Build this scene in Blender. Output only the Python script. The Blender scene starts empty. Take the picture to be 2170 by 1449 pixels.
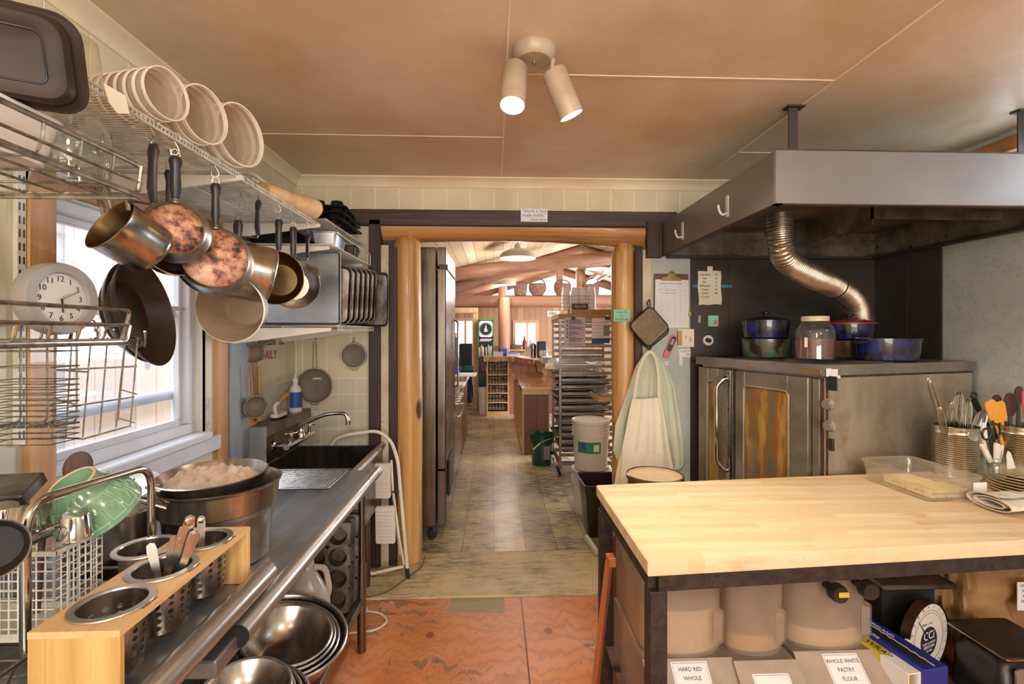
import bpy,math,random
from mathutils import Vector,Matrix,Euler
random.seed(7)
SC=bpy.context.scene
COL=SC.collection
PI=math.pi
# ------------------------------------------------------------------ camera
F=1000.0            # focal length in pixels of the 2170 wide frame
TH=math.atan(0.038) # the camera looks a little to the right of the room's depth axis
H=1.6
cam_d=bpy.data.cameras.new('camera')
cam=bpy.data.objects.new('camera',cam_d); COL.objects.link(cam)
cam_d.sensor_width=36.0; cam_d.lens=F/2170*36.0
cam_d.shift_y=-19.5/2170
cam_d.clip_start=0.02
cam.location=(0,0,H); cam.rotation_euler=(PI/2,0,-TH)
SC.camera=cam
# ------------------------------------------------------------------ world, view
SC.view_settings.view_transform='Standard'
SC.view_settings.look='None'
SC.view_settings.gamma=1.0
SC.view_settings.use_curve_mapping=False
SC.view_settings.exposure=0.24
w=bpy.data.worlds.new('daylight'); SC.world=w; w.use_nodes=True
bg=w.node_tree.nodes['Background']
bg.inputs[0].default_value=(0.86,0.92,1.0,1); bg.inputs[1].default_value=2.3
SC.cycles.max_bounces=8; SC.cycles.diffuse_bounces=4; SC.cycles.glossy_bounces=4
SC.cycles.transparent_max_bounces=24; SC.cycles.transmission_bounces=6
SC.cycles.sample_clamp_indirect=6.0
# ------------------------------------------------------------------ lights of the place and added fill lamps
def aim(o,d):
    o.rotation_euler=Vector(d).to_track_quat('-Z','Y').to_euler()
def light(name,kind,loc,power,color,d=(0,0,-1),**kw):
    l=bpy.data.lights.new(name,kind); l.energy=power; l.color=color
    for k,v in kw.items():setattr(l,k,v)
    o=bpy.data.objects.new(name,l); COL.objects.link(o); o.location=loc
    aim(o,d); return o
WARM=(1.0,0.86,0.68); WARMW=(1.0,0.92,0.82); DAY=(0.88,0.93,1.0)
# added lamps behind the camera for even fill light; their bases are built below
light('added_fill_light','POINT',(0.1,-1.0,2.36),62,WARMW,shadow_soft_size=0.16)
light('added_fill_light','POINT',(1.7,-0.7,2.36),42,WARMW,shadow_soft_size=0.16)
# the two reflector bulbs of the spotlight on the ceiling
light('spot_bulb_light','SPOT',(0.077,1.773,2.44),60,WARM,(0.10,0.1,-1),spot_size=math.radians(110),spot_blend=0.8,shadow_soft_size=0.04)
light('spot_bulb_light','SPOT',(0.30,1.80,2.43),75,WARM,(0.78,0.0,-1.15),spot_size=math.radians(95),spot_blend=0.9,shadow_soft_size=0.04)
# daylight entering by the windows
light('near_window_daylight','AREA',(0.5,-2.58,1.35),68,(1.0,0.94,0.86),(0.0,1,0.04),shape='RECTANGLE',size=2.5,size_y=1.1)
light('window_daylight','AREA',(-2.55,1.9,3.5),210,DAY,(1.0,0,-1.25),shape='RECTANGLE',size=1.6,size_y=0.9)
light('high_window_daylight','AREA',(2.95,1.9,2.45),14,DAY,(-1,0,-0.1),shape='RECTANGLE',size=1.2,size_y=0.3)
light('gable_daylight','AREA',(1.5,11.55,2.65),230,DAY,(-0.1,-1,-0.35),shape='RECTANGLE',size=3.0,size_y=0.7)
light('hall_window_daylight','AREA',(3.8,7.5,1.8),300,DAY,(-1,0,-0.25),shape='RECTANGLE',size=3.2,size_y=1.3)
for _p in ((0.32,6.0,2.42),(0.22,9.4,2.42),(2.05,9.0,2.78)):
    light('pendant_bulb_light','POINT',_p,26,WARMW,shadow_soft_size=0.06)
# ------------------------------------------------------------------ helpers
def lin(c):
    if isinstance(c,str):
        c=[int(c[i:i+2],16)/255 for i in (0,2,4)]
    return tuple((v/12.92 if v <= 0.04045 else ((v+0.055)/1.055)**2.4) for v in c[:3]) + (1.0,)
class NT:
    def __init__(s,name):
        s.m=bpy.data.materials.new(name); s.m.use_nodes=True
        s.t=s.m.node_tree; s.b=s.t.nodes['Principled BSDF']; s.out=s.t.nodes['Material Output']
        s.tc=None
    def n(s,typ,props=None,**ins):
        nd=s.t.nodes.new('ShaderNode'+typ)
        for k,v in (props or {}).items():setattr(nd,k,v)
        for k,v in ins.items():
            k=int(k[1:]) if k[0] == '_' and k[1:].isdigit() else k.replace('_',' ')
            s.set(nd.inputs[k],v)
        return nd
    def set(s,inp,v):
        if isinstance(v,bpy.types.NodeSocket):s.t.links.new(v,inp)
        elif isinstance(v,bpy.types.Node):s.t.links.new(v.outputs[0],inp)
        else:inp.default_value=v
    def obj(s):
        if not s.tc:s.tc=s.n('TexCoord')
        return s.tc.outputs['Object']
    def map(s,scale,loc=(0,0,0),src=None):
        return s.n('Mapping',None,Vector=src or s.obj(),Scale=scale,Location=loc).outputs[0]
    def math(s,op,a,b=0.0,c=0.0):
        return s.n('Math',{'operation':op},_0=a,_1=b,_2=c).outputs[0]
    def noise(s,vec,scale=5.0,detail=4.0,rough=0.55,dist=0.0):
        return s.n('TexNoise',None,Vector=vec,Scale=scale,Detail=detail,Roughness=rough,Distortion=dist).outputs[0]
    def ramp(s,fac,stops):
        r=s.n('ValToRGB',None,Fac=fac); e=r.color_ramp.elements
        e[0].position,e[0].color=stops[0][0],lin(stops[0][1])
        e[1].position,e[1].color=stops[-1][0],lin(stops[-1][1])
        for p,c in stops[1:-1]:
            x=e.new(p); x.color=lin(c)
        return r.outputs[0]
    def step(s,fac,a,b):
        return s.n('MapRange',{'clamp':True},Value=fac,From_Min=a,From_Max=b).outputs[0]
    def mix(s,fac,a,b,mode='MIX'):
        nd=s.t.nodes.new('ShaderNodeMix'); nd.data_type='RGBA'; nd.blend_type=mode
        s.set(nd.inputs[0],fac); s.set(nd.inputs[6],lin(a) if isinstance(a,str) else a); s.set(nd.inputs[7],lin(b) if isinstance(b,str) else b)
        return nd.outputs[2]
    def sep(s,vec=None):
        return s.n('SeparateXYZ',None,Vector=vec or s.obj()).outputs
    def bump(s,h,st=0.2,dist=0.01):
        s.set(s.b.inputs['Normal'],s.n('Bump',None,Height=h,Strength=st,Distance=dist).outputs[0])
    def fin(s,col=None,rough=0.5,metal=0.0,**kw):
        if col is not None:s.set(s.b.inputs['Base Color'],lin(col) if isinstance(col,str) else col)
        s.set(s.b.inputs['Roughness'],rough); s.set(s.b.inputs['Metallic'],metal)
        for k,v in kw.items():s.set(s.b.inputs[k.replace('_',' ')],v)
        return s.m
def mat(name,col,rough=0.5,metal=0.0,col2=None,scale=6.0,stretch=(1,1,1),spots=None,spot_scale=60,spot_t=0.3,bump=0.0,bscale=80,rvar=0.0,lo=0.35,hi=0.65,**kw):
    t=NT(name)
    n1=t.noise(t.map(stretch),scale,5.0,0.6)
    c=t.ramp(n1,[(lo,col),(hi,col2)]) if col2 else t.mix(t.step(n1,0.3,0.7),col,tuple(v*0.86 for v in lin(col)[:3])+(1,))
    if spots:
        v=t.noise(t.map((1,1,1),(3.1,7.7,1.3)),spot_scale,2.0,0.5)
        c=t.mix(t.step(v,spot_t,spot_t-0.05),c,spots)
    if bump:t.bump(t.noise(t.map(stretch),bscale,3.0),bump,0.004)
    r=t.n('MapRange',None,Value=n1,From_Min=0.3,From_Max=0.7,To_Min=max(0.02,rough-rvar),To_Max=rough+rvar).outputs[0] if rvar else rough
    return t.fin(c,r,metal,**kw)
def wood(name,c1,c2,axis=2,scale=14.0,rough=0.5,knots='3a2418',knot_scale=2.2,along=0.06,bump=0.15,c3=None,coat=0.0):
    t=NT(name)
    st=[1,1,1]; st[axis]=along
    nz=t.noise(t.map(tuple(st)),scale,6.0,0.65,0.6)
    st2=[1,1,1]; st2[axis]=along*0.5
    nf=t.noise(t.map(tuple(st2),(5,2,9)),scale*7,3.0,0.6)
    stops=[(0.30,c2),(0.52,c1),(0.75,c3 or c1)]
    c=t.ramp(nz,stops)
    c=t.mix(t.math('MULTIPLY',t.step(nf,0.5,0.75),0.35),c,c2)
    if knots:
        st3=[1,1,1]; st3[axis]=0.45
        v=t.n('TexVoronoi',None,Vector=t.map(tuple(st3)),Scale=knot_scale).outputs['Distance']
        c=t.mix(t.step(v,0.12,0.07),c,knots)
    t.bump(nf,bump,0.003)
    return t.fin(c,rough,0.0,Coat_Weight=coat)
def steel(name,c1='b9b4ac',c2='8d867c',rough=0.28,axis=2,scale=30,stain=None,along=0.05,metal=1.0):
    t=NT(name)
    st=[1,1,1]; st[axis]=along
    nz=t.noise(t.map(tuple(st)),scale,3.0,0.6)
    big=t.noise(t.obj(),3.0,4.0,0.6)
    c=t.ramp(nz,[(0.3,c2),(0.7,c1)])
    if stain:c=t.mix(t.step(big,0.5,0.68),c,stain)
    r=t.n('MapRange',None,Value=big,From_Min=0.3,From_Max=0.7,To_Min=max(0.05,rough-0.07),To_Max=rough+0.12).outputs[0]
    t.bump(nz,0.05,0.001)
    return t.fin(c,r,metal)
def clear(name,tint='ffffff',amount=0.12,rough=0.05,diffuse=0.0,dcol='ffffff',translucent=False,ior=1.45):
    """thin clear sheet: mostly see-through, with real reflections and an optional milky share"""
    t=NT(name); t.t.nodes.remove(t.b)
    tr=t.n('BsdfTransparent',None,Color=lin(tint))
    gl=t.n('BsdfGlossy',None,Color=(1,1,1,1),Roughness=rough)
    fr=t.n('LayerWeight',None,Blend=0.5).outputs['Facing']
    m1=t.n('MixShader',None,Fac=t.math('MINIMUM',t.math('ADD',t.math('MULTIPLY',t.math('POWER',fr,4.0),0.7),0.04+amount*0.25),0.6),_1=tr.outputs[0],_2=gl.outputs[0])
    last=m1
    if diffuse:
        df=t.n('BsdfDiffuse',None,Color=lin(dcol))
        if translucent:
            tl=t.n('BsdfTranslucent',None,Color=lin(dcol))
            df=t.n('MixShader',None,Fac=0.5,_1=df.outputs[0],_2=tl.outputs[0])
        nz=t.noise(t.obj(),12.0,4.0)
        last=t.n('MixShader',None,Fac=t.n('MapRange',None,Value=nz,To_Min=diffuse*0.75,To_Max=min(1,diffuse*1.2)).outputs[0],_1=m1.outputs[0],_2=df.outputs[0])
    t.t.links.new(last.outputs[0],t.out.inputs[0])
    return t.m
def emit(name,col,s):
    t=NT(name)
    return t.fin(col,0.5,0,Emission_Color=lin(col),Emission_Strength=s)

def box_geo(x0,x1,y0,y1,z0,z1,b=0.0):
    if x1 < x0:x0,x1=x1,x0
    if y1 < y0:y0,y1=y1,y0
    if z1 < z0:z0,z1=z1,z0
    b=min(b,(x1-x0)*.49,(y1-y0)*.49,(z1-z0)*.49)
    if b <= 0:
        v=[(x,y,z) for x in (x0,x1) for y in (y0,y1) for z in (z0,z1)]
        f=[(0,1,3,2),(4,6,7,5),(0,4,5,1),(2,3,7,6),(0,2,6,4),(1,5,7,3)]
        return v,f
    v=[]; idx={}
    for i,x in enumerate((x0,x1)):
        for j,y in enumerate((y0,y1)):
            for k,z in enumerate((z0,z1)):
                sx,sy,sz=(1,-1)[i]*b,(1,-1)[j]*b,(1,-1)[k]*b
                idx[i,j,k,0]=len(v); v.append((x,y+sy,z+sz))
                idx[i,j,k,1]=len(v); v.append((x+sx,y,z+sz))
                idx[i,j,k,2]=len(v); v.append((x+sx,y+sy,z))
    f=[]
    for i in (0,1):f.append([idx[i,j,k,0] for j,k in ((0,0),(0,1),(1,1),(1,0))][::(1 if i == 0 else -1)])
    for j in (0,1):f.append([idx[i,j,k,1] for i,k in ((0,0),(1,0),(1,1),(0,1))][::(1 if j == 0 else -1)])
    for k in (0,1):f.append([idx[i,j,k,2] for i,j in ((0,0),(0,1),(1,1),(1,0))][::(1 if k == 0 else -1)])
    for j in (0,1):
        for k in (0,1):f.append((idx[0,j,k,1],idx[1,j,k,1],idx[1,j,k,2],idx[0,j,k,2]))
    for i in (0,1):
        for k in (0,1):f.append((idx[i,0,k,0],idx[i,1,k,0],idx[i,1,k,2],idx[i,0,k,2]))
    for i in (0,1):
        for j in (0,1):f.append((idx[i,j,0,0],idx[i,j,1,0],idx[i,j,1,1],idx[i,j,0,1]))
    for i in (0,1):
        for j in (0,1):
            for k in (0,1):f.append((idx[i,j,k,0],idx[i,j,k,1],idx[i,j,k,2]))
    return v,f
OFF={}
def axmat(loc,d,up=(0,0,1)):
    """matrix whose local Z points along d"""
    d=Vector(d).normalized(); up=Vector(up)
    if abs(d.dot(up)) > 0.98:up=Vector((0,1,0))
    x=up.cross(d).normalized(); y=d.cross(x)
    m=Matrix((x,y,d)).transposed().to_4x4(); m.translation=Vector(loc); return m
def frame(loc,right,up):
    r=Vector(right).normalized(); u=Vector(up).normalized(); n=r.cross(u)
    m=Matrix((r,u,n)).transposed().to_4x4(); m.translation=Vector(loc); return m
class MB:
    def __init__(s):s.v=[]; s.f=[]
    def add(s,v,f,M=None):
        o=len(s.v)
        if M is not None:v=[tuple(M @ Vector(p)) for p in v]
        s.v+=[tuple(p) for p in v]; s.f+=[tuple(i+o for i in q) for q in f]; return s
    def box(s,x0,x1,y0,y1,z0,z1,b=0.0,M=None):
        v,f=box_geo(x0,x1,y0,y1,z0,z1,b); return s.add(v,f,M)
    def lathe(s,prof,seg=24,M=None,a0=0.0,a1=2*PI,cap=False):
        full=abs(a1-a0-2*PI) < 1e-6; n=seg if full else seg+1
        v=[]; f=[]
        rows=[]
        for r,z in prof:
            if r < 1e-6:rows.append([len(v)]); v.append((0,0,z))
            else:
                rows.append(list(range(len(v),len(v)+n)))
                for i in range(n):
                    a=a0+(a1-a0)*i/seg; v.append((r*math.cos(a),r*math.sin(a),z))
        for A,B in zip(rows,rows[1:]):
            for i in range(seg):
                j=(i+1) % n
                if len(A) == 1 and len(B) == 1:continue
                if len(A) == 1:f.append((A[0],B[j],B[i]))
                elif len(B) == 1:f.append((A[i],A[j],B[0]))
                else:f.append((A[i],A[j],B[j],B[i]))
        return s.add(v,f,M)
    def tube(s,pts,r,seg=6,closed=False,flat=1.0):
        pts=[Vector(p) for p in pts]
        P=[pts[0]]
        for p in pts[1:]:
            if (p-P[-1]).length > 1e-6:P.append(p)
        pts=P; n=len(pts)
        if n < 2:return s
        rs=r if isinstance(r,(list,tuple)) else [r]*n
        if len(rs) != n:rs=[rs[0]]*n
        T=[]
        for i in range(n):
            if closed:a,b=pts[i-1],pts[(i+1) % n]
            else:a,b=pts[max(i-1,0)],pts[min(i+1,n-1)]
            d=b-a
            T.append(d.normalized() if d.length > 1e-9 else Vector((0,0,1)))
        up=Vector((0,0,1)) if abs(T[0].z) < 0.9 else Vector((1,0,0))
        N=(up-T[0]*up.dot(T[0])).normalized(); v=[]; f=[]
        for i in range(n):
            N=N-T[i]*N.dot(T[i]); N.normalize(); B=T[i].cross(N)
            for k in range(seg):
                a=2*PI*k/seg; v.append(tuple(pts[i]+N*rs[i]*math.cos(a)+B*rs[i]*flat*math.sin(a)))
        m=n if closed else n-1
        for i in range(m):
            for k in range(seg):
                a,b=i*seg+k,i*seg+(k+1) % seg; c=((i+1) % n)*seg
                f.append((a,b,c+(k+1) % seg,c+k))
        if not closed:
            f.append(tuple(range(seg))[::-1]); f.append(tuple((n-1)*seg+k for k in range(seg)))
        return s.add(v,f)
    def prism(s,poly,h0,h1,M=None,hole=None):
        """poly in local XY, extruded along local Z"""
        n=len(poly); v=[(x,y,h0) for x,y in poly]+[(x,y,h1) for x,y in poly]
        f=[tuple(range(n))[::-1],tuple(range(n,2*n))]+[(i,(i+1) % n,n+(i+1) % n,n+i) for i in range(n)]
        return s.add(v,f,M)
    def loft(s,rings,M=None,cap0=True,cap1=True):
        n=len(rings[0]); v=[p for r in rings for p in r]; f=[]
        for i in range(len(rings)-1):
            for k in range(n):f.append((i*n+k,i*n+(k+1) % n,(i+1)*n+(k+1) % n,(i+1)*n+k))
        if cap0:f.append(tuple(range(n))[::-1])
        if cap1:f.append(tuple((len(rings)-1)*n+k for k in range(n)))
        return s.add(v,f,M)
    def grid(s,fn,nu,nv,M=None):
        v=[fn(i/nu,j/nv) for j in range(nv+1) for i in range(nu+1)]; f=[]
        for j in range(nv):
            for i in range(nu):
                a=j*(nu+1)+i; f.append((a,a+1,a+nu+2,a+nu+1))
        return s.add(v,f,M)
def rrect(w,h,r,n=4,cx=0.0,cy=0.0):
    out=[]
    for qx,qy,a0 in ((1,1,0),(-1,1,90),(-1,-1,180),(1,-1,270)):
        for i in range(n+1):
            a=math.radians(a0+90*i/n); out.append((cx+qx*(w/2-r)+r*math.cos(a),cy+qy*(h/2-r)+r*math.sin(a)))
    return out
def mesh_obj(name,mb,m,smooth=40):
    me=bpy.data.meshes.new(name); me.from_pydata(mb.v,[],mb.f); me.validate(); me.update()
    if smooth:
        me.shade_smooth(); me.set_sharp_from_angle(angle=math.radians(smooth))
    for x in (m if isinstance(m,(list,tuple)) else [m]):me.materials.append(x)
    o=bpy.data.objects.new(name,me); COL.objects.link(o); return o
def props(o,label=None,cat=None,group=None,kind=None):
    if label:o['label']=label
    if cat:o['category']=cat
    if group:o['group']=group
    if kind:o['kind']=kind
    return o
def thing(name,label,cat,loc=(0,0,0),rot=(0,0,0),group=None,scale=None):
    o=bpy.data.objects.new(name,None); COL.objects.link(o); o.empty_display_size=0.05
    o.location=loc; o.rotation_euler=rot if isinstance(rot,(tuple,list,Euler)) else (0,0,rot)
    if scale:o.scale=scale
    OFF[o.name]=Vector((0,0,0)); return props(o,label,cat,group)
def wthing(name,label,cat,loc=(0,0,0),group=None):
    """a thing whose parts are given in room coordinates"""
    o=thing(name,label,cat,loc,group=group); OFF[o.name]=Vector(loc); return o
def part(name,mb,m,parent,label=None,smooth=40,kind=None):
    off=OFF[parent.name]
    if off.length > 0:mb.v=[(x-off.x,y-off.y,z-off.z) for x,y,z in mb.v]
    o=mesh_obj(name,mb,m,smooth); o.parent=parent; OFF[o.name]=off
    if label:o['label']=label
    if kind:o['kind']=kind
    return o
def solo(name,mb,m,label,cat,group=None,loc=None,smooth=40,kind=None):
    """a thing that is one mesh, given in room coordinates; its origin goes to loc or the middle of its base"""
    if loc is None:
        xs=[p[0] for p in mb.v]; ys=[p[1] for p in mb.v]; zs=[p[2] for p in mb.v]
        loc=((min(xs)+max(xs))/2,(min(ys)+max(ys))/2,min(zs))
    L=Vector(loc); mb.v=[(x-L.x,y-L.y,z-L.z) for x,y,z in mb.v]
    o=mesh_obj(name,mb,m,smooth); o.location=L; OFF[o.name]=L
    return props(o,label,cat,group,kind)
def struct(name,mb,m,smooth=30):
    o=mesh_obj(name,mb,m,smooth); o['kind']='structure'; OFF[o.name]=Vector((0,0,0)); return o
def dup(root,loc=None,rot=None,label=None,group=None,scale=None):
    r=root.copy(); COL.objects.link(r); OFF[r.name]=OFF[root.name].copy()
    if loc is not None:r.location=loc
    if rot is not None:r.rotation_euler=rot if isinstance(rot,(tuple,list)) else (0,0,rot)
    if scale is not None:r.scale=scale
    if label:r['label']=label
    if group:r['group']=group
    for ch in list(root.children):
        c=ch.copy(); COL.objects.link(c); c.parent=r
        for g in ch.children:
            d=g.copy(); COL.objects.link(d); d.parent=c
    return r
def text(name,s,size,M,m,parent,align='CENTER',depth=0.0006,sx=1.0,label=None,line=1.0):
    cu=bpy.data.curves.new('t','FONT'); cu.body=s; cu.size=size; cu.extrude=depth; cu.align_x=align; cu.align_y='CENTER'
    cu.space_line=line; cu.resolution_u=2
    t=bpy.data.objects.new('t',cu); me=bpy.data.meshes.new_from_object(t)
    bpy.data.objects.remove(t); bpy.data.curves.remove(cu)
    off=OFF[parent.name]
    S=Matrix.Diagonal((sx,1,1,1)); me.transform(Matrix.Translation(-off) @ M @ S); me.name=name
    me.materials.append(m)
    o=bpy.data.objects.new(name,me); COL.objects.link(o); o.parent=parent; OFF[o.name]=off
    if label:o['label']=label
    return o
CT,ST=math.cos(TH),math.sin(TH)
def P(px,py,Y=None,X=None,Z=None):
    """the room point seen at a pixel of the photograph, on a plane of the room"""
    u=(px-1085)/F; v=-(py-705)/F
    dx,dy,dz=u*CT+ST,CT-u*ST,v
    t=(Y/dy) if Y is not None else (X/dx) if X is not None else ((Z-H)/dz)
    return Vector((dx*t,dy*t,H+dz*t))
# ------------------------------------------------------------------ materials
def plank_mat(name,cols,width,across=0,along=1,length=2.4,gap=0.02,gapcol='2a221c',grain=18,patch=None,patch_t=(0.45,0.7),rough=0.5,saw=None,tint=0.35,knots=None):
    t=NT(name); s=t.sep(); A=s[across]; L=s[along]
    a=t.math('DIVIDE',A,width); row=t.math('FLOOR',a); fr=t.math('SUBTRACT',a,row)
    rnd=t.n('TexWhiteNoise',{'noise_dimensions':'1D'},W=row).outputs[0]
    l=t.math('DIVIDE',t.math('ADD',L,t.math('MULTIPLY',rnd,length*3)),length); lr=t.math('FLOOR',l); lf=t.math('SUBTRACT',l,lr)
    rnd2=t.n('TexWhiteNoise',{'noise_dimensions':'2D'},Vector=t.n('CombineXYZ',None,X=row,Y=lr)).outputs[0]
    c=t.ramp(rnd2,[(i/(len(cols)-1) if len(cols) > 1 else 0,x) for i,x in enumerate(cols)] if len(cols) > 1 else [(0,cols[0]),(1,cols[0])])
    st=[0.4,0.4,0.4]; st[across]=1.0; st[along]=0.05
    off=t.n('CombineXYZ',None,X=t.math('MULTIPLY',rnd2,40.0),Y=t.math('MULTIPLY',rnd2,17.0),Z=0.0).outputs[0]
    vec=t.n('VectorMath',{'operation':'ADD'},_0=t.map(tuple(st)),_1=off).outputs[0]
    g=t.noise(vec,grain,6.0,0.7,0.8)
    c=t.mix(t.math('MULTIPLY',t.step(g,0.42,0.75),tint),c,tuple(v*0.35 for v in lin(cols[0])[:3])+(1,))
    if patch:
        pn=t.noise(t.map((1,1,1),(4,4,4)),2.6,7.0,0.72)
        pm=t.step(pn,*patch_t)
        if saw:
            s2=[1,1,1]; s2[across]=0.12 if saw == 'across' else 1; s2[along]=1 if saw == 'across' else 0.12
            sw=t.noise(t.map(tuple(s2)),70.0,3.0,0.7)
            pm=t.math('MULTIPLY',t.step(pn,patch_t[0]-0.07,patch_t[1]),t.step(sw,0.36,0.6))
            t.bump(sw,0.35,0.004)
        c=t.mix(pm,c,patch)
    if knots:
        st3=[1,1,1]; st3[along]=0.5
        v=t.n('TexVoronoi',None,Vector=t.map(tuple(st3)),Scale=2.4).outputs['Distance']
        c=t.mix(t.step(v,0.07,0.04),c,knots)
    e=t.math('MINIMUM',t.math('MINIMUM',fr,t.math('SUBTRACT',1.0,fr)),t.math('MULTIPLY',t.math('MINIMUM',lf,t.math('SUBTRACT',1.0,lf)),length/width))
    c=t.mix(t.step(e,gap,gap*0.4),c,gapcol)
    return t.fin(c,rough)
def groove_mat(name,col,gcol,w=0.16,across=0,dirt=None,tiles=None,rough=0.45):
    """painted panelling with V grooves, or with tile lines both ways"""
    t=NT(name); s=t.sep(); A=s[across]
    a=t.math('DIVIDE',A,w); f=t.math('FRACT',t.math('ADD',a,t.math('MULTIPLY',t.math('SINE',t.math('MULTIPLY',t.math('FLOOR',a),2.4)),0.0)))
    e=t.math('MINIMUM',f,t.math('SUBTRACT',1.0,f))
    n=t.noise(t.obj(),2.5,6.0,0.65)
    c=t.mix(t.step(n,0.35,0.75),col,tuple(v*0.80 for v in lin(col)[:3])+(1,))
    if dirt:
        n2=t.noise(t.map((1,1,1),(9,1,4)),9.0,6.0,0.7); c=t.mix(t.math('MULTIPLY',t.step(n2,0.6,0.72),0.6),c,dirt)
    if tiles:
        z=t.math('FRACT',t.math('DIVIDE',s[2],tiles)); e2=t.math('MINIMUM',z,t.math('SUBTRACT',1.0,z)); e=t.math('MINIMUM',e,e2)
    m=t.step(e,0.022,0.008)
    c=t.mix(m,c,gcol)
    t.bump(t.math('SUBTRACT',1.0,m),0.4,0.003)
    return t.fin(c,rough)
M={}
M['ceiling']=mat('ceiling_paint','dcc8ac',0.38,col2='c8ab84',scale=1.6,spots='6b5540',spot_scale=25,spot_t=0.17,bump=0.12,bscale=120)
M['crown']=mat('crown_paint','eadbbd',0.4,col2='dcc6a0',scale=2)
M['seam']=mat('seam_paint','f2dfbe',0.5)
M['panel']=groove_mat('wall_panel_paint','d8cbaa','f2e8cc',0.163,0)
M['panelL']=groove_mat('left_wall_panel_paint','ddd3b4','f0e8cf',0.163,1)
M['tileB']=groove_mat('wall_tile_board','cfc5b2','e8e0cf',0.118,0,'6d6658',tiles=0.118,rough=0.3)
M['tileL']=groove_mat('side_tile_board','d2cabb','e8e0cf',0.118,1,'6d6658',tiles=0.118,rough=0.3)
M['splash']=mat('white_marbled_board','ded8cc',0.35,col2='c9c0b2',scale=5)
def ply_mat():
    t=NT('worn_painted_plywood'); s=t.sep()
    big=t.noise(t.map((1,1,1),(2,8,0)),1.7,5.0,0.6)
    c=t.ramp(big,[(0.3,'ae6a3a'),(0.5,'c67c4a'),(0.64,'c99072')])
    wv=t.n('TexWave',{'wave_type':'RINGS'},Vector=t.map((1.0,0.35,1),(1.3,-0.2,0)),Scale=9.0,Distortion=9.0,Detail=3.0,Detail_Scale=1.2).outputs[1]
    wear=t.step(t.noise(t.map((1,1,1),(5,5,5)),2.1,6.0,0.7),0.50,0.60)
    c=t.mix(t.math('MULTIPLY',t.math('MULTIPLY',t.step(wv,0.55,0.8),wear),0.75),c,'6c5a40')
    c=t.mix(t.math('MULTIPLY',t.step(wv,0.4,0.15),0.30),c,'8e5632')
    v=t.n('TexVoronoi',None,Vector=t.map((1,0.8,1)),Scale=4.6).outputs['Distance']
    c=t.mix(t.math('MULTIPLY',t.step(v,0.115,0.09),0.8),c,'7a3620')
    sp=t.noise(t.map((1,0.5,1),(1,1,7)),48.0,2.0,0.5)
    c=t.mix(t.math('MULTIPLY',t.step(sp,0.70,0.74),0.8),c,'4a3c2c')
    st=t.noise(t.map((1,1,1),(7,3,1)),9.0,4.0,0.7)
    c=t.mix(t.math('MULTIPLY',t.step(st,0.62,0.68),0.75),c,'5e5e50')
    for pos in (0.163,):
        d=t.math('ABSOLUTE',t.math('SUBTRACT',s[0],pos)); c=t.mix(t.step(d,0.006,0.002),c,'5a2c18')
    t.bump(wv,0.08,0.002)
    r=t.n('MapRange',None,Value=big,From_Min=0.3,From_Max=0.7,To_Min=0.3,To_Max=0.5).outputs[0]
    return t.fin(c,r)
M['ply']=ply_mat()
M['floor2']=plank_mat('rough_sawn_floor_boards',['ccb488','bca47c','d6c298','b09c78'],0.235,0,1,9.0,0.016,'6a6050',26,patch='4c4a50',patch_t=(0.45,0.6),rough=0.27,saw='across',tint=0.3)
M['floor3']=plank_mat('rough_sawn_threshold_boards',['cdb88c','bca680'],50.0,1,0,40,0.0001,'5a5040',22,patch='4d4740',patch_t=(0.47,0.66),rough=0.5,saw='along',tint=0.35)
M['patchwood']=wood('weathered_patch','9c9070','5c5440',0,9,0.6,None)
M['log']=wood('peeled_log','c8985c','8e5f30',2,16,0.42,'4a2a14',2.9,0.05,0.2,c3='dbb67e',coat=0.15)
M['logX']=wood('peeled_log_lintel','b9854f','84552e',0,15,0.44,'4a2a14',2.0,0.05,0.1,c3='cc9a66',coat=0.2)
M['dark']=wood('dark_stained_board','3a2820','1c1210',2,26,0.55,None,along=0.05,bump=0.5,c3='4e382c')
M['darkX']=wood('dark_stained_header','43302a','201512',0,26,0.55,None,along=0.05,bump=0.5,c3='5c443a')
M['whitetrim']=mat('white_paint','e2dccf',0.4,col2='cfc7b6',scale=4)
M['strip']=mat('old_white_strip','d0c4ac',0.5,col2='b5a78c',scale=6,spots='6c5c48')
M['pine']=wood('window_pine','c08e5c','966438',2,10,0.4,'3c2012',2.0,0.05,0.08,c3='d0a270',coat=0.2)
M['pineY']=wood('window_pine_head','ae7a4c','845430',1,10,0.45,None,2.0,0.05)
M['vinyl']=mat('white_vinyl','d6d6da',0.35,col2='c4c4ca',scale=3)
M['pane']=clear('window_pane','f2f6fa',0.06,0.03,diffuse=0.2,dcol='f4f6ff',translucent=True)  # bluish milky share put into the glass as the haze of bright daylight
M['greytrim']=mat('grey_blue_paint','8d949a',0.4,col2='7b8186',scale=5)
def bluepanel():
    t=NT('pale_blue_wall_board'); 
    n=t.noise(t.map((1,1,1)),4.0,3.0,0.5,1.5)
    w1=t.n('TexWave',None,Vector=t.obj(),Scale=9.0,Distortion=22.0,Detail=4.0).outputs[1]
    s=t.sep(); st=t.math('FRACT',t.math('MULTIPLY',t.math('ADD',s[0],s[1]),60.0))
    c=t.ramp(n,[(0.35,'a9b2ac'),(0.65,'b4b8b0')])
    c=t.mix(t.math('MULTIPLY',t.step(w1,0.86,0.97),0.28),c,'808c90')
    c=t.mix(t.math('MULTIPLY',t.step(st,0.7,0.9),0.16),c,'87918c')
    return t.fin(c,0.5)
M['blueboard']=bluepanel()
M['darksheet']=mat('dark_sheet_metal_wall','544c47',0.42,0.5,col2='403a36',scale=2.0,spots='8c7a60',spot_scale=40,spot_t=0.18,rvar=0.1)
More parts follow.
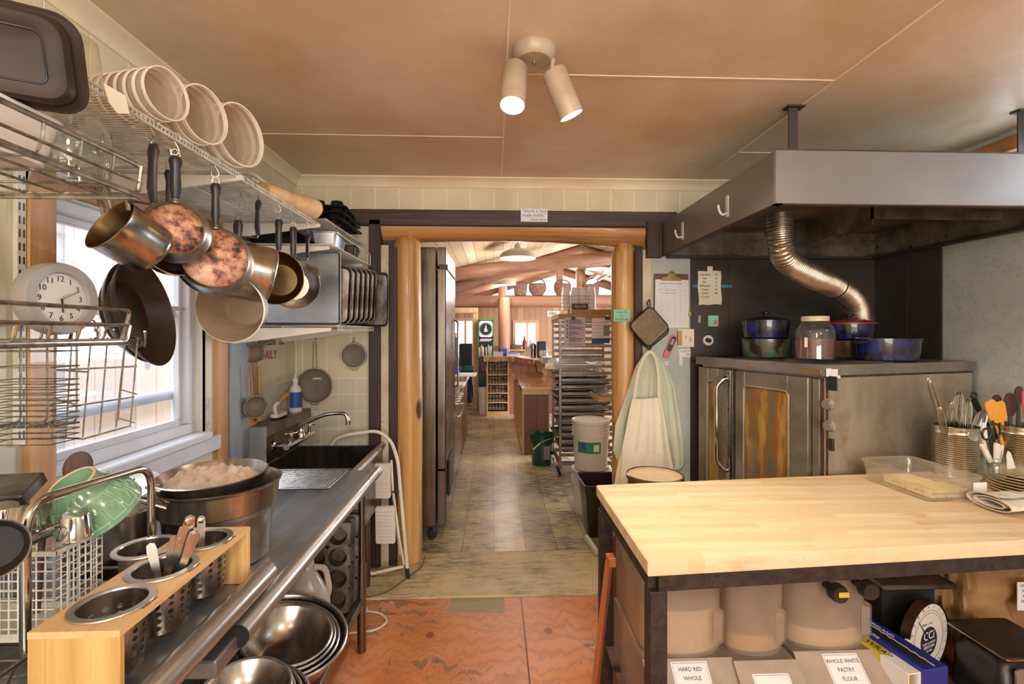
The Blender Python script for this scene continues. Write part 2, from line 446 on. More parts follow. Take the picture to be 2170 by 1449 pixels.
M['hood']=mat('hood_sheet_metal','8a8683',0.42,0.5,col2='7a7672',scale=1.2,spots='5a4a3a',spot_scale=24,spot_t=0.15,rvar=0.08)
M['hoodin']=mat('hood_inside_metal','857c6e',0.5,0.4,col2='4a4238',scale=5,spots='5a3018',spot_scale=12,spot_t=0.33)
M['rust']=mat('rusty_edge','5c4332',0.6,0.4,col2='3a2a22',scale=30)
M['strap']=mat('dark_iron_strap','4e4a47',0.5,0.6,spots='7a4a2a',spot_scale=30,spot_t=0.28)
M['ss']=steel('stainless','c2bcb2','989086',0.25)
M['ssY']=steel('stainless_worn_top','a4a7ae','7c8088',0.32,axis=1,scale=18,stain='86807a',metal=0.72)
M['ssrim']=steel('stainless_rim','c2bdb8','9a948e',0.3,axis=1,scale=22,stain='aba095',metal=0.85)
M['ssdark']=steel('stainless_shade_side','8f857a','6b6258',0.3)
M['ssoven']=steel('oven_side_steel','c0b4a4','9a8e7e',0.3,axis=2,scale=4,stain='8d7860',along=0.3,metal=0.5)
M['ssoventop']=mat('oven_top_steel','9a958e',0.38,0.6,col2='7f7974',scale=4,spots='cfc6ba',spot_scale=60,spot_t=0.24)
M['ovenfront']=mat('oven_front_steel','948a7c',0.36,0.55,col2='6a5e50',scale=3,spots='b8a890',spot_scale=70,spot_t=0.2)
def oven_glass():
    t=NT('baked_on_oven_glass')
    n=t.noise(t.map((3,3,0.8)),2.4,5.0,0.6)
    z=t.sep()[2]
    h=t.math('ADD',n,t.math('MULTIPLY',t.step(z,0.95,1.36),0.10))
    c=t.ramp(h,[(0.34,'bd9a4e'),(0.46,'a98a48'),(0.55,'8f5c28'),(0.64,'6a6654'),(0.76,'735c34')])
    return t.fin(c,0.12,0.2,Coat_Weight=0.6)
M['ovenglass']=oven_glass()
M['maroon']=mat('maroon_control_panel','66302a',0.4,0.2,col2='4c2522',scale=6,spots='c8b8a8',spot_scale=80,spot_t=0.2)
M['chrome']=mat('chrome','d8d4ce',0.12,1.0,col2='bdb8b0',scale=10)
M['wire']=mat('chrome_wire','c8c4bc',0.28,1.0,col2='8a857e',scale=40)
M['wirewhite']=mat('white_coated_wire','dcd9d0',0.35,0.0,col2='b9b4a6',scale=20)
M['black']=mat('black_plastic','1c1a1a',0.35,col2='2b2826',scale=8)
M['iron']=mat('black_iron','25211f',0.45,0.4,col2='3a322c',scale=14,bump=0.3,bscale=200)
M['nonstick']=mat('nonstick_coating','3a2a22',0.38,0.3,col2='2a1f1b',scale=4)
M['speckle']=mat('blue_black_speckled_enamel','2c3440',0.3,col2='1c1e24',scale=60,spots='6f8494',spot_scale=140,spot_t=0.36)
M['roaster']=mat('dark_brown_enamel','33271f',0.42,0.0,col2='46382e',scale=3,spots='8a6a4a',spot_scale=40,spot_t=0.2,Specular_IOR_Level=0.15)
def copper():
    t=NT('tarnished_copper_base'); n=t.noise(t.obj(),20.0,9.0,0.72)
    return t.fin(t.ramp(n,[(0.36,'1a1210'),(0.41,'4a2c22'),(0.47,'8c5c46'),(0.56,'b48a70'),(0.72,'9c705a')]),0.42,0.45)
M['copper']=copper()
M['panin']=steel('stained_pan_inside','8d7450','54402a',0.35,axis=0,scale=6)
M['aluin']=mat('baked_aluminium_inside','b59e84',0.55,0.25,col2='8a735c',scale=3)
M['aluout']=mat('pale_cast_aluminium','dcd8cc',0.4,0.2,col2='c6c0b2',scale=6)
M['alusheet']=steel('aluminium_sheet','b0b4b4','8a8e90',0.34,axis=0,scale=5,along=0.6)
M['bakesheet']=mat('browned_baking_tin','8e8a84',0.35,0.8,col2='4a4038',scale=7)
M['darktin']=mat('dark_baking_tin','35322f',0.38,0.6,col2='1e1c1b',scale=6)
M['cupin']=mat('worn_muffin_cup','6c5f50',0.4,0.7,col2='352d26',scale=10)
M['deli']=clear('deli_plastic','f0e8de',0.15,0.15,diffuse=0.42,dcol='e8dccc',translucent=True)
M['delirim']=mat('deli_plastic_rim','ece2d2',0.3)
M['clearplastic']=clear('clear_plastic','f6f4ee',0.2,0.08,diffuse=0.09,dcol='fff8ee',translucent=True)
M['frost']=clear('frosted_plastic','e6dccf',0.15,0.2,diffuse=0.50,dcol='cfc0b2',translucent=True)
M['jug']=clear('milky_jug_plastic','e8e2da',0.15,0.2,diffuse=0.72,dcol='e0d6cc',translucent=True)
M['glass']=clear('jar_glass','f4f6f4',0.0,0.03,diffuse=0.02)
M['whiteplastic']=mat('white_plastic','ded8d2',0.35,col2='cfc8c0',scale=3)
M['bamboo']=wood('bamboo','d6ad70','bd9155',2,34,0.42,None,along=0.03,bump=0.1,c3='e0bd84')
M['bambooY']=wood('bamboo_top','dab682','c9a06a',1,34,0.42,None,along=0.04,bump=0.1)
def butcher():
    t=NT('maple_butcher_block'); s=t.sep()
    row=t.math('FLOOR',t.math('DIVIDE',s[1],0.037)); l=t.math('FLOOR',t.math('ADD',t.math('MULTIPLY',s[0],1.7),t.math('MULTIPLY',t.n('TexWhiteNoise',{'noise_dimensions':'1D'},W=row).outputs[0],5.0)))
    r=t.n('TexWhiteNoise',{'noise_dimensions':'2D'},Vector=t.n('CombineXYZ',None,X=row,Y=l)).outputs[0]
    c=t.ramp(r,[(0.0,'ceb28c'),(0.5,'d9c09c'),(1.0,'e0ccac')])
    g=t.noise(t.map((0.08,1,0.6)),60.0,4.0,0.7,0.5)
    c=t.mix(t.math('MULTIPLY',t.step(g,0.5,0.7),0.32),c,'c09a66')
    st=t.noise(t.map((0.35,1,1),(2,1,3)),7.0,6.0,0.7)
    c=t.mix(t.math('MULTIPLY',t.step(st,0.60,0.66),0.5),c,'c58c50')
    st2=t.noise(t.map((0.5,1,1),(6,9,3)),9.0,6.0,0.75)
    c=t.mix(t.math('MULTIPLY',t.step(st2,0.60,0.70),0.35),c,'8a8078')
    t.bump(g,0.08,0.002)
    return t.fin(c,0.42)
M['butcher']=butcher()
M['pot_blue']=mat('cobalt_enamel_burnt','1c2468',0.22,col2='15142c',scale=5,spots='16100e',spot_scale=9,spot_t=0.46,Coat_Weight=0.6)
M['pot_green']=mat('green_enamel_burnt','2b5c46',0.28,col2='54462c',scale=7,spots='2a1a12',spot_scale=10,spot_t=0.46,Coat_Weight=0.5)
M['pot_dark']=mat('burnt_enamel_lid','20182c',0.25,col2='181210',scale=6,Coat_Weight=0.5)
M['pot_red']=mat('red_enamel_lid','a02c34',0.35,col2='7c2228',scale=6)
M['pot_brown']=mat('brown_enamel','6a5038',0.3,col2='3a2a20',scale=5)
M['honey']=mat('amber_liquid','84382a',0.3,col2='6a2c22',scale=3)
M['lidgold']=mat('cream_jar_lid','d8cfa4',0.35,col2='bfb48a',scale=8)
M['green']=mat('celadon_glaze','7fa588',0.12,col2='668f72',scale=6,Coat_Weight=0.8)
M['greenline']=mat('pale_glaze_ridge','a4c4a4',0.15,Coat_Weight=0.8)
M['cloth']=mat('apron_cotton','e4dccb',0.85,col2='d8cdb8',scale=3,bump=0.2,bscale=300)
M['shirt']=mat('pale_green_print_cotton','cfd3bf',0.85,col2='c2c6b0',scale=3,spots='7c8470',spot_scale=70,spot_t=0.27)
M['towel']=mat('beige_terry','cbb49c',0.95,col2='b59c84',scale=20,bump=0.8,bscale=260)
M['whitetowel']=mat('white_terry','e4ddd0',0.95,col2='cfc6b8',scale=20,bump=0.8,bscale=260)
M['paper']=mat('paper','e6e0cc',0.7,col2='dad2bc',scale=4)
M['paperw']=mat('white_paper','e9e7ea',0.7)
M['kraft']=mat('kraft_paper','a07c50',0.8,col2='86643c',scale=5,bump=0.5,bscale=14)
M['ink']=mat('ink','24222a',0.6); M['redink']=mat('red_ink','a04038',0.6); M['blueink']=mat('blue_ink','3a4488',0.6); M['greenink']=mat('green_ink','4c5c34',0.6)
M['tape']=mat('blue_tape','3a86a8',0.6); M['mint']=mat('mint_note','8fd0b4',0.7)
M['pink']=mat('pink_plastic','d4707c',0.35); M['orange']=mat('orange_silicone','f0a848',0.45); M['red']=mat('red_plastic','c0402c',0.4)
M['grey']=mat('grey_plastic','a8a29c',0.35,col2='8f8983',scale=4)
M['clockface']=mat('clock_face_grey','d8d5d0',0.5)
M['clip']=mat('brass_clip','b09468',0.3,0.8)
M['hardboard']=mat('brown_hardboard','6a4c38',0.5,col2='59402e',scale=12)
M['quilt']=mat('quilted_tan_cloth','8a7a66',0.9,col2='75674f',scale=16)
M['blackcloth']=mat('black_binding','1f1b1a',0.85)
M['darkwood']=wood('dark_spoon_wood','5c4038','38241e',2,22,0.6,None)
M['lightwood']=wood('light_handle_wood','c89a58','a87a3c',2,22,0.5,None)
M['barklog']=wood('split_log','d8b484','b88c5c',0,10,0.6,'5a3a20',6,0.15,0.3,c3='e6c894')
M['can']=steel('ribbed_can','cfc8b8','a49a86',0.25)
M['cream']=mat('cream_ceramic','dcc6a6',0.35,col2='ceb48e',scale=6)
M['butter']=mat('butter_wrap','f0e2a8',0.5,col2='e8d690',scale=6)
M['cedar']=plank_mat('hall_pine_boards',['c09a7a','b08a6a','cca888','a47c5c'],0.14,0,2,30,0.03,'6a4228',20,rough=0.5,knots='5a3420',tint=0.3)
M['cedarR']=plank_mat('red_pine_boards',['8c5a44','7c4c38','98664e'],0.135,0,2,30,0.03,'3a2014',20,rough=0.45,knots='3c2014',tint=0.35)
M['cedarY']=plank_mat('red_pine_side_boards',['8c5a44','7c4c38','98664e'],0.135,1,2,30,0.03,'3a2014',20,rough=0.45,tint=0.35)
M['liner']=plank_mat('pale_ceiling_boards',['dcc4a0','cfb48e','e6d2b0'],0.12,0,1,30,0.04,'9c8462',14,rough=0.6,tint=0.2)
M['beamX']=wood('hall_log_beam','9c7058','74503e',0,8,0.5,'4a2818',2.0,0.06,0.1,c3='ac8266')
M['beamY']=wood('hall_log_purlin','98705a','74503e',1,8,0.5,'4a2818',2.0,0.06,0.1,c3='bc7c56')
M['postZ']=wood('hall_log_post','a47c62','7c563e',2,8,0.5,'4a2818',2.6,0.07,0.1,c3='c48862')
M['palepine']=wood('pale_pine','d8b484','bc9260',0,10,0.45,None,c3='e2c498')
M['palepineZ']=wood('pale_pine_upright','d0a878','b48a5a',2,10,0.45,None,c3='dcb888')
M['countertop']=wood('polished_wood_top','c48c5c','a87048',1,6,0.15,None,c3='d49c6c',coat=0.8)
M['rack']=mat('sheet_rack_aluminium','9a9690',0.35,0.75,col2='807c78',scale=6)
M['binwhite']=mat('white_bucket','dcd6cc',0.35,col2='ccc4b8',scale=3)
M['bingreen']=mat('dark_green_bucket','1f4a3a',0.3,col2='183c30',scale=4)
M['brownbin']=mat('dark_brown_bin','241814',0.28,col2='33201a',scale=4)
M['lampshade']=mat('pale_enamel_shade','c9c2b2',0.35,0.1)
M['bulb']=emit('lit_bulb','fff2d8',14.0)
M['bulbpend']=emit('lit_pendant_bulb','fff6e6',9.0)
M['brownbox']=mat('cardboard','b09068',0.8,col2='9c7c54',scale=6)
M['basket']=mat('woven_basket','7c5848',0.8,col2='5c4034',scale=40,spots='b89070',spot_scale=60,spot_t=0.4)
M['fence']=plank_mat('outdoor_fence_boards',['bfae98','b09e88','cabca6','a68c70'],0.16,1,2,30,0.03,'6a5844',14,rough=0.7,tint=0.25)
M['ground']=mat('outdoor_ground','a8a094',0.9,col2='8a8276',scale=3)
M['blue_box']=mat('blue_box_print','1c2c8c',0.35,col2='182470',scale=3)
M['yellow_box']=mat('yellow_box_print','c8b43c',0.4)
M['purplegrey']=mat('scale_dial_print','c4bccc',0.4)
M['flour']=mat('flour','e8dfcc',0.95,col2='dcd0b8',scale=10)
M['sugar']=mat('raw_sugar','dcc49a',0.9)
M['knob']=mat('silver_knob','b8b2aa',0.3,0.8)
M['rubber']=mat('black_rubber','181616',0.6)
M['cord']=mat('white_cord','ded6cc',0.5); M['cordg']=mat('grey_cord','5c5850',0.5)
M['label_blue']=mat('blue_label','2c4c9c',0.5); M['label_green']=mat('green_label','1f8a62',0.5)
M['tealmat']=mat('teal_tray','2c4c58',0.3,col2='3a5a60',scale=4)
M['blackstain']=mat('cast_soot','100e0d',0.7,0.0,col2='1a1715',scale=5)
M['binlid']=mat('shade_toned_bin_lid','a8988a',0.45,col2='8f7f72',scale=4,spots='6a5a50',spot_scale=16,spot_t=0.3)  # white lid painted tan, the dimness under the table put into its colour
# ================================================================== THE SETTING
XL,XR,YB,ZC=-1.35,2.72,3.27,2.66
YN=-2.6
T=0.14
# floor of the kitchen: painted plywood; then rough-sawn boards
struct('floor',MB().box(XL-T,XR+T,YN,2.857,-0.05,0.0),M['ply'])
struct('floor_threshold',MB().box(XL,1.6,2.857,3.262,-0.05,0.008,0.006).box(XL,1.6,3.268,3.44,-0.05,0.006,0.004),M['floor3'])
struct('floor_under_oven',MB().box(1.6,XR+T,2.857,3.44,-0.05,0.0),M['ply'])
struct('floor_hall',MB().box(-3.2,4.2,3.444,11.9,-0.05,0.004),M['floor2'])
mb=MB().box(*[c for c in (P(955,1270,Z=0).x,P(1068,1270,Z=0).x)],P(1000,1298,Z=0).y,2.855,0.0,0.003)
struct('floor_patch',mb,M['patchwood'])
# ceiling and its thin battens
struct('ceiling',MB().box(XL-T,XR+T,YN,YB+T,ZC,ZC+0.06),M['ceiling'])
mb=MB()
for x in (0.05,1.43):mb.box(x-0.004,x+0.004,YN,YB,ZC-0.0025,ZC+0.01)
for x0,x1,y in ((XL,0.05,2.56),(XL,0.05,0.2),(0.05,1.43,1.93),(1.43,XR,2.72),(1.43,XR,0.6)):
    mb.box(x0,x1,y-0.004,y+0.004,ZC-0.0025,ZC+0.01)
struct('trim_ceiling',mb,M['seam'])
# crown moulding: a coved section
def crown(name,fixed,lo,hi,along):
    pr=[(0,0),(0.062,0),(0.062,-0.008),(0.05,-0.014),(0.036,-0.022),(0.022,-0.036),(0.014,-0.05),(0.008,-0.062),(0,-0.062)]
    v=[]
    for t in (lo,hi):
        for a,z in pr:
            v.append((fixed+a,t,ZC+z) if along == 'Y' else (t,fixed-a,ZC+z))
    n=len(pr); f=[tuple(range(n)),tuple(range(2*n-1,n-1,-1))]+[(i,(i+1) % n,n+(i+1) % n,n+i) for i in range(n)]
    struct(name,MB().add(v,f),M['crown'])
crown('trim_left',XL,YN,YB,'Y'); crown('trim_back',YB,XL,XR,'X')
# left wall with the window opening
WY0,WY1,WZ0,WZ1=1.48,2.24,1.14,2.03
mb=MB()
mb.box(XL-T,XL,YN,WY0,1.29,ZC).box(XL-T,XL,WY1,YB,1.29,ZC).box(XL-T,XL,WY0,WY1,WZ1,ZC)
struct('wall_left',mb,M['panelL'])
mb=MB().box(XL-T,XL,YN,WY0,0,1.29).box(XL-T,XL,WY1,YB,0,1.29).box(XL-T,XL,WY0,WY1,0,WZ0)
struct('wall_left_lower',mb,M['tileL'])
struct('trim_left_board',MB().box(XL,XL+0.012,YN,1.30,0.94,1.36,0.002),M['splash'])
struct('trim_left_joint',MB().box(XL,XL+0.014,2.66,YB,1.284,1.296,0.002),M['whitetrim'])
struct('trim_corner',MB().box(XL,XL+0.016,YB-0.016,YB,0.9,1.64,0.002),M['whitetrim'])
# back wall (kitchen side) around the doorway
DX0,DX1,DZ=-0.80,1.06,2.42
mb=MB().box(XL-T,DX0,YB,YB+T,1.29,ZC).box(DX1,XR+T,YB,YB+T,1.29,ZC).box(DX0,DX1,YB,YB+T,DZ,ZC)
struct('wall_back',mb,M['panel'])
struct('wall_back_lower',MB().box(XL-T,DX0,YB,YB+T,0,1.29).box(DX1,XR+T,YB,YB+T,0,1.29),M['tileB'])
struct('trim_back_joint',MB().box(XL,P(778,800,Y=YB).x,YB-0.006,YB,1.284,1.294,0.001),M['whitetrim'])
# right wall, with a long high window under the ceiling
RZ0,RZ1,RY0,RY1=2.18,2.56,0.7,2.5
mb=MB().box(XR,XR+T,YN,YB+T,0,RZ0).box(XR,XR+T,YN,RY0,RZ0,ZC).box(XR,XR+T,RY1,YB+T,RZ0,ZC).box(XR,XR+T,RY0,RY1,RZ1,ZC)
struct('wall_right',mb,M['blueboard'])
struct('trim_right',MB().box(XR-0.02,XR+0.03,RY0-0.08,RY1+0.1,RZ1-0.005,RZ1+0.07,0.004).box(XR-0.02,XR+0.03,RY1,RY1+0.07,RZ0,RZ1).box(XR-0.02,XR+0.03,RY0,RY1,RZ0-0.05,RZ0,0.003),M['pineY'])
struct('window_2',MB().box(XR+0.05,XR+0.08,RY0,RY1,RZ1-0.03,RZ1).box(XR+0.05,XR+0.08,RY0,RY1,RZ0,RZ0+0.03).box(XR+0.05,XR+0.08,1.58,1.62,RZ0,RZ1).box(XR+0.05,XR+0.08,2.18,2.22,RZ0,RZ1),M['vinyl'])
struct('window_pane_2',MB().box(XR+0.06,XR+0.065,RY0,RY1,RZ0,RZ1),M['pane'])
# near end of the kitchen, behind the camera
mb=MB().box(XL-T,-0.8,YN-T,YN,0,ZC).box(1.8,XR+T,YN-T,YN,0,ZC).box(-0.8,1.8,YN-T,YN,0,0.75).box(-0.8,1.8,YN-T,YN,1.95,ZC)
struct('wall_near',mb,M['panel'])
struct('window_5',MB().box(-0.8,1.8,YN-0.08,YN-0.04,0.75,0.80).box(-0.8,1.8,YN-0.08,YN-0.04,1.9,1.95).box(0.48,0.52,YN-0.08,YN-0.04,0.8,1.9),M['vinyl'])
# sheet metal and pale boards behind the oven
ax0,ax1=P(1380,700,Y=YB).x,P(1462,700,Y=YB).x
struct('wall_back_pale_board',MB().box(ax0,ax1,YB-0.008,YB,0.0,2.14,0.002),M['blueboard'])
mb=MB().box(ax1,XR-0.012,YB-0.012,YB,0.0,2.32)
mb.box(XR-0.012,XR,2.76,YB,0.0,2.14)
struct('wall_back_metal_sheet',mb,M['darksheet'])
mb=MB().box(ax1+0.27,ax1+0.273,YB-0.016,YB-0.012,0.9,2.2).box(XR-0.015,XR-0.012,2.995,2.998,0.9,2.2)
struct('trim_metal_seam',mb,M['rust'])
# ------------------------------------------------------------------ doorway of peeled logs
def logpost(name,cx,y,r,ztop,cut):
    n=28; rings=[]
    zs=[0.0,0.03,0.5,1.0,1.5,2.0,ztop-0.12]
    for i,z in enumerate(zs):
        rr=r*(1.0+0.02*math.sin(z*3.1+cx*5)+(0.03 if i < 2 else 0))
        rings.append([(cx+0.006*math.sin(z*2)+rr*math.cos(2*PI*k/n),y+rr*math.sin(2*PI*k/n),z) for k in range(n)])
    # the head is cut to a blunt point that is scribed into the lintel
    for fz,fr in ((-0.06,0.93),(-0.02,0.72),(0.012,0.38),(0.02,0.12)):
        rings.append([(cx+r*fr*math.cos(2*PI*k/n),y+r*0.98*math.sin(2*PI*k/n)*min(1,fr+0.15),ztop+fz) for k in range(n)])
    return MB().loft(rings)
mb=logpost('a',P(864,900,Y=3.36).x,3.36,0.098,2.29,0)
struct('wall_back_log_post',mb,M['log'])
mb=logpost('a',P(1322,900,Y=3.36).x,3.36,0.088,2.24,0)
struct('wall_back_log_post',mb,M['log'])
rings=[]
for i in range(15):
    t=i/14; x=-0.80+t*(1.86)
    r=0.098+0.018*(1-t); z=2.325+0.035*math.sin(PI*t)-0.02*t+0.02*(1-t)
    rings.append([(x,3.37+0.12*math.cos(2*PI*k/24),z+r*math.sin(2*PI*k/24)) for k in range(24)])
mb=MB().loft(rings)
struct('wall_back_log_lintel',mb,M['logX'])
def xr(a,b,Y):return P(a,700,Y=Y).x,P(b,700,Y=Y).x
y=YB-0.035
a,b=xr(740,1437,y)
mb=MB().box(a,b,y,YB+0.02,P(0,464,Y=y).z-0.02,P(0,428,Y=y).z-0.02,0.008)
struct('trim_1',mb,M['darkX'])
a,b=xr(781,806,y); struct('trim_2',MB().box(a,b,y,YB+0.1,0.0,2.372,0.004),M['dark'])
a,b=xr(807,823,y+0.02); struct('trim_3',MB().box(a,b,y+0.02,YB+0.05,0.0,2.20,0.002),M['strip'])
a,b=xr(824,842,y+0.03); struct('trim_4',MB().box(a,b,y+0.03,YB+0.05,0.0,2.19,0.002),M['dark'])
a,b=xr(1372,1404,y-0.02); struct('trim_5',MB().box(a,b,y-0.02,YB,2.12,2.37,0.004),M['dark'])
a,b=xr(1346,1362,y+0.02); struct('trim_6',MB().box(a,b,y+0.02,YB+0.06,0.0,2.18,0.002),M['dark'])
a,b=xr(1362,1381,y+0.025); struct('trim_7',MB().box(a,b,y+0.025,YB+0.06,0.0,2.18,0.002),M['strip'])
# the wall thickness hidden behind the logs
struct('wall_back_core',MB().box(DX0,P(840,0,Y=3.36).x,YB+0.05,YB+T,0,DZ).box(P(1340,0,Y=3.36).x,DX1,YB+0.05,YB+T,0,DZ),M['dark'])
# ------------------------------------------------------------------ left window
X0=XL
y0,y1=P(62,700,X=X0+0.02).y,WY0+0.01
struct('trim_8',MB().box(X0,X0+0.02,y0,y1,0.94,2.12,0.003).box(X0-T,X0,y1-0.02,y1,WZ0,WZ1),M['pine'])
struct('trim_9',MB().box(X0,X0+0.022,y0,2.36,WZ1,WZ1+0.10,0.004),M['pineY'])
struct('trim_10',MB().box(X0,X0+0.02,P(453,700,X=X0).y,P(475,700,X=X0).y,0.94,WZ1,0.003),M['pine'])
struct('trim_11',MB().box(X0,X0+0.03,P(475,700,X=X0).y+0.004,P(515,700,X=X0).y,0.94,2.06,0.003),M['greytrim'])
struct('trim_12',MB().box(X0,X0+0.02,P(515,700,X=X0).y,P(537,700,X=X0).y,0.94,2.06,0.003),M['pine'])
# window_1: vinyl frame, two sashes, panes
xg=X0-0.09
mb=MB()
def wframe(mb,x,ya,yb,za,zb,w,d,b=0.004):
    mb.box(x-d,x,ya,yb,za,za+w,b).box(x-d,x,ya,yb,zb-w,zb,b).box(x-d,x,ya,ya+w,za+w,zb-w,b).box(x-d,x,yb-w,yb,za+w,zb-w,b)
wframe(mb,xg+0.06,WY0,WY1,WZ0,WZ1,0.045,0.08)
wframe(mb,xg+0.03,WY0+0.04,WY1-0.04,WZ0+0.04,WZ1-0.04,0.03,0.03)
mb.box(xg-0.01,xg+0.012,WY0,WY1,1.665,1.705,0.003).box(xg-0.03,xg-0.005,WY0,WY1,1.30,1.345,0.003)
mb.box(xg+0.06,xg+0.068,2.05,2.15,1.695,1.715,0.002)
w1=struct('window_1',mb,M['vinyl'])
o=struct('window_pane_1',MB().box(xg,xg+0.004,WY0+0.04,WY1-0.04,WZ0+0.04,WZ1-0.04),M['pane'])
struct('window_sill_1',MB().box(xg+0.06,X0+0.05,WY0+0.01,WY1,WZ0-0.03,WZ0+0.004,0.006).box(X0-0.02,X0+0.03,WY0+0.01,WY1+0.1,WZ0-0.10,WZ0-0.03,0.005),M['vinyl'])
# window lining on the far side
struct('trim_13',MB().box(X0-T,X0,WY1-0.004,WY1+0.02,WZ0,WZ1).box(X0-T,X0,WY0,WY1,WZ1-0.004,WZ1+0.02),M['whitetrim'])
# outdoors beyond the left window: a board fence on the ground
struct('outside_ground',MB().box(-9,XL-T-0.01,-4,9,-0.12,-0.06),M['ground'])
solo('board_fence',MB().box(-3.12,-3.08,-1.5,8.5,-0.06,2.6).box(-3.08,-3.04,-1.5,8.5,1.0,1.09).box(-3.08,-3.04,-1.5,8.5,2.3,2.39),M['fence'],'sunlit pale board fence standing outside the kitchen window','fence')
# ------------------------------------------------------------------ the hall beyond the doorway
HX0,HX1,HY=-1.9,3.6,11.2
struct('wall_hall_left',MB().box(HX0-0.1,HX0,3.42,HY,0,2.6),M['cedarY'])
mb=MB().box(HX1,HX1+0.1,3.42,HY,0,1.15).box(HX1,HX1+0.1,3.42,6.0,1.15,2.7).box(HX1,HX1+0.1,9.0,HY,1.15,2.7).box(HX1,HX1+0.1,6,9,2.4,2.7)
struct('wall_hall_right',mb,M['cedarY'])
# far wall: openings for the left window, the serving window and the gable
def px(x,Y=HY):return P(x,700,Y=Y).x
def pz(y,Y=HY):return P(1000,y,Y=Y).z
mb=MB()
lw0,lw1,lwz0,lwz1=px(963),px(1001),pz(730),pz(680)
sw0,sw1,swz0,swz1=px(1092),px(1136),pz(738),pz(684)
zt=pz(640)
mb.box(HX0,lw0,HY,HY+0.1,0,zt).box(lw0,lw1,HY,HY+0.1,0,lwz0).box(lw0,lw1,HY,HY+0.1,lwz1,zt).box(lw1,sw0,HY,HY+0.1,0,zt)
mb.box(sw0,sw1,HY,HY+0.1,0,swz0).box(sw0,sw1,HY,HY+0.1,swz1,zt).box(sw1,HX1,HY,HY+0.1,0,zt)
struct('wall_hall_back',mb,M['cedar'])
mb=MB()
for a,b,c,d in ((lw0,lw1,lwz0,lwz1),(sw0,sw1,swz0,swz1)):
    mb.box(a-0.06,a,HY-0.03,HY+0.06,c-0.06,d+0.06).box(b,b+0.06,HY-0.03,HY+0.06,c-0.06,d+0.06).box(a,b,HY-0.03,HY+0.06,d,d+0.06).box(a,b,HY-0.03,HY+0.06,c-0.06,c)
mb.box(px(984),px(988),HY,HY+0.05,lwz0,lwz1).box(px(1116),px(1119),HY,HY+0.05,swz0,swz1)
struct('window_3',mb,M['palepineZ'])
struct('window_pane_3',MB().box(lw0,lw1,HY+0.05,HY+0.055,lwz0,lwz1).box(sw0,sw1,HY+0.05,HY+0.055,swz0,swz1),M['pane'])
# door frame at the end of the passage
a,b=xr(1003,1013,9.9); c,d=xr(950,958,9.9)
mb=MB().box(a,b,9.88,9.98,0,pz(655,9.9),0.004).box(c-0.2,b,9.86,9.98,pz(663,9.9),pz(652,9.9),0.004)
struct('trim_14',mb,M['palepineZ'])
# roof: two pale boarded slopes falling from a ridge, log rafters, gable
RX,RZ_,SL=1.55,3.16,0.30
def roofz(x):return RZ_-SL*abs(x-RX)
mb=MB()
for xa,xb in ((-2.2,RX),(RX,4.4)):
    mb.add([(xa,3.42,roofz(xa)),(xb,3.42,roofz(xb)),(xb,12.4,roofz(xb)),(xa,12.4,roofz(xa)),(xa,3.42,roofz(xa)+0.08),(xb,3.42,roofz(xb)+0.08),(xb,12.4,roofz(xb)+0.08),(xa,12.4,roofz(xa)+0.08)],
           [(0,1,2,3),(7,6,5,4),(0,4,5,1),(1,5,6,2),(2,6,7,3),(3,7,4,0)])
struct('ceiling_hall',mb,M['liner'])
for yy in (8.3,9.5):
    for xa,xb in ((-2.0,RX),(RX,4.2)):
        mb=MB().tube([(xa,yy,roofz(xa)-0.10),((xa+xb)/2,yy,roofz((xa+xb)/2)-0.10),(xb,yy,roofz(xb)-0.10)],0.10,14)
        struct('ceiling_hall_rafter',mb,M['beamX'])
# tie beams
p0,p1=P(930,584,Y=6.8),P(1330,543,Y=7.3)
struct('ceiling_hall_brace',MB().tube([p0,(p0+p1)/2+Vector((0,0,0.02)),p1],0.105,18),M['beamX'])
p0,p1=P(930,640,Y=10.4),P(1330,636,Y=10.4)
struct('ceiling_hall_tie_beam',MB().tube([p0-Vector((1,0,0)),p1+Vector((1.2,0,0))],0.135,20),M['beamX'])
TBZ=pz(638,10.4)
for a,b in ((1178,1193),(1220,1240)):
    xa,xb=xr(a,b,10.6); mb=MB().tube([((xa+xb)/2,10.6,TBZ),((xa+xb)/2,10.6,roofz((xa+xb)/2))],(xb-xa)/2,14)
    struct('ceiling_hall_king_post',mb,M['postZ'])
xa,xb=xr(1056,1081,10.0)
struct('ceiling_hall_post',MB().tube([((xa+xb)/2,10.0,0),((xa+xb)/2,10.0,2.35)],(xb-xa)/2,18),M['postZ'])
xa,xb=xr(1056,1074,10.4)
struct('ceiling_hall_post',MB().tube([((xa+xb)/2,10.4,2.3),((xa+xb)/2,10.4,roofz(xa)-0.05)],(xb-xa)/2,18),M['postZ'])
for xq in (P(1290,0,Y=8).x+0.3,P(1000,0,Y=8).x-0.6):
    struct('ceiling_hall_purlin',MB().tube([(xq,3.5,roofz(xq)-0.13),(xq,11.1,roofz(xq)-0.13)],0.09,14),M['beamY'])
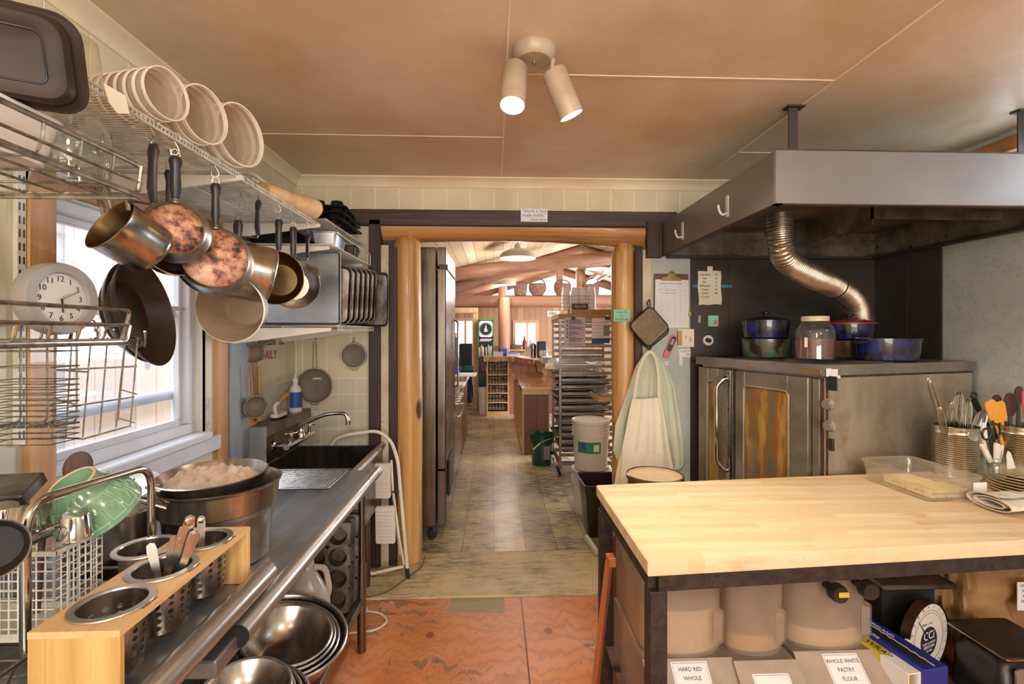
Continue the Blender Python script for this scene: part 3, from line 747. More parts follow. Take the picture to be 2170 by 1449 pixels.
# sloping log rakes framing the gable glass
for xa,xb in ((-1.9,RX),(RX,3.9)):
    struct('ceiling_hall_rake',MB().tube([(xa,HY,roofz(xa)-0.09),(xb,HY,roofz(xb)-0.09)],0.10,14),M['beamX'])
struct('wall_hall_gable_sill',MB().box(HX0,HX1,HY,HY+0.1,zt,zt+0.06),M['beamX'])
mb=MB().add([(HX0,HY+0.05,zt),(HX1,HY+0.05,zt),(HX1,HY+0.05,roofz(HX1)),(RX,HY+0.05,roofz(RX)),(HX0,HY+0.05,roofz(HX0))],[(0,1,2,3,4)])
struct('window_pane_4',mb,M['pane'])
struct('wall_hall_near',MB().box(-3,-0.9,3.42,3.5,0,3).box(1.12,4,3.42,3.5,0,3.2).box(-0.9,1.12,3.42,3.5,2.42,3.4),M['cedar'])
# ================================================================== LEFT SIDE: SINK TABLES
def bz(p0,p1,p2,n=8):
    p0,p1,p2=Vector(p0),Vector(p1),Vector(p2)
    return [p0*(1-t)**2+p1*2*t*(1-t)+p2*t*t for t in [i/n for i in range(n+1)]]
def bend(pts,rad=0.02,n=5):
    """round the corners of a polyline"""
    pts=[Vector(p) for p in pts]; out=[pts[0]]
    for a,b,c in zip(pts,pts[1:],pts[2:]):
        ra=min(rad,(a-b).length*0.48,(c-b).length*0.48)
        out+=bz(b+(a-b).normalized()*ra,b,b+(c-b).normalized()*ra,n)
    return out+[pts[-1]]
# ---- steel work table (farther), rim and legs
t=wthing('steel_work_table','stainless steel work table with rolled rim along the window wall, next to the sink','table',(-0.95,1.85,0))
part('tabletop',MB().box(-1.34,-0.605,1.05,2.49,0.845,0.885,0.004).box(-1.345,-1.32,1.05,2.49,0.85,0.935,0.004),M['ssY'],t)
part('rolled_rim',MB().tube([(-0.605,1.14,0.883),(-0.605,2.47,0.883)],0.027,18),M['ssrim'],t)
part('rim_end_cap',MB().lathe([(0,0),(0.0265,0.0),(0.0265,0.004),(0,0.004)],18,axmat((-0.605,1.1395,0.883),(0,-1,0))),M['blackstain'],t)
for x,yy in ((-0.665,2.40),(-1.27,2.40),(-1.27,1.2)):
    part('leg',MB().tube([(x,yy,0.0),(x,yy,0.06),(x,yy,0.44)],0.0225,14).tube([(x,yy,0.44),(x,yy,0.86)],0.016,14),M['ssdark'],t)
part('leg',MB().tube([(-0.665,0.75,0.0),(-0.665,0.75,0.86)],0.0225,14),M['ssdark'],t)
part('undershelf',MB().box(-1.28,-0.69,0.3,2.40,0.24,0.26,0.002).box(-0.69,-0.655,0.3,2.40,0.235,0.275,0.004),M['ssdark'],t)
# ---- landing table (nearer)
t=wthing('steel_landing_table','nearer stainless steel dish landing table with raised rolled rim, holding the drainers','table',(-0.95,0.6,0))
part('tabletop',MB().box(-1.345,-0.62,-0.4,1.31,0.915,0.935,0.003).box(-1.345,-1.325,-0.4,1.31,0.935,1.0,0.003),M['ssY'],t)
mb=MB().tube([(-0.612,-0.4,0.955),(-0.612,1.295,0.955)],0.028,18)
mb.lathe([(0.028,0),(0.024,0.012),(0.012,0.02),(0,0.022)],18,axmat((-0.612,1.295,0.955),(0,1,0)))
mb.box(-0.64,-0.615,-0.4,1.30,0.92,0.95,0.004)
part('rolled_rim',mb,M['ssrim'],t)
part('leg',MB().tube([(-0.70,0.1,0.0),(-0.70,0.1,0.915)],0.0225,14),M['ssdark'],t)
part('leg',MB().tube([(-1.27,0.1,0.0),(-1.27,0.1,0.915)],0.0225,14),M['ssdark'],t)
# ---- sink with splash, tap
t=wthing('vegetable_sink','deep stainless steel sink with tall splashback in the corner by the doorway','sink',(-1.05,2.9,0))
mb=MB()
sx0,sx1,sy0,sy1,sz=-1.335,-0.76,2.53,3.25,0.835
for a,b,c,d,e,f in ((sx0,sx0+0.02,sy0,sy1,0.48,sz),(sx1-0.02,sx1,sy0,sy1,0.48,sz),(sx0,sx1,sy0,sy0+0.02,0.48,sz),(sx0,sx1,sy1-0.02,sy1,0.48,sz),(sx0,sx1,sy0,sy1,0.46,0.48)):
    mb.box(a,b,c,d,e,f,0.003)
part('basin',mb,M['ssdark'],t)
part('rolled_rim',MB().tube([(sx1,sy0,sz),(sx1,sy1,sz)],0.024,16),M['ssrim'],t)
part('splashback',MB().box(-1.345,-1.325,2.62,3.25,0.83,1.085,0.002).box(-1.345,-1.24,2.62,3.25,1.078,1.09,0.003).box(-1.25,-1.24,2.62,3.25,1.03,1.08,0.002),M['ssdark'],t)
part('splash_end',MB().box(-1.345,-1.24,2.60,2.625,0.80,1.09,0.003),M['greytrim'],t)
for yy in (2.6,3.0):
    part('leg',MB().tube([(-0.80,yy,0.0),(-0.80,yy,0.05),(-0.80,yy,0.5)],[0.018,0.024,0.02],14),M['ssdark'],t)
t=wthing('wall_tap','chrome double-handled swan neck tap over the corner sink','tap',(-1.24,2.86,0.98))
yb0=2.86
mb=MB().tube([(-1.24,2.70,0.965),(-1.15,2.70,0.965)],0.014,12).tube([(-1.24,3.0,0.965),(-1.15,3.0,0.965)],0.014,12).tube([(-1.15,2.66,0.965),(-1.15,3.04,0.965)],0.017,12)
for yy in (2.70,3.0):mb.lathe([(0,0),(0.028,0),(0.026,0.012),(0.014,0.016)],14,axmat((-1.24,yy,0.965),(1,0,0)))
mb.lathe([(0.016,0),(0.024,0.006),(0.024,0.03),(0.016,0.04),(0.014,0.06)],14,Matrix.Translation((-1.15,yb0,0.97)))
part('tap_body',mb,M['chrome'],t)
part('spout',MB().tube(bend([(-1.15,yb0,1.02),(-1.15,yb0,1.055),(-1.0,yb0-0.0,1.115),(-0.885,yb0,1.12),(-0.872,yb0,1.06)],0.04),0.0105,12).lathe([(0.0105,0),(0.015,0.002),(0.015,0.025),(0,0.025)],12,axmat((-0.873,yb0,1.075),(0,0,-1))),M['chrome'],t)
for yy in (2.72,2.99):
    mb=MB().lathe([(0.012,0),(0.012,0.03),(0.007,0.034),(0.007,0.05)],12,Matrix.Translation((-1.15,yy,0.975)))
    for k in range(4):
        a=k*PI/2+0.5; mb.tube([(-1.15,yy,1.028),(-1.15+0.032*math.cos(a),yy+0.032*math.sin(a),1.03)],[0.006,0.009],8)
    part('tap_handle',mb,M['chrome'],t)
# ---- wire cooling rack on the table
def wire_grid(mb,x0,x1,y0,y1,z,step,r,nx=None):
    n=int(round((y1-y0)/step))
    for i in range(n+1):mb.tube([(x0,y0+(y1-y0)*i/n,z),(x1,y0+(y1-y0)*i/n,z)],r,4)
    n=int(round((x1-x0)/(nx or step)))
    for i in range(n+1):mb.tube([(x0+(x1-x0)*i/n,y0,z),(x0+(x1-x0)*i/n,y1,z)],r,4)
    return mb
t=wthing('cooling_rack','black wire cooling rack lying flat on the steel table before the sink','cooling rack',(-0.95,2.3,0.885))
part('wire_grid',wire_grid(MB(),-1.16,-0.74,2.14,2.44,0.905,0.016,0.0013),M['wire'],t)
part('rack_frame',MB().tube([(-1.17,2.13,0.905),(-0.73,2.13,0.905),(-0.73,2.45,0.905),(-1.17,2.45,0.905)],0.003,6,True),M['iron'],t)
for x,yy in ((-0.78,2.13),(-1.1,2.13),(-0.78,2.45),(-1.1,2.45)):
    part('foot',MB().tube(bend([(x-0.012,yy,0.905),(x,yy,0.888),(x+0.012,yy,0.905)],0.006),0.002,5),M['iron'],t)
# ---- shop bottle, brush, on splash shelf
p=P(613,866,X=-1.28)
t=wthing('spray_bottle','white bottle with blue label standing on the sink splashback','bottle',(-1.283,3.10,1.09))
bx,by,b0=-1.283,3.10,1.09
part('bottle_body',MB().lathe([(0,0),(0.036,0),(0.039,0.006),(0.039,0.13),(0.034,0.155),(0.016,0.175),(0.014,0.19)],20,Matrix.Translation((bx,by,b0))),M['whiteplastic'],t)
part('bottle_label',MB().lathe([(0.0396,0.03),(0.0398,0.03),(0.0398,0.13),(0.0396,0.13)],20,Matrix.Translation((bx,by,b0)),-2.2,0.9),M['label_blue'],t)
part('bottle_cap',MB().lathe([(0.017,0.19),(0.017,0.215),(0.008,0.222),(0.006,0.24),(0,0.24)],14,Matrix.Translation((bx,by,b0))),M['whitetrim'],t)
t=wthing('iron_shaped_brush','white scrubbing brush with wooden grip lying on the sink splashback','brush',(-1.28,2.86,1.09))
bp=rrect(0.055,0.15,0.026,5)
part('brush_head',MB().prism(bp,0.012,0.032,Matrix.Translation((-1.29,2.88,1.09))).tube(bend([(-1.29,2.84,1.12),(-1.29,2.82,1.17),(-1.28,2.86,1.19)],0.03),0.011,8),M['whitetrim'],t)
part('bristles',MB().prism([(x*0.9,y*0.93) for x,y in bp],0.0,0.012,Matrix.Translation((-1.29,2.88,1.09))),M['blackstain'],t)
part('grip',MB().tube([(-1.28,2.85,1.185),(-1.275,2.93,1.215),(-1.27,2.97,1.225)],[0.013,0.015,0.012],10),M['lightwood'],t)
# ---- notice and strainers on the walls
sg=wthing('handwritten_notice','clear taped handwritten notice reading vegetable sink DAILY above the sink','notice',(XL+0.004,2.85,1.4))
part('notice_sheet',MB().box(XL+0.002,XL+0.005,2.62,3.10,1.33,1.62),M['paper'],sg)
def lt(Y,Z,X=XL+0.0065):return frame((X,Y,Z),(0,1,0),(0,0,1))
text('vegetable_lettering','vegetable',0.062,lt(2.85,1.545),M['greenink'],sg); text('sink_lettering','sink',0.05,lt(3.04,1.54),M['redink'],sg)
text('daily_lettering','DAILY',0.075,lt(2.87,1.465),M['redink'],sg)
def mesh_disc(mb,c,r,M_,depth=0.05,n=9,wr=0.0008):
    """shallow bowl of crossing wires, local Z the opening"""
    for k in range(-n,n+1):
        u=r*k/(n+0.5); h=math.sqrt(max(0,r*r-u*u))
        for sw in (0,1):
            pts=[]
            for i in range(9):
                v=-h+2*h*i/8; d=-depth*(1-(u*u+v*v)/(r*r))
                pts.append(M_ @ Vector((u,v,d) if sw == 0 else (v,u,d)))
            mb.tube(pts,wr,3)
    return mb
M['sieve']=clear('fine_sieve_mesh','8d8478',0.0,0.4,diffuse=0.72,dcol='8a7f70')
def strainer(name,label,c,r,d,up,hlen,depth=0.05,group=None,wood_=False,loops=True):
    """c centre of the rim; d opening direction; up the way the handle points"""
    c=Vector(c); u=Vector(up).normalized(); dv=Vector(d).normalized(); rt=u.cross(dv).normalized()
    Mx=Matrix((rt,u,dv)).transposed().to_4x4(); Mx.translation=c
    t=wthing(name,label,'strainer',c,group)
    pr=[(r*math.sin(a),-depth*math.cos(a)) for a in [i*PI/2/8 for i in range(9)]]
    part('sieve',MB().lathe(pr,28,Mx),M['sieve'],t)
    ring=[Mx @ Vector((r*math.cos(a),r*math.sin(a),0)) for a in [2*PI*i/32 for i in range(32)]]
    part('rim',MB().tube(ring,0.004,6,True),M['wire'],t)
    if hlen:
        mb=MB()
        for sx in (-1,1):mb.tube([Mx @ Vector((sx*0.014,r,0)),Mx @ Vector((sx*0.009,r+hlen*0.8,0)),Mx @ Vector((sx*0.011,r+hlen*0.95,0)),Mx @ Vector((0,r+hlen,0))],0.0024,6)
        part('handle',mb,M['wire'],t)
    mb=MB().tube([Mx @ Vector((-0.03,-r,0)),Mx @ Vector((-0.02,-r-0.018,0)),Mx @ Vector((0.02,-r-0.018,0)),Mx @ Vector((0.03,-r,0))],0.0025,6)
    part('rest_loop',mb,M['wire'],t)
    return t
c=P(669,816,Y=YB-0.03); strainer('wire_strainer','large round mesh strainer with long wire handle hanging on the back wall',(c.x,YB-0.05,c.z),0.112,(0,-1,0),(0,0,1),0.18)
c=P(751,753,Y=YB-0.03); strainer('wire_strainer','small handleless round mesh strainer hanging beside the dark door board',(c.x,YB-0.045,c.z),0.082,(0,-1,0),(0,0,1),0.012,0.03)
mb=MB()
for x_,y_ in ((671,716),(751,718)):
    c=P(x_,y_,Y=YB); solo('wall_hook',MB().tube([(c.x,YB,c.z+0.01),(c.x,YB-0.012,c.z),(c.x,YB-0.012,c.z-0.012),(c.x,YB-0.02,c.z-0.006)],0.002,6),M['iron'],'tiny black hook holding the %s strainer on the back wall' % ('large' if x_ < 700 else 'small'),'hook','strainer hooks')
# two ladles/strainers hanging off the window trim
c=P(538,748,X=-1.30); strainer('hanging_strainer','small upper strainer hanging upside down on the pine trim by the sink',c,0.052,(0.8,-0.6,0.1),(0.0,0.1,-1),0.20,0.045)
c=P(541,862,X=-1.27); strainer('hanging_strainer','conical steel strainer hanging lowest on the pine trim by the sink',c,0.058,(0.75,-0.66,0),(-0.05,-0.1,1),0.17,0.06)
c=P(553,868,X=-1.31)
t=wthing('wooden_paddle','light wooden paddle hanging behind the conical strainer','utensil',(XL+0.02,c.y,c.z))
part('paddle_blade',MB().prism(rrect(0.07,0.13,0.034,6),0,0.008,frame((XL+0.03,c.y,c.z),(0,1,0),(0,0,1))),M['lightwood'],t)
part('paddle_handle',MB().tube([(XL+0.034,c.y,c.z+0.06),(XL+0.034,c.y-0.01,c.z+0.24)],0.007,8),M['lightwood'],t)

# ================================================================== LONG WIRE SHELF WITH HANGING PANS
SZ,SXF,SY0,SY1=2.15,-0.885,0.80,2.42
t=wthing('long_wire_shelf','long white wire shelf under the ceiling over the window, pans hooked on its edge','shelf',(-1.1,1.6,SZ))
mb=MB()
n=112
for i in range(n+1):
    yy=SY0+(SY1-SY0)*i/n; mb.tube([(XL+0.01,yy,SZ),(SXF,yy,SZ),(SXF,yy,SZ-0.012)],0.0017,4)
part('shelf_wires',mb,M['wirewhite'],t)
mb=MB()
for x,z in ((XL+0.012,SZ-0.004),(-1.12,SZ-0.004),(SXF,SZ+0.001),(SXF,SZ-0.014)):mb.tube([(x,SY0,z),(x,SY1,z)],0.0032,6)
part('shelf_rails',mb,M['wirewhite'],t)
for yy in (1.0,1.66,2.38):
    mb=MB().add([(XL+0.005,yy-0.006,SZ-0.01),(SXF+0.02,yy-0.006,SZ-0.01),(XL+0.005,yy-0.006,SZ-0.09),(XL+0.005,yy+0.006,SZ-0.01),(SXF+0.02,yy+0.006,SZ-0.01),(XL+0.005,yy+0.006,SZ-0.09),(SXF+0.02,yy-0.006,SZ-0.025),(SXF+0.02,yy+0.006,SZ-0.025)],
                  [(0,1,6,2),(5,7,4,3),(0,3,4,1),(1,4,7,6),(6,7,5,2),(2,5,3,0)])
    part('bracket',mb,M['whitetrim'],t)
# slotted standards
def standard(label,yy,z0,z1):
    t=wthing('slotted_standard',label,'shelf standard',(XL,yy,z0),'slotted shelf standards')
    part('channel',MB().box(XL+0.001,XL+0.014,yy-0.014,yy+0.014,z0,z1,0.002),M['whitetrim'],t)
    mb=MB(); z=z0+0.02
    while z < z1-0.03:
        for dy in (-0.006,0.006):mb.box(XL+0.0135,XL+0.0150,yy+dy-0.0018,yy+dy+0.0018,z,z+0.022)
        z+=0.038
    part('slots',mb,M['black'],t)
standard('white double-slotted shelf standard left of the window post',P(46,600,X=XL+0.014).y,1.28,2.14)
standard('white double-slotted shelf standard under the far end of the long shelf',2.40,1.62,2.14)
# s hooks
hk=thing('s_hook','x','hook',(0,0,0))
part('hook_wire',MB().tube(bend([(0.012,0,-0.012),(0.010,0,0.004),(-0.004,0,0.006),(-0.008,0,-0.008),(0,0,-0.024),(0.010,0,-0.042),(0.002,0,-0.058),(-0.012,0,-0.052),(-0.012,0,-0.040)],0.01,3),0.0016,6),M['wire'],hk)
first_hook=[hk]
def hook(y_,label,x=SXF,z=SZ,rz=0.6):
    if first_hook:
        h=first_hook.pop(); h.location=(x,y_,z); h.rotation_euler=(0,0,rz); h['label']=label; h['group']='S hooks on the long wire shelf'; return h
    return dup(hk,(x,y_,z),rz,label,'S hooks on the long wire shelf')
def pan(name,label,y_,hl,R,depth,az,body='ss',inner='panin',base=None,hmat='black',tilt=0.0,roll=0.0,flare=0.85,ring=True,hw=0.011,x=SXF,dz=0.050,cat='saucepan',rim=0.004,group='pans hanging from the long wire shelf',spout=False,neck=0.015,pitch=0.0,sh=0.5):
    """hangs by its handle; its opening looks along local -Y, turned by az"""
    t=thing(name,label,cat,(x,y_,SZ-dz),(tilt,roll,az),group)
    zc=-(0.012+hl+neck+R)
    dy=-depth*sh
    A=Matrix.Translation((0,dy,zc+R)) @ Matrix.Rotation(-pitch,4,'X') @ Matrix.Translation((0,0,-R)) @ Matrix.Rotation(PI/2,4,'X')   # local Z of the lathe -> -Y (opening)
    rb=R*flare; cr=min(0.02,depth*0.4)
    outer=[(0,-depth)]+[(rb-cr,-depth)]+[(rb-cr+cr*math.sin(a),-depth+cr-cr*math.cos(a)) for a in (PI/8,PI/4,3*PI/8,PI/2)]+[(rb+(R-rb)*0.5,-depth*0.45),(R,-rim),(R+rim*0.8,0),(R+rim*0.2,0.001)]
    part('pan_body',MB().lathe(outer,40,A),M[body],t)
    part('pan_inside',MB().lathe([(R+rim*0.2,0.001),(R-0.002,-0.004),(rb-0.003,-depth+cr),(rb-cr,-depth+0.004),(0,-depth+0.004)],40,A),M[inner],t)
    if base:part('base_disc',MB().lathe([(0,-depth-0.003),(rb-cr*0.7,-depth-0.003),(rb-cr*0.4,-depth)],36,A),M[base],t)
    if hmat:
        zt=-0.012
        mb=MB().tube([(0,0.006,zt),(0,0.006,zt-hl*0.10),(0,0.004,zt-hl*0.3),(0,0.002,zt-hl*0.75),(0,0.006,zt-hl)],[hw*1.0,hw*1.5,hw*1.1,hw*1.25,hw*0.9],10,flat=0.6)
        part('handle',mb,M[hmat],t)
        part('handle_neck',MB().tube([(0,0.006,zt-hl+0.005),(0,0.002,zt-hl-neck*0.5),(0,dy*0.75,zc+R+0.006),(0,dy+0.003,zc+R+0.002),(0,dy+0.006,zc+R-0.02)],[0.006,0.006,0.007,0.009,0.009],8,flat=0.5),M['ss'],t)
        if ring:part('hanging_ring',MB().tube([(0.0,0.006,zt-0.008),(0.011,0.006,zt+0.004),(0.008,0.006,zt+0.016),(0,0.006,zt+0.021),(-0.008,0.006,zt+0.016),(-0.011,0.006,zt+0.004)],0.0018,6,True),M['wire'],t)
    return t
# (label, hook y, handle len, radius, depth, az, ...)
def yat(pxx):return P(pxx,300,X=SXF).y
ys=[yat(320),yat(372),yat(415),yat(465),yat(535),yat(590),yat(622),yat(650)]
pan('saucepan','steel saucepan hanging nearest, its dull brown inside turned to the room',ys[0],0.15,0.07,0.115,-0.42,pitch=0.5,flare=0.97,hw=0.0125)
pan('copper_bottomed_pan','shallow pan showing its pinkish copper base with black scorch marks, second from the window post',ys[1],0.115,0.082,0.055,PI+0.55,base='copper',flare=0.88,inner='panin',sh=-0.3)
pan('open_saute_pan','polished saute pan with dark inside hanging behind the pink copper base',ys[2]+0.02,0.12,0.092,0.06,0.9,flare=0.95,inner='nonstick',pitch=0.15,x=SXF-0.085)
pan('copper_bottomed_pan','wide pan showing its browned copper base with rivet dots, below the third handle',ys[3]-0.02,0.13,0.104,0.07,PI+0.5,base='copper',flare=0.9,hw=0.010,dz=0.065,sh=-0.3)
pan('tall_saucepan','tall polished saucepan with riveted black handle in the middle of the row',ys[4]+0.01,0.13,0.106,0.155,-1.0,x=SXF+0.01,flare=0.985,hw=0.013,pitch=0.2)
pan('round_saucepan','medium steel saucepan with curved lip hanging open behind the tall polished one',ys[5],0.125,0.105,0.09,0.2,flare=0.8,inner='panin',dz=0.072)
pan('flared_skillet','thin steel skillet hanging open, its black handle second from the far end',ys[6],0.135,0.105,0.045,0.5,flare=0.8,inner='ss',dz=0.07)
pan('small_saucepan','small deep saucepan with blue-black handle hanging farthest along the shelf',ys[7],0.11,0.088,0.12,-1.0,flare=0.98,pitch=0.2,dz=0.075)
for i,(nm) in enumerate(('nearest steel saucepan','pink copper-bottomed pan','open saute pan','browned copper-bottomed pan','tall polished saucepan','medium round saucepan','thin flared skillet','small far saucepan')):
    hook(ys[i]+(0.02 if i == 2 else -0.02 if i == 3 else 0),'bent wire S hook holding the '+nm,x=SXF-(0.085 if i == 2 else 0),rz=0.5 if i % 2 else 0.9)
# the white cast pan with pouring lips, lower than the rest
yq=yat(515)
t=pan('white_cast_saucepan','large off-white cast aluminium pan with pouring lips and stained inside, hanging lowest',yq,0.19,0.112,0.12,0.02,body='aluout',inner='aluin',flare=0.74,dz=0.14,hw=0.012,rim=0.006,x=SXF-0.02,pitch=-0.1)
hook(yq,'bent wire S hook holding the large off-white cast pan',rz=0.9)
dup(hk,(SXF,yq,SZ-0.055),0.2,'second S hook linked below the one that holds the off-white cast pan','S hooks on the long wire shelf')
# two black skillets hanging in front of the window, from a rail hook under the shelf
for yy,xx,R,az,lab,bm,inn in ((1.46,-1.18,0.15,1.75,'rear blue-black speckled skillet hanging by the clock','speckle','nonstick'),(1.345,-1.07,0.152,1.78,'front black nonstick skillet hanging against the window','iron','nonstick')):
    t=pan('skillet',lab,yy,0.17,R,0.05,az,body=bm,inner=inn,flare=0.75,x=xx,dz=0.12,hmat='wire',hw=0.009,neck=0.05,cat='skillet',group='black skillets by the window',tilt=-0.2)
    part('rivet',MB().lathe([(0,0.003),(0.008,0.002),(0.009,0)],10,Matrix.Translation((0,0.004,-(0.012+0.17+0.05+R)+R*0.8)) @ Matrix.Rotation(PI/2,4,'X')),M['chrome'],t)
    lk=hook(yy,'S hook over a shelf wire holding the '+('rear speckled skillet' if 'rear' in lab else 'front black skillet'),x=xx)
    dup(hk,(xx,yy,SZ-0.055),0.3,'lower linked S hook holding the '+('rear speckled skillet' if 'rear' in lab else 'front black skillet'),'S hooks on the long wire shelf')
# ---- deli containers nested in three rows on the shelf
def delibox(R,h):
    t=thing('plastic_tub','x','container')
    part('tub_wall',MB().lathe([(0,0),(R*0.84,0),(R*0.86,0.004),(R*0.965,h*0.86)],30),M['deli'],t)
    part('tub_rim',MB().lathe([(R*0.96,h*0.84),(R*0.985,h*0.86),(R,h*0.97),(R,h),(R*0.955,h),(R*0.95,h*0.87)],30),M['delirim'],t)
    return t
def row(R,h,start,d,n,step,lab,group):
    """tubs lie on their sides, their mouths along d"""
    d=Vector(d).normalized(); proto=None
    words=['front tub with open mouth','second tub','third tub','fourth tub','fifth tub','sixth tub','seventh tub','last tub']
    for i in range(n):
        loc=Vector(start)-d*step*i-d*h
        if proto is None:proto=delibox(R,h); o=proto
        else:o=dup(proto)
        o.location=loc; o.rotation_euler=d.to_track_quat('Z','Y').to_euler()
        o['label']=('translucent plastic tub, %s' % words[min(i,7)])+' of '+lab; o['group']=group
c=P(372,212,X=-0.90)
row(0.066,0.06,(-0.855,1.27,2.160+0.066),(0.97,-0.25,0.0),8,0.029,'the nearest stack on the long shelf','nested tubs, near stack')
row(0.083,0.09,(-0.85,1.425,2.16+0.083),(0.97,-0.25,0.0),4,0.034,'the middle stack on the long shelf','nested tubs, middle stack')
row(0.102,0.10,(-0.845,1.615,2.16+0.102),(0.97,-0.25,0.0),4,0.036,'the wide far shelf stack','nested tubs, far stack')
# bags and papers on the shelf
def slab(name,label,cat,x0,x1,y0,y1,z0,z1,m,rz=0,b=0.004):
    mb=MB().box(x0-(x0+x1)/2,x1-(x0+x1)/2,y0-(y0+y1)/2,y1-(y0+y1)/2,0,z1-z0,b)
    o=mesh_obj(name,mb,m); o.location=((x0+x1)/2,(y0+y1)/2,z0); o.rotation_euler=(0,0,rz); OFF[o.name]=Vector((0,0,0))
    return props(o,label,cat)
slab('pale_tray','pale blue plastic tray lying on the long wire shelf seen through its wires','tray',-1.28,-0.98,1.12,1.52,2.153,2.158,M['frost'],0.05)
slab('folder','white folder with coloured print lying at the near end of the long shelf','folder',-1.27,-0.99,0.85,1.08,2.153,2.168,M['paperw'],-0.2)
slab('pale_tray','pale plastic tray lying on the long wire shelf near its middle','tray',-1.30,-0.96,1.66,2.05,2.153,2.158,M['frost'],0.0)
t=wthing('paper_tag','torn cream paper tag hanging over the near shelf edge','tag',(-0.87,1.06,2.13))
c0=P(243,212,X=-0.86)
part('tag_paper',MB().prism([(-0.02,0.03),(0.022,0.02),(0.028,-0.02),(0.004,-0.03),(-0.012,-0.01)],0,0.0008,frame((c0.x,c0.y,c0.z),(0.45,0.88,0),(-0.1,0.05,1))),M['paper'],t)
text('tag_lettering','6"',0.016,frame((c0.x+0.0012,c0.y-0.001,c0.z-0.012),(0.45,0.88,0),(-0.1,0.05,1)),M['ink'],t)
# white slatted basket and split log at the far end
mb=MB(); bx0,bx1,by0,by1,bz0,bz1=-1.30,-1.06,2.10,2.36,2.154,2.30
for i in range(10):
    u=bx0+(bx1-bx0)*i/9; mb.box(u-0.005,u+0.005,by0,by0+0.004,bz0,bz1)
    u=by0+(by1-by0)*i/9; mb.box(bx1-0.004,bx1,u-0.005,u+0.005,bz0,bz1)
for z in (bz0,bz0+0.04,bz0+0.075,bz1-0.03):mb.box(bx0,bx1,by0-0.001,by0+0.005,z,z+0.014).box(bx1-0.005,bx1+0.001,by0,by1,z,z+0.014)
mb.box(bx0,bx1,by0,by1,bz0,bz0+0.004).box(bx0,bx0+0.004,by0,by1,bz0,bz1).box(bx0,bx1,by1-0.004,by1,bz0,bz1)
mb.box(bx0-0.006,bx1+0.006,by0-0.008,by0+0.004,bz1-0.012,bz1).box(bx1-0.004,bx1+0.008,by0,by1,bz1-0.012,bz1)
solo('plastic_basket',mb,M['wirewhite'],'small white slatted plastic basket at the far end of the long shelf','basket')
# split log: half-round stick of wood resting across the shelf
a0=P(545,402,Y=1.98); a1=P(664,410,Y=2.36)
a0=Vector((-1.02,1.98,2.198)); a1=Vector((-0.90,2.42,2.198)); 
p0=P(552,400,X=-0.99); p1=P(662,406,Y=2.33)
ax=(p1-p0); rings=[]
ax.z=0; L=ax.length; axn=ax.normalized(); sd=axn.cross(Vector((0,0,1)))
for i in range(9):
    t_=i/8; r=0.046*(0.88+0.2*t_+0.04*math.sin(9*t_)); c=p0+axn*L*t_; c.z=2.2
    rings.append([tuple(c+sd*r*math.cos(2*PI*k/16)*(1.25)+Vector((0,0,r*(math.sin(2*PI*k/16) if math.sin(2*PI*k/16) > -0.75 else -0.95)))) for k in range(16)])
solo('split_log',MB().loft(rings),M['barklog'],'split piece of pale firewood lying across the far end of the long shelf','log')
# ================================================================== SHELVES AND TINS ABOVE THE SINK
t=wthing('sink_wire_shelf','lower white wire shelf above the sink carrying the baking sheets','shelf',(-1.08,2.8,1.62))
mb=MB()
for i in range(40):
    yy=2.45+0.72*i/39; mb.tube([(XL+0.01,yy,1.635),(-0.80,yy,1.635),(-0.80,yy,1.615)],0.002,4)
for x,z in ((XL+0.02,1.63),(-1.08,1.63),(-0.80,1.637),(-0.80,1.613)):mb.tube([(x,2.45,z),(x,3.17,z)],0.0035,6)
part('shelf_wires',mb,M['wirewhite'],t)
for yy in (2.44,3.05):
    mb=MB().add([(XL+0.005,yy-0.006,1.625),(-0.83,yy-0.006,1.625),(-0.83,yy-0.006,1.61),(XL+0.005,yy-0.006,1.54)]+[(XL+0.005,yy+0.006,1.625),(-0.83,yy+0.006,1.625),(-0.83,yy+0.006,1.61),(XL+0.005,yy+0.006,1.54)],
                  [(0,1,2,3),(7,6,5,4),(0,4,5,1),(1,5,6,2),(2,6,7,3),(3,7,4,0)])
    part('bracket',mb,M['whitetrim'],t)
t=wthing('upper_wire_rack','white wire rack with raised lip over the baking sheets, holding tins','shelf',(-1.05,2.8,2.03))
mb=MB()
uz=2.05
for i in range(34):
    yy=2.43+0.75*i/33; mb.tube([(XL+0.01,yy,uz),(-0.82,yy,uz)],0.002,4)
for x in (XL+0.02,-1.08,-0.82):mb.tube([(x,2.43,uz-0.004),(x,3.18,uz-0.004)],0.0035,6)
part('shelf_wires',mb,M['wirewhite'],t)
part('raised_lip',MB().tube(bend([(-0.82,2.46,uz),(-0.82,2.46,uz+0.07),(-0.82,3.16,uz+0.07),(-0.82,3.16,uz)],0.02),0.004,6).tube([(-0.82,3.1,uz),(-0.82,3.1,uz+0.07)],0.003,6),M['wirewhite'],t)
for yy in (2.44,3.05):
    mb=MB().add([(XL+0.005,yy-0.005,uz-0.01),(-0.84,yy-0.005,uz-0.01),(-0.84,yy-0.005,uz-0.025),(XL+0.005,yy-0.005,uz-0.09)]+[(XL+0.005,yy+0.005,uz-0.01),(-0.84,yy+0.005,uz-0.01),(-0.84,yy+0.005,uz-0.025),(XL+0.005,yy+0.005,uz-0.09)],
                  [(0,1,2,3),(7,6,5,4),(0,4,5,1),(1,5,6,2),(2,6,7,3),(3,7,4,0)])
    part('bracket',mb,M['whitetrim'],t)
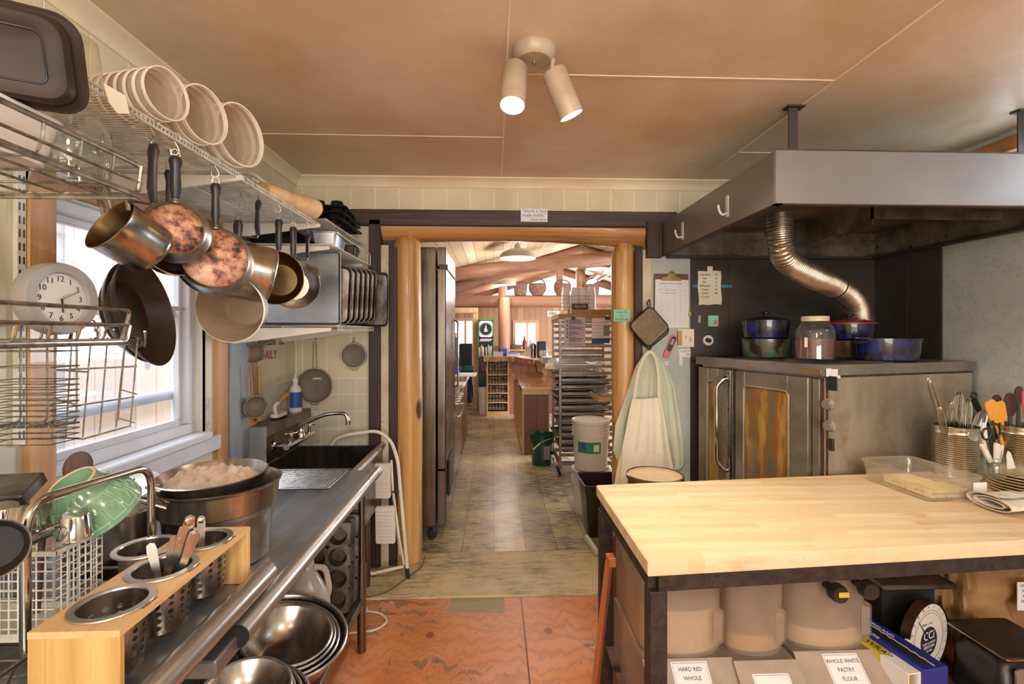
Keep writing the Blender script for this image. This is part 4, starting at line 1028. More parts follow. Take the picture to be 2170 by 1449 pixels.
# baking sheets standing on edge: built in local coordinates, local Z faces out of the tray
def sheet(w,h,d,mtop,mrim,r=0.02,name='baking_sheet'):
    t=thing(name,'x','baking sheet')
    mb=MB(); rings=[]
    for (ww,hh,z) in ((w*0.93,h*0.93,0.0),(w*0.93+0.004,h*0.93+0.004,0.003),(w*0.985,h*0.985,d),(w,h,d),(w,h,d-0.005),(w*0.99,h*0.99,d-0.006),(w*0.935+0.004,h*0.935+0.004,-0.001),(w*0.93,h*0.93,-0.003)):
        rings.append([(x,y,z) for x,y in rrect(ww,hh,r,4)])
    mb.loft(rings)
    part('tray',mb,mtop,t)
    part('tray_rim',MB().tube([(x,y,d) for x,y in rrect(w,h,r,4)],0.0028,6,True),mrim,t)
    return t
def stand(t,loc,n,up,label,group=None):
    r=Vector(up).cross(Vector(n)).normalized(); m=frame(loc,r,up)
    t.location=loc; t.rotation_euler=m.to_euler(); t['label']=label
    if group:t['group']=group
    return t
c0=P(643,610,Y=2.56)
stand(sheet(0.40,0.40,0.012,M['alusheet'],M['alusheet'],0.008),(c0.x-0.005,2.56,1.64+0.2),(0.06,-1,0),(0,0,1),'big flat dull aluminium sheet standing upright on the shelf over the sink','baking sheets over the sink')
proto=sheet(0.46,0.33,0.022,M['bakesheet'],M['chrome'],0.03)
lab=['front rounded baking sheet in the upright stack just right of the flat aluminium sheet','second baking sheet in the upright stack over the sink','third baking sheet in the upright stack over the sink','fourth baking sheet in the upright stack over the sink','fifth browned baking sheet in the upright stack over the sink','large dark outer sheet, rearmost of the upright stack over the sink']
for i in range(6):
    o=proto if i == 0 else dup(proto)
    yy=2.66+0.062*i
    stand(o,(-1.035+0.012*i,yy,1.645+0.175+0.004*i),(0.28,-1,0.10-0.03*i),(0.02,0.1,1),lab[i],'baking sheets over the sink')
o=dup(proto); stand(o,(P(806,630,Y=3.18).x-0.11,3.17,1.82),(0.05,-1,0.05),(0,0.05,1),'dark stained baking sheet standing nearest the door boards over the sink','baking sheets over the sink')
o.scale=(0.72,1.08,1)
# tins on the upper rack
def tin(name,label,w,l,h,loc,rz,m,group=None,flip=False,cat='tin'):
    t=thing(name,label,cat,loc,rz,group); mb=MB(); rings=[]
    for (ww,ll,z) in ((w*0.82,l*0.88,0.0),(w*0.97,l*0.975,h),(w*1.06,l*1.04,h),(w*1.06,l*1.04,h-0.004),(w*0.98,l*0.98,h-0.006),(w*0.84,l*0.9,-0.0)):pass
    rings=[[(x,y,z) for x,y in rrect(ww,ll,0.012,3)] for ww,ll,z in ((w*0.80,l*0.86,0.004),(w*0.97,l*0.975,h),(w*1.05,l*1.03,h+0.001),(w*1.05,l*1.03,h-0.004),(w*0.99,l*0.99,h-0.005),(w*0.82,l*0.88,0.0))]
    mb.loft(rings); part('tin_body',mb,m,t)
    part('rolled_edge',MB().tube([(x,y,h) for x,y in rrect(w*1.05,l*1.03,0.014,3)],0.0025,5,True),m,t)
    return t
tin('loaf_tin','shiny steel loaf tin on the upper white rack over the sink',0.13,0.24,0.075,(-0.90,2.62,uz+0.004),0.1,M['alusheet'],'loaf tins')
tin('loaf_tin','black loaf tin on the upper white rack nearest the dark door board',0.13,0.24,0.07,(-0.92,2.98,uz+0.004),0.2,M['darktin'],'loaf tins')
for i in range(3):
    o=tin('roasting_tin',('lowest','middle','top')[i]+' black oblong roasting tin stacked behind the loaf tins',0.24,0.36,0.045,(-1.17,2.70,uz+0.004+0.016*i),0.03*i,M['darktin'],'black roasting tins')
# stack of dark muffin tins upside down on the far end of the upper rack
def muffin(nx,ny,pitch,r,dpt,m,mc,name='muffin_tin'):
    """open side to local +Z"""
    t=thing(name,'x','muffin tin'); W,L=pitch*nx+0.02,pitch*ny+0.02
    mb=MB()
    for i in range(nx):
        for j in range(ny):
            cx,cy=(i-(nx-1)/2)*pitch,(j-(ny-1)/2)*pitch; x0,x1=(cx-pitch/2,cx+pitch/2); y0,y1=cy-pitch/2,cy+pitch/2
            if i == 0:x0 -= 0.009
            if i == nx-1:x1+=0.009
            if j == 0:y0 -= 0.009
            if j == ny-1:y1+=0.009
            inn,out=[],[]
            for k in range(24):
                a=2*PI*k/24+PI/24; dx,dy=math.cos(a),math.sin(a); m_=max(abs(dx),abs(dy)); inn.append((cx+r*dx,cy+r*dy,0))
                ux,uy=dx/m_,dy/m_; out.append((cx+((x1-cx) if ux > 0 else (cx-x0))*ux,cy+((y1-cy) if uy > 0 else (cy-y0))*uy,0))
            mb.add(inn+out,[(k,24+k,24+(k+1) % 24,(k+1) % 24) for k in range(24)])
    part('tin_plate',mb,m,t)
    part('tin_edge',MB().tube([(x,y,0) for x,y in rrect(W,L,0.02,3)],0.003,5,True),m,t)
    for i in range(nx):
        for j in range(ny):
            cx,cy=(i-(nx-1)/2)*pitch,(j-(ny-1)/2)*pitch
            part('cup',MB().lathe([(r+0.003,0.003),(r,0.0035),(r*0.96,0.0),(r*0.74,-dpt),(0,-dpt)],20,Matrix.Translation((cx,cy,0.0005))).lathe([(r*0.97,-0.0015),(r*0.75,-dpt-0.001),(0,-dpt-0.001)],20,Matrix.Translation((cx,cy,0))),mc,t)
    return t
mp=muffin(2,4,0.10,0.042,0.035,M['darktin'],M['darktin'])
for i in range(3):
    o=mp if i == 0 else dup(mp)
    o.location=(-0.955,2.86+0.0*i,2.235+0.036*i); o.rotation_euler=(PI,0.0,0.05*i)
    o['label']=('lowest','middle','topmost')[i]+' of the dark muffin tins stacked upside down near the ceiling corner'; o['group']='dark muffin tins near the ceiling corner'
t=wthing('top_wire_shelf','high white wire shelf in the corner under the dark muffin tins','shelf',(-1.1,2.85,2.185))
mb=MB()
for i in range(30):mb.tube([(XL+0.01,2.46+0.72*i/29,2.185),(-0.86,2.46+0.72*i/29,2.185)],0.002,4)
for x in (XL+0.02,-0.86):mb.tube([(x,2.45,2.181),(x,3.19,2.181)],0.0035,6)
part('shelf_wires',mb,M['wirewhite'],t)
for k in range(3):
    tin('cake_tin',('lowest','second','top')[k]+' black shallow tin stacked in the wall corner of the high shelf',0.22,0.5,0.03,(-1.20,2.80,2.19+0.014*k),0.02,M['darktin'],'black shallow tins in the corner')
# ================================================================== CHROME WIRE RACKS, UPPER LEFT
t=wthing('upper_chrome_rack','deep chrome wire basket shelf high at the near end of the window wall','shelf',(-1.05,0.55,1.88))
RX0,RX1,RY0_,RY1_=-1.34,-0.70,0.12,0.965
zb,zt_=1.872,1.930
mb=MB()
for i in range(13):
    yy=RY1_-0.068*i; mb.tube(bend([(RX0,yy,zb+0.004),(RX1-0.012,yy,zb+0.004),(RX1-0.002,yy,zb+0.03),(RX1,yy,zt_)],0.012,3),0.0026,6)
for i in range(9):
    x=RX1-0.07*i; mb.tube(bend([(x,RY0_,zb),(x,RY1_-0.01,zb),(x,RY1_,zt_)],0.01,3),0.0026 if i % 4 else 0.0042,6)
part('basket_wires',mb,M['wire'],t)
part('top_rail',MB().tube(bend([(RX1,RY0_,zt_),(RX1,RY1_,zt_),(RX0,RY1_,zt_)],0.02),0.0048,8),M['wire'],t)
part('bottom_rail',MB().tube(bend([(RX1,RY0_,zb-0.003),(RX1,RY1_+0.004,zb-0.003),(RX0,RY1_+0.004,zb-0.003)],0.02),0.0048,8).tube([(RX1,RY0_,zb+0.024),(RX1,RY1_,zb+0.024)],0.003,6),M['wire'],t)
t=wthing('lower_chrome_rack','lower chrome wire shelf rack carrying the grey clock beside the window','shelf',(-1.1,0.7,1.585))
LX1,LY0,LY1,lz,lzt=-0.89,0.2,1.19,1.583,1.655
mb=MB()
for i in range(15):
    yy=LY1-0.068*i; mb.tube(bend([(XL+0.01,yy,lz),(LX1-0.01,yy,lz),(LX1,yy,lz+0.035)],0.01,3),0.0028,6)
for i in range(7):
    x=LX1-0.068*i; mb.tube(bend([(x,LY0,lz-0.003),(x,LY1-0.01,lz-0.003),(x,LY1,lz+0.035)],0.01,3),0.0028,6)
part('basket_wires',mb,M['wire'],t)
part('top_rail',MB().tube(bend([(LX1,LY0,lzt),(LX1,LY1,lzt),(LX1-0.02,LY1,lz)],0.014),0.0046,8),M['wire'],t)
mb=MB()
for z in (lz-0.008,lz+0.036):mb.tube(bend([(LX1,LY0,z),(LX1,LY1,z),(XL+0.01,LY1,z)],0.015),0.0044,8)
part('bottom_rail',mb,M['wire'],t)
# hooked wire caddy (many close shelves) and the open wire basket hanging from that rack
t=wthing('hanging_plate_rack','narrow wire plate rack with many close shelves hooked on the lower chrome rack','wire rack',(-1.1,1.1,1.4))
hx0,hx1=P(28,700,Y=1.17).x,P(168,700,Y=1.17).x
mb=MB()
for i in range(14):
    z=P(0,743+ (0 if i == 0 else 32 if i == 1 else 32+28*1 if i == 2 else 60+11.5*(i-2)),Y=1.17).z
    mb.tube([(hx0,1.17,z),(hx1,1.17,z)],0.0016,5).tube([(hx0+0.005,1.10,z),(hx1-0.005,1.10,z)],0.0013,5).tube([(hx0+0.005,1.10,z),(hx0,1.17,z)],0.0013,5).tube([(hx1-0.005,1.10,z),(hx1,1.17,z)],0.0013,5)
part('cross_wires',mb,M['wire'],t)
mb=MB(); ztop=P(0,668,Y=1.17).z; zbot=P(0,893,Y=1.17).z
for f in (0.1,0.50,0.62,0.95):
    x=hx0+(hx1-hx0)*f
    mb.tube(bend([(x,1.225,lz+0.02),(x,1.225,lz+0.048),(x,1.18,lz+0.05),(x,1.172,ztop-0.03),(x,1.172,zbot),(x,1.10,zbot)],0.012,4),0.0023,6)
for k in range(12):mb.tube([(hx0+(hx1-hx0)*k/11,1.10,zbot),(hx0+(hx1-hx0)*k/11,1.17,zbot-0.004)],0.0013,4)
part('hook_wires',mb,M['wire'],t)
t=wthing('hanging_wire_basket','open wide-mesh wire basket hooked on the front of the lower chrome rack','wire rack',(-0.9,1.1,1.4))
mb=MB()
def wp(px_,py_,X=-0.885):return P(px_,py_,X=X)
A0,A1=(P(120,785,Y=1.20),P(290,760,Y=1.235))
cols_=[(121,690,109,942),(155,680,139,929),(193,715,175,929),(228,715,211,920),(268,690,246,905),(292,715,276,902)]
for a,b,c,d in cols_:
    mb.tube([P(a,b,Y=1.228),P(c,d,Y=1.228)],0.0019,6)
for l in (((121,784),(292,776)),((121,850),(150,852)),((121,784),(185,788)),((160,860),(287,840)),((112,926),(176,930)),((176,930),(280,901)),((170,860),(120,846)),((262,705),(300,718))):
    mb.tube([P(*l[0],Y=1.228),P(*l[1],Y=1.228)],0.0022,6)
bk=[P(250,838,Y=1.228),P(283,842,Y=1.228)]
for (a,b) in ((262,838),(256,898)):
    mb.tube([P(a-4,b-12,Y=1.29),P(a+28,b-3,Y=1.228)],0.002,6)
mb.tube([P(268,700,Y=1.29),P(250,890,Y=1.29)],0.0019,6).tube([P(292,715,Y=1.228),P(268,715,Y=1.29)],0.0019,6)
part('basket_wires',mb,M['wire'],t)
for a,b in ((196,708),(232,712),(262,700),(296,716)):
    p=P(a,b,Y=1.222)
    part('hook',MB().tube(bend([p+Vector((0,0.006,-0.02)),p+Vector((0.006,0.0,-0.006)),p+Vector((0.022,-0.012,-0.026)),p+Vector((0.030,-0.022,0.0)),p+Vector((0.030,-0.024,0.012))],0.012,4),0.0024,6).lathe([(0,0),(0.004,0.002),(0.004,0.006),(0,0.008)],8,axmat(p+Vector((0.030,-0.024,0.012)),(0,0,1))),M['wire'],t)
# grey wall clock leaning on the rack
cc=P(128,633,Y=1.13); n_=Vector((0.99,-0.12,0.03)).normalized()
t=wthing('round_clock','round grey clock with black numerals standing on the lower chrome rack','clock',(cc.x,cc.y,1.594))
R_=0.083
Mc=axmat(cc,n_)
Fc=frame(cc,Vector((0,0,1)).cross(n_),Vector((0,0,1))-n_*n_.z)
part('clock_case',MB().lathe([(0,-0.03),(R_*0.95,-0.03),(R_,-0.02),(R_,0.004),(R_*0.97,0.012),(R_*0.74,0.010),(R_*0.70,0.0)],48,Fc),M['grey'],t)
part('dial',MB().lathe([(0,0.0008),(R_*0.70,0.0008)],40,Fc),M['clockface'],t)
for h_ in range(1,13):
    a=PI/2-h_*PI/6
    text('numeral_'+['one','two','three','four','five','six','seven','eight','nine','ten','eleven','twelve'][h_-1],str(h_),0.0185,Fc @ Matrix.Translation((R_*0.55*math.cos(a),R_*0.55*math.sin(a),0.0014)),M['ink'],t,depth=0.0002)
mb=MB()
for k in range(60):
    a=2*PI*k/60; mb.add([(R_*0.65*math.cos(a)-0.0005,R_*0.65*math.sin(a)-0.0005,0.0014),(R_*0.65*math.cos(a)+0.0005,R_*0.65*math.sin(a)-0.0005,0.0014),(R_*0.65*math.cos(a)+0.0005,R_*0.65*math.sin(a)+0.0012,0.0014),(R_*0.65*math.cos(a)-0.0005,R_*0.65*math.sin(a)+0.0012,0.0014)],[(0,1,2,3)],Fc)
part('minute_marks',mb,M['ink'],t)
for ang,ln,w_ in ((PI/2-1.10,0.045,0.0022),(-PI/2+0.05,0.032,0.003)):
    part('hand',MB().tube([Fc @ Vector((0,0,0.004)),Fc @ Vector((ln*math.cos(ang),ln*math.sin(ang),0.004))],[w_,w_*0.6],6,flat=0.3),M['ink'] if ang < 0 else M['grey'],t)
# dark roaster propped up, bin, jar on the upper chrome rack
t=wthing('white_bin','translucent white tapered plastic bin standing on the upper chrome rack','bin',(-0.86,0.72,1.88))
rings=[[(x-0.83,y+0.74,z) for x,y in rrect(w_,l_,0.03,4)] for w_,l_,z in ((0.15,0.2,1.880),(0.17,0.23,1.945),(0.18,0.24,1.95),(0.18,0.24,1.96),(0.162,0.225,1.96),(0.145,0.19,1.886))]
part('bin_body',MB().loft(rings),M['whiteplastic'],t)
cr=P(-88,88,Y=0.70)
t=wthing('dark_roasting_pan','large dark brown enamel roasting pan propped on the white bin, its base outward','roasting pan',(cr.x,cr.y,2.05))
nrm=Vector((0.60,-0.72,-0.30)).normalized(); upv=(Vector((0.0,0.0,1))-nrm*nrm.z).normalized(); rt=upv.cross(nrm)
Fr=frame(cr,rt,upv) @ Matrix.Rotation(0.10,4,'Z')
wR,hR=0.25,0.132
rings=[[(x,y,z) for x,y in rrect(a,b,r,6)] for a,b,r,z in ((wR*0.72,hR*0.58,0.015,0.002),(wR*0.74,hR*0.62,0.015,0.0035),(wR*0.88,hR*0.86,0.028,0.003),(wR*0.93,hR*0.94,0.03,-0.004),(wR*0.97,hR,0.03,-0.035),(wR*1.06,hR*1.09,0.034,-0.038),(wR*1.06,hR*1.09,0.034,-0.043),(wR*0.96,hR*0.98,0.03,-0.042),(wR*0.9,hR*0.9,0.03,-0.008))]
part('pan_shell',MB().loft(rings,Fr),M['roaster'],t)
part('base_groove',MB().tube([Fr @ Vector((x,y,0.0028)) for x,y in rrect(wR*0.70,hR*0.56,0.012,5)],0.0014,6,True),M['black'],t)
part('rim_bead',MB().tube([Fr @ Vector((x,y,-0.04)) for x,y in rrect(wR*1.06,hR*1.09,0.034,6)],0.0035,8,True),M['roaster'],t)
cj=P(172,300,Y=0.90)
t=wthing('glass_jar','wide clear glass jar standing at the far end of the upper chrome rack','jar',(cj.x,0.90,1.88))
part('jar_glass',MB().lathe([(0,0),(0.048,0),(0.053,0.006),(0.053,0.075),(0.046,0.098),(0.036,0.108),(0.036,0.125),(0.0335,0.125),(0.0335,0.107),(0.043,0.096),(0.050,0.074),(0.050,0.007),(0,0.004)],32,Matrix.Translation((cj.x,0.885,1.880))),M['glass'],t)
cj=P(215,165,Y=1.0)
t=wthing('clear_tub','clear upturned plastic tub on the long shelf behind the paper tag','container',(-0.98,1.0,2.155))
part('tub_shell',MB().lathe([(0.062,0),(0.06,0.006),(0.05,0.10),(0.045,0.105),(0,0.105)],30,Matrix.Translation((-0.955,1.10,2.160))),M['clearplastic'],t)
# ================================================================== ON THE LANDING TABLE: DRAINER, CUTLERY STAND, POTS
DZ0=0.936
t=wthing('chrome_dish_drainer','two-tier chrome dish drainer with a tall arched tube frame on the landing table','dish drainer',(-1.08,0.9,DZ0))
ax_,a0_,a1_=-0.865,0.905,1.225
for x in (ax_,-1.30):part('arched_frame',MB().tube(bend([(x,a0_,1.0),(x,a0_,1.285),(x,a1_,1.265),(x,a1_,1.0)],0.055,8),0.0085,14),M['chrome'],t)
mb=MB()
# upper tier: plate cradle of V-bent wires
for i in range(13):
    yy=0.66+0.045*i
    mb.tube(bend([(-1.31,yy,1.25),(-1.24,yy+0.01,1.235),(-1.14,yy+0.015,1.165),(-0.97,yy+0.02,1.16),(-0.90,yy+0.03,1.20)],0.02,4),0.003,6)
for x,z in ((-1.31,1.25),(-1.14,1.162),(-0.97,1.157),(-0.90,1.205)):mb.tube([(x,0.62,z),(x,1.235,z)],0.0032,6)
part('upper_cradle',mb,M['wire'],t)
mb=MB()
for i in range(15):
    yy=0.55+0.047*i
    mb.tube(bend([(-1.31,yy,1.0),(-1.31,yy,DZ0+0.02),(-1.1,yy,DZ0+0.012),(-0.88,yy,DZ0+0.014),(-0.855,yy,DZ0+0.07)],0.02,4),0.0022,6)
mb.tube([(-0.855,0.5,DZ0+0.07),(-0.855,1.23,DZ0+0.07)],0.004,6).tube([(-1.31,0.5,DZ0+0.07),(-1.31,1.23,DZ0+0.07)],0.004,6).tube([(-1.31,1.23,DZ0+0.07),(-0.855,1.23,DZ0+0.07)],0.004,6)
part('lower_basket',mb,M['wire'],t)
for x,yy in ((-0.865,0.93),(-0.865,1.2),(-1.30,0.93),(-1.30,1.2)):
    part('foot',MB().tube([(x,yy,1.01),(x,yy,DZ0)],0.005,8),M['black'],t)
# drip tray
slab('drip_tray','dark teal drip tray under the chrome dish drainer','tray',-1.32,-0.86,0.45,0.88,DZ0,DZ0+0.008,M['tealmat'])
# white lattice cutlery basket
bx0,bx1,by0,by1,bz0,bz1=-1.24,-0.885,0.985,1.10,0.985,1.158
t=wthing('lattice_basket','white plastic lattice cutlery basket standing in the chrome drainer','basket',((bx0+bx1)/2,1.04,bz0))
mb=MB()
def lattice(mb,f,n,z0,z1,m):
    for i in range(n+1):mb.tube([f(i/n,z0),f(i/n,z1)],0.0018,4)
    for j in range(m+1):
        z=z0+(z1-z0)*j/m; mb.tube([f(k/6,z) for k in range(7)],0.0017,4)
for f,n in ((lambda u,z:(bx0+(bx1-bx0)*u,by0,z),20),(lambda u,z:(bx0+(bx1-bx0)*u,by1,z),20),(lambda u,z:(bx1,by0+(by1-by0)*u,z),8),(lambda u,z:(bx0,by0+(by1-by0)*u,z),8)):
    lattice(mb,f,n,bz0,bz1,9)
part('lattice_walls',mb,M['wirewhite'],t)
mb=MB()
for z0_,z1_ in ((bz0-0.006,bz0+0.01),(bz1-0.008,bz1+0.002)):
    mb.box(bx0-0.003,bx1+0.003,by0-0.003,by0+0.003,z0_,z1_,0.001).box(bx0-0.003,bx1+0.003,by1-0.003,by1+0.003,z0_,z1_,0.001).box(bx1-0.003,bx1+0.003,by0,by1,z0_,z1_).box(bx0-0.003,bx0+0.003,by0,by1,z0_,z1_)
mb.box(bx0,bx1,by0,by1,bz0-0.006,bz0-0.002)
part('rim_and_floor',mb,M['wirewhite'],t)
for i,(x,yy,rz) in enumerate(((-1.16,1.03,0.2),(-1.06,1.04,-0.1),(-0.98,1.05,0.3))):
    solo('wooden_spoon' if i != 1 else 'steel_utensil',MB().tube([(x,yy,1.0),(x+0.01*rz,yy+0.01,1.165)],0.006,8),M['darkwood'] if i != 1 else M['ss'],('dark wooden stick at the wall end of the white lattice basket','steel stick in the middle of the white lattice basket','dark wooden stick at the room end of the white lattice basket')[i],'utensil')
# steel cups upside down on the cradle
cup=thing('steel_cup','x','cup')
part('cup_body',MB().lathe([(0.036,0),(0.0355,0.002),(0.029,0.06),(0.026,0.063),(0,0.063)],28),M['chrome'],cup)
part('cup_rim',MB().lathe([(0.036,-0.001),(0.0375,0.0),(0.036,0.002),(0.0345,0.0)],28),M['chrome'],cup)
for i,(px_,py_,Y_,rx_,lb) in enumerate(((8,1118,1.03,0.15,'steel cup at the wall end of the drainer cradle'),(48,1128,1.0,-0.25,'brassy steel cup, middle of the three upturned in the drainer'),(83,1122,1.06,-0.45,'tilted steel cup lying behind the arched frame'),(160,1135,1.03,0.1,'steel cup standing under the green bowl'))):
    o=cup if i == 0 else dup(cup); q=P(px_,py_,Y=Y_); o.location=q; o.rotation_euler=(rx_,rx_*0.8,0); o.scale=(0.8,0.8,0.8); o['label']=lb; o['group']='steel cups in the drainer'
# grey tin in the cradle
t=thing('grey_tin','plain grey rectangular tin lying tilted behind the cups in the drainer','tin',P(42,1042,Y=1.16),(0.5,0.0,0.15))
part('tin_body',MB().box(-0.09,0.03,-0.035,0.045,-0.012,0.02,0.004),M['bakesheet'],t)
# green bowl: upside down, ridged with diamonds
gb=P(202,1072,Y=1.13)
t=thing('green_bowl','upturned celadon green bowl with raised diamond pattern drying in the drainer','bowl',gb,(0,0,0))
t.scale=(1,1,1.3)
axd=Vector((-0.22,-0.50,0.84)).normalized()
t.rotation_euler=axd.to_track_quat('Z','Y').to_euler()
RB=0.083
bw=[(0.040,0.060),(0.036,0.060),(0.036,0.052),(0.0,0.052)]
prof=[(RB,-0.020),(RB+0.002,-0.018),(RB*0.99,0.0),(RB*0.90,0.020),(RB*0.72,0.038),(0.048,0.050),(0.046,0.062),(0.041,0.063),(0.038,0.052),(0,0.050)]
part('bowl_wall',MB().lathe(prof,48),M['green'],t)
part('bowl_inside',MB().lathe([(RB,-0.02),(RB-0.006,-0.016),(RB*0.85,0.015),(0.04,0.042),(0,0.044)],40),M['green'],t)
part('foot_ring',MB().lathe([(0.047,0.062),(0.044,0.0645),(0.040,0.063)],36),M['cream'],t)
mb=MB()
def bs(a,s_):   # a point on the bowl wall, s_ 0..1 from shoulder to rim
    pr=[(RB*0.72,0.0385),(RB*0.91,0.0205),(RB*0.995,0.0),(RB*1.005,-0.012)]
    k=min(2.999,s_*3); i=int(k); f=k-i
    r=pr[i][0]*(1-f)+pr[i+1][0]*f+0.0006; z=pr[i][1]*(1-f)+pr[i+1][1]*f
    return Vector((r*math.cos(a),r*math.sin(a),z))
for k in range(14):
    a=2*PI*k/14; d=2*PI/14
    mb.tube([bs(a-d*0.4,0.05),bs(a-d*0.4,0.5),bs(a-d*0.4,0.9)],0.0011,4).tube([bs(a+d*0.4,0.05),bs(a+d*0.4,0.5),bs(a+d*0.4,0.9)],0.0011,4).tube([bs(a-d*0.4,0.05),bs(a+d*0.4,0.05)],0.0011,4).tube([bs(a-d*0.4,0.9),bs(a,0.9),bs(a+d*0.4,0.9)],0.0011,4)
    for q in (0.26,0.15):mb.tube([bs(a-d*q,0.45),bs(a,0.45-q*1.1),bs(a+d*q,0.45),bs(a,0.45+q*1.1)],0.001,4,True)
part('raised_pattern',mb,M['greenline'],t)
# wooden spoon standing behind the bowl
ws=P(165,990,Y=1.25)
t=wthing('wooden_spoon','dark broad wooden spoon standing upright behind the green bowl','spoon',(ws.x,ws.y,1.02))
part('spoon_bowl',MB().prism([(0.030*math.cos(a),0.040*math.sin(a)) for a in [2*PI*k/20 for k in range(20)]],-0.004,0.004,frame(ws,(0.9,0.3,0),(0.05,0.1,1))),M['darkwood'],t)
part('spoon_handle',MB().tube([ws+Vector((0,0,-0.03)),(ws.x-0.01,ws.y-0.03,0.99)],0.007,8),M['darkwood'],t)
# ---- bamboo cutlery stand
hx,hy0,hy1,hzt=-0.650,0.845,1.285,1.083
hx0_=-0.805
t=wthing('bamboo_cutlery_stand','open-sided bamboo stand holding three perforated steel cylinders at the table edge','cutlery stand',((hx+hx0_)/2,(hy0+hy1)/2,DZ0))
cyY=[0.93,1.065,1.205]; cx_=(hx+hx0_)/2; rc=0.062
# top board with three round holes
def holed(x0,x1,y0,y1,z0,z1,cs,r,seg=40):
    """board made of square cells, each with a round hole"""
    mb=MB(); ys_=[y0]+[(a+b)/2 for a,b in zip(cs,cs[1:])]+[y1]
    cx=(x0+x1)/2
    for k,c in enumerate(cs):
        ya,yb=ys_[k],ys_[k+1]; vin=[]; vout=[]
        for i in range(seg):
            a=2*PI*i/seg; dx,dy=math.cos(a),math.sin(a)
            vin.append((cx+r*dx,c+r*dy))
            tx=((x1-cx) if dx > 0 else (cx-x0))/max(abs(dx),1e-9); ty=((yb-c) if dy > 0 else (c-ya))/max(abs(dy),1e-9)
            s_=min(tx,ty); vout.append((cx+s_*dx,c+s_*dy))
        corners=[(x1,yb),(x0,yb),(x0,ya),(x1,ya)]
        # snap the rays nearest each corner so that the outline stays square
        for cxx,cyy in corners:
            i=min(range(seg),key=lambda i:(vout[i][0]-cxx)**2+(vout[i][1]-cyy)**2); vout[i]=(cxx,cyy)
        v=[]; f=[]
        for z in (z0,z1):v+=[(x,y,z) for x,y in vin]+[(x,y,z) for x,y in vout]
        for i in range(seg):
            j=(i+1) % seg
            f+=[(i,seg+i,seg+j,j)[::-1],(2*seg+i,3*seg+i,3*seg+j,2*seg+j),(i,j,2*seg+j,2*seg+i)]
            f.append((seg+i,3*seg+i,3*seg+j,seg+j))
        mb.add(v,f)
    return mb
part('top_board',holed(hx0_,hx,hy0,hy1,hzt-0.012,hzt,cyY,rc-0.004),M['bambooY'],t)
part('end_board',MB().box(hx0_,hx,hy0,hy0+0.012,DZ0,hzt-0.012,0.001),M['bamboo'],t)
part('end_board',MB().box(hx0_,hx,hy1-0.012,hy1,DZ0,hzt-0.012,0.001),M['bamboo'],t)
for k,(yy,s_) in enumerate(zip(cyY,('KNIVES','FORKS','SPOONS'))):
    text(s_.lower()+'_lettering',s_,0.0095,frame((hx-0.0085,yy-0.0,hzt+0.0006),(0,1,0),(-1,0,0)),M['ink'],t,depth=0.0001,sx=1.3)
def perf_cyl(rt,rb_,h,rows=6,cols=14,hr=0.0052):
    """steel cylinder whose round holes are real openings"""
    t=thing('cutlery_cylinder','x','cutlery holder')
    mb=MB(); seg=cols*2; cellh=(h*0.72)/rows; z0=-h*0.90
    def pt(a,z):
        r=rb_+(rt-rb_)*(z+h)/h; return (r*math.cos(a),r*math.sin(a),z)
    da=2*PI/cols
    for i in range(cols):
        for j in range(rows):
            ac=(i+0.5)*da; zc_=z0+(j+0.5)*cellh
            n=16; inn=[]; out=[]
            for k in range(n):
                b=2*PI*k/n; dx,dy=math.cos(b),math.sin(b); rr=(rt+rb_)/2
                inn.append(pt(ac+hr*dx/rr,zc_+hr*dy)); s_=min((da/2)/max(abs(dx),1e-9),(cellh/2)/max(abs(dy),1e-9))
                hx_,hz_=da/2,cellh/2
                m=max(abs(dx),abs(dy)); out.append(pt(ac+hx_*dx/m,zc_+hz_*dy/m))
            v=inn+out; mb.add(v,[(k,n+k,n+(k+1) % n,(k+1) % n) for k in range(n)])
    mb.lathe([(0,-h),(rb_-0.006,-h),(rb_,-h+0.005),(rb_+(rt-rb_)*0.10,z0)],42)
    zt_=z0+rows*cellh
    mb.lathe([(rb_+(rt-rb_)*(zt_+h)/h,zt_),(rt,0.0)],42)
    part('cylinder_wall',mb,M['ss'],t)
    part('flat_rim',MB().lathe([(rt,0.0),(rt+0.001,0.0035),(rt+0.013,0.003),(rt+0.014,0.0005),(rt+0.004,0.0005)],48),M['ssrim'],t)
    return t
pc=perf_cyl(0.054,0.046,0.128)
labs=['perforated steel cylinder marked KNIVES, nearest in the bamboo stand','middle perforated steel cylinder with cutlery in the bamboo stand','farthest perforated steel cylinder in the bamboo stand','loose perforated steel cylinder standing behind the bamboo stand']
for i,l_ in enumerate(labs):
    o=pc if i == 0 else dup(pc); o['label']=l_; o['group']='perforated cutlery cylinders'
    o.location=(cx_,cyY[i],hzt+0.0005) if i < 3 else (P(307,1140,Y=1.16).x+0.0,1.165,1.085)
# cutlery
def cutlery(name,label,base,top,w_,kind='knife',group='cutlery in the middle cylinder'):
    base,top=Vector(base),Vector(top); d=(top-base).normalized(); s_=d.cross(Vector((0.6,-0.8,0))).normalized(); n_=s_.cross(d)
    F_=Matrix((s_,d,n_)).transposed().to_4x4(); F_.translation=base; L=(top-base).length
    t=wthing(name,label,'cutlery',base,group)
    pl=[(-w_*0.35,0),(w_*0.35,0),(w_*0.4,L*0.5),(w_*0.62,L*0.9),(w_*0.5,L*0.975),(0,L),(-w_*0.5,L*0.975),(-w_*0.62,L*0.9),(-w_*0.4,L*0.5)]
    part('handle',MB().prism(pl,-0.0013,0.0013,F_),M['ss'],t)
    if kind != 'knife':
        part('end_scroll',MB().lathe([(0,0.002),(w_*0.4,0.0018),(w_*0.55,0)],14,F_ @ Matrix.Translation((0,L*0.93,0.001))),M['chrome'],t)
    return t
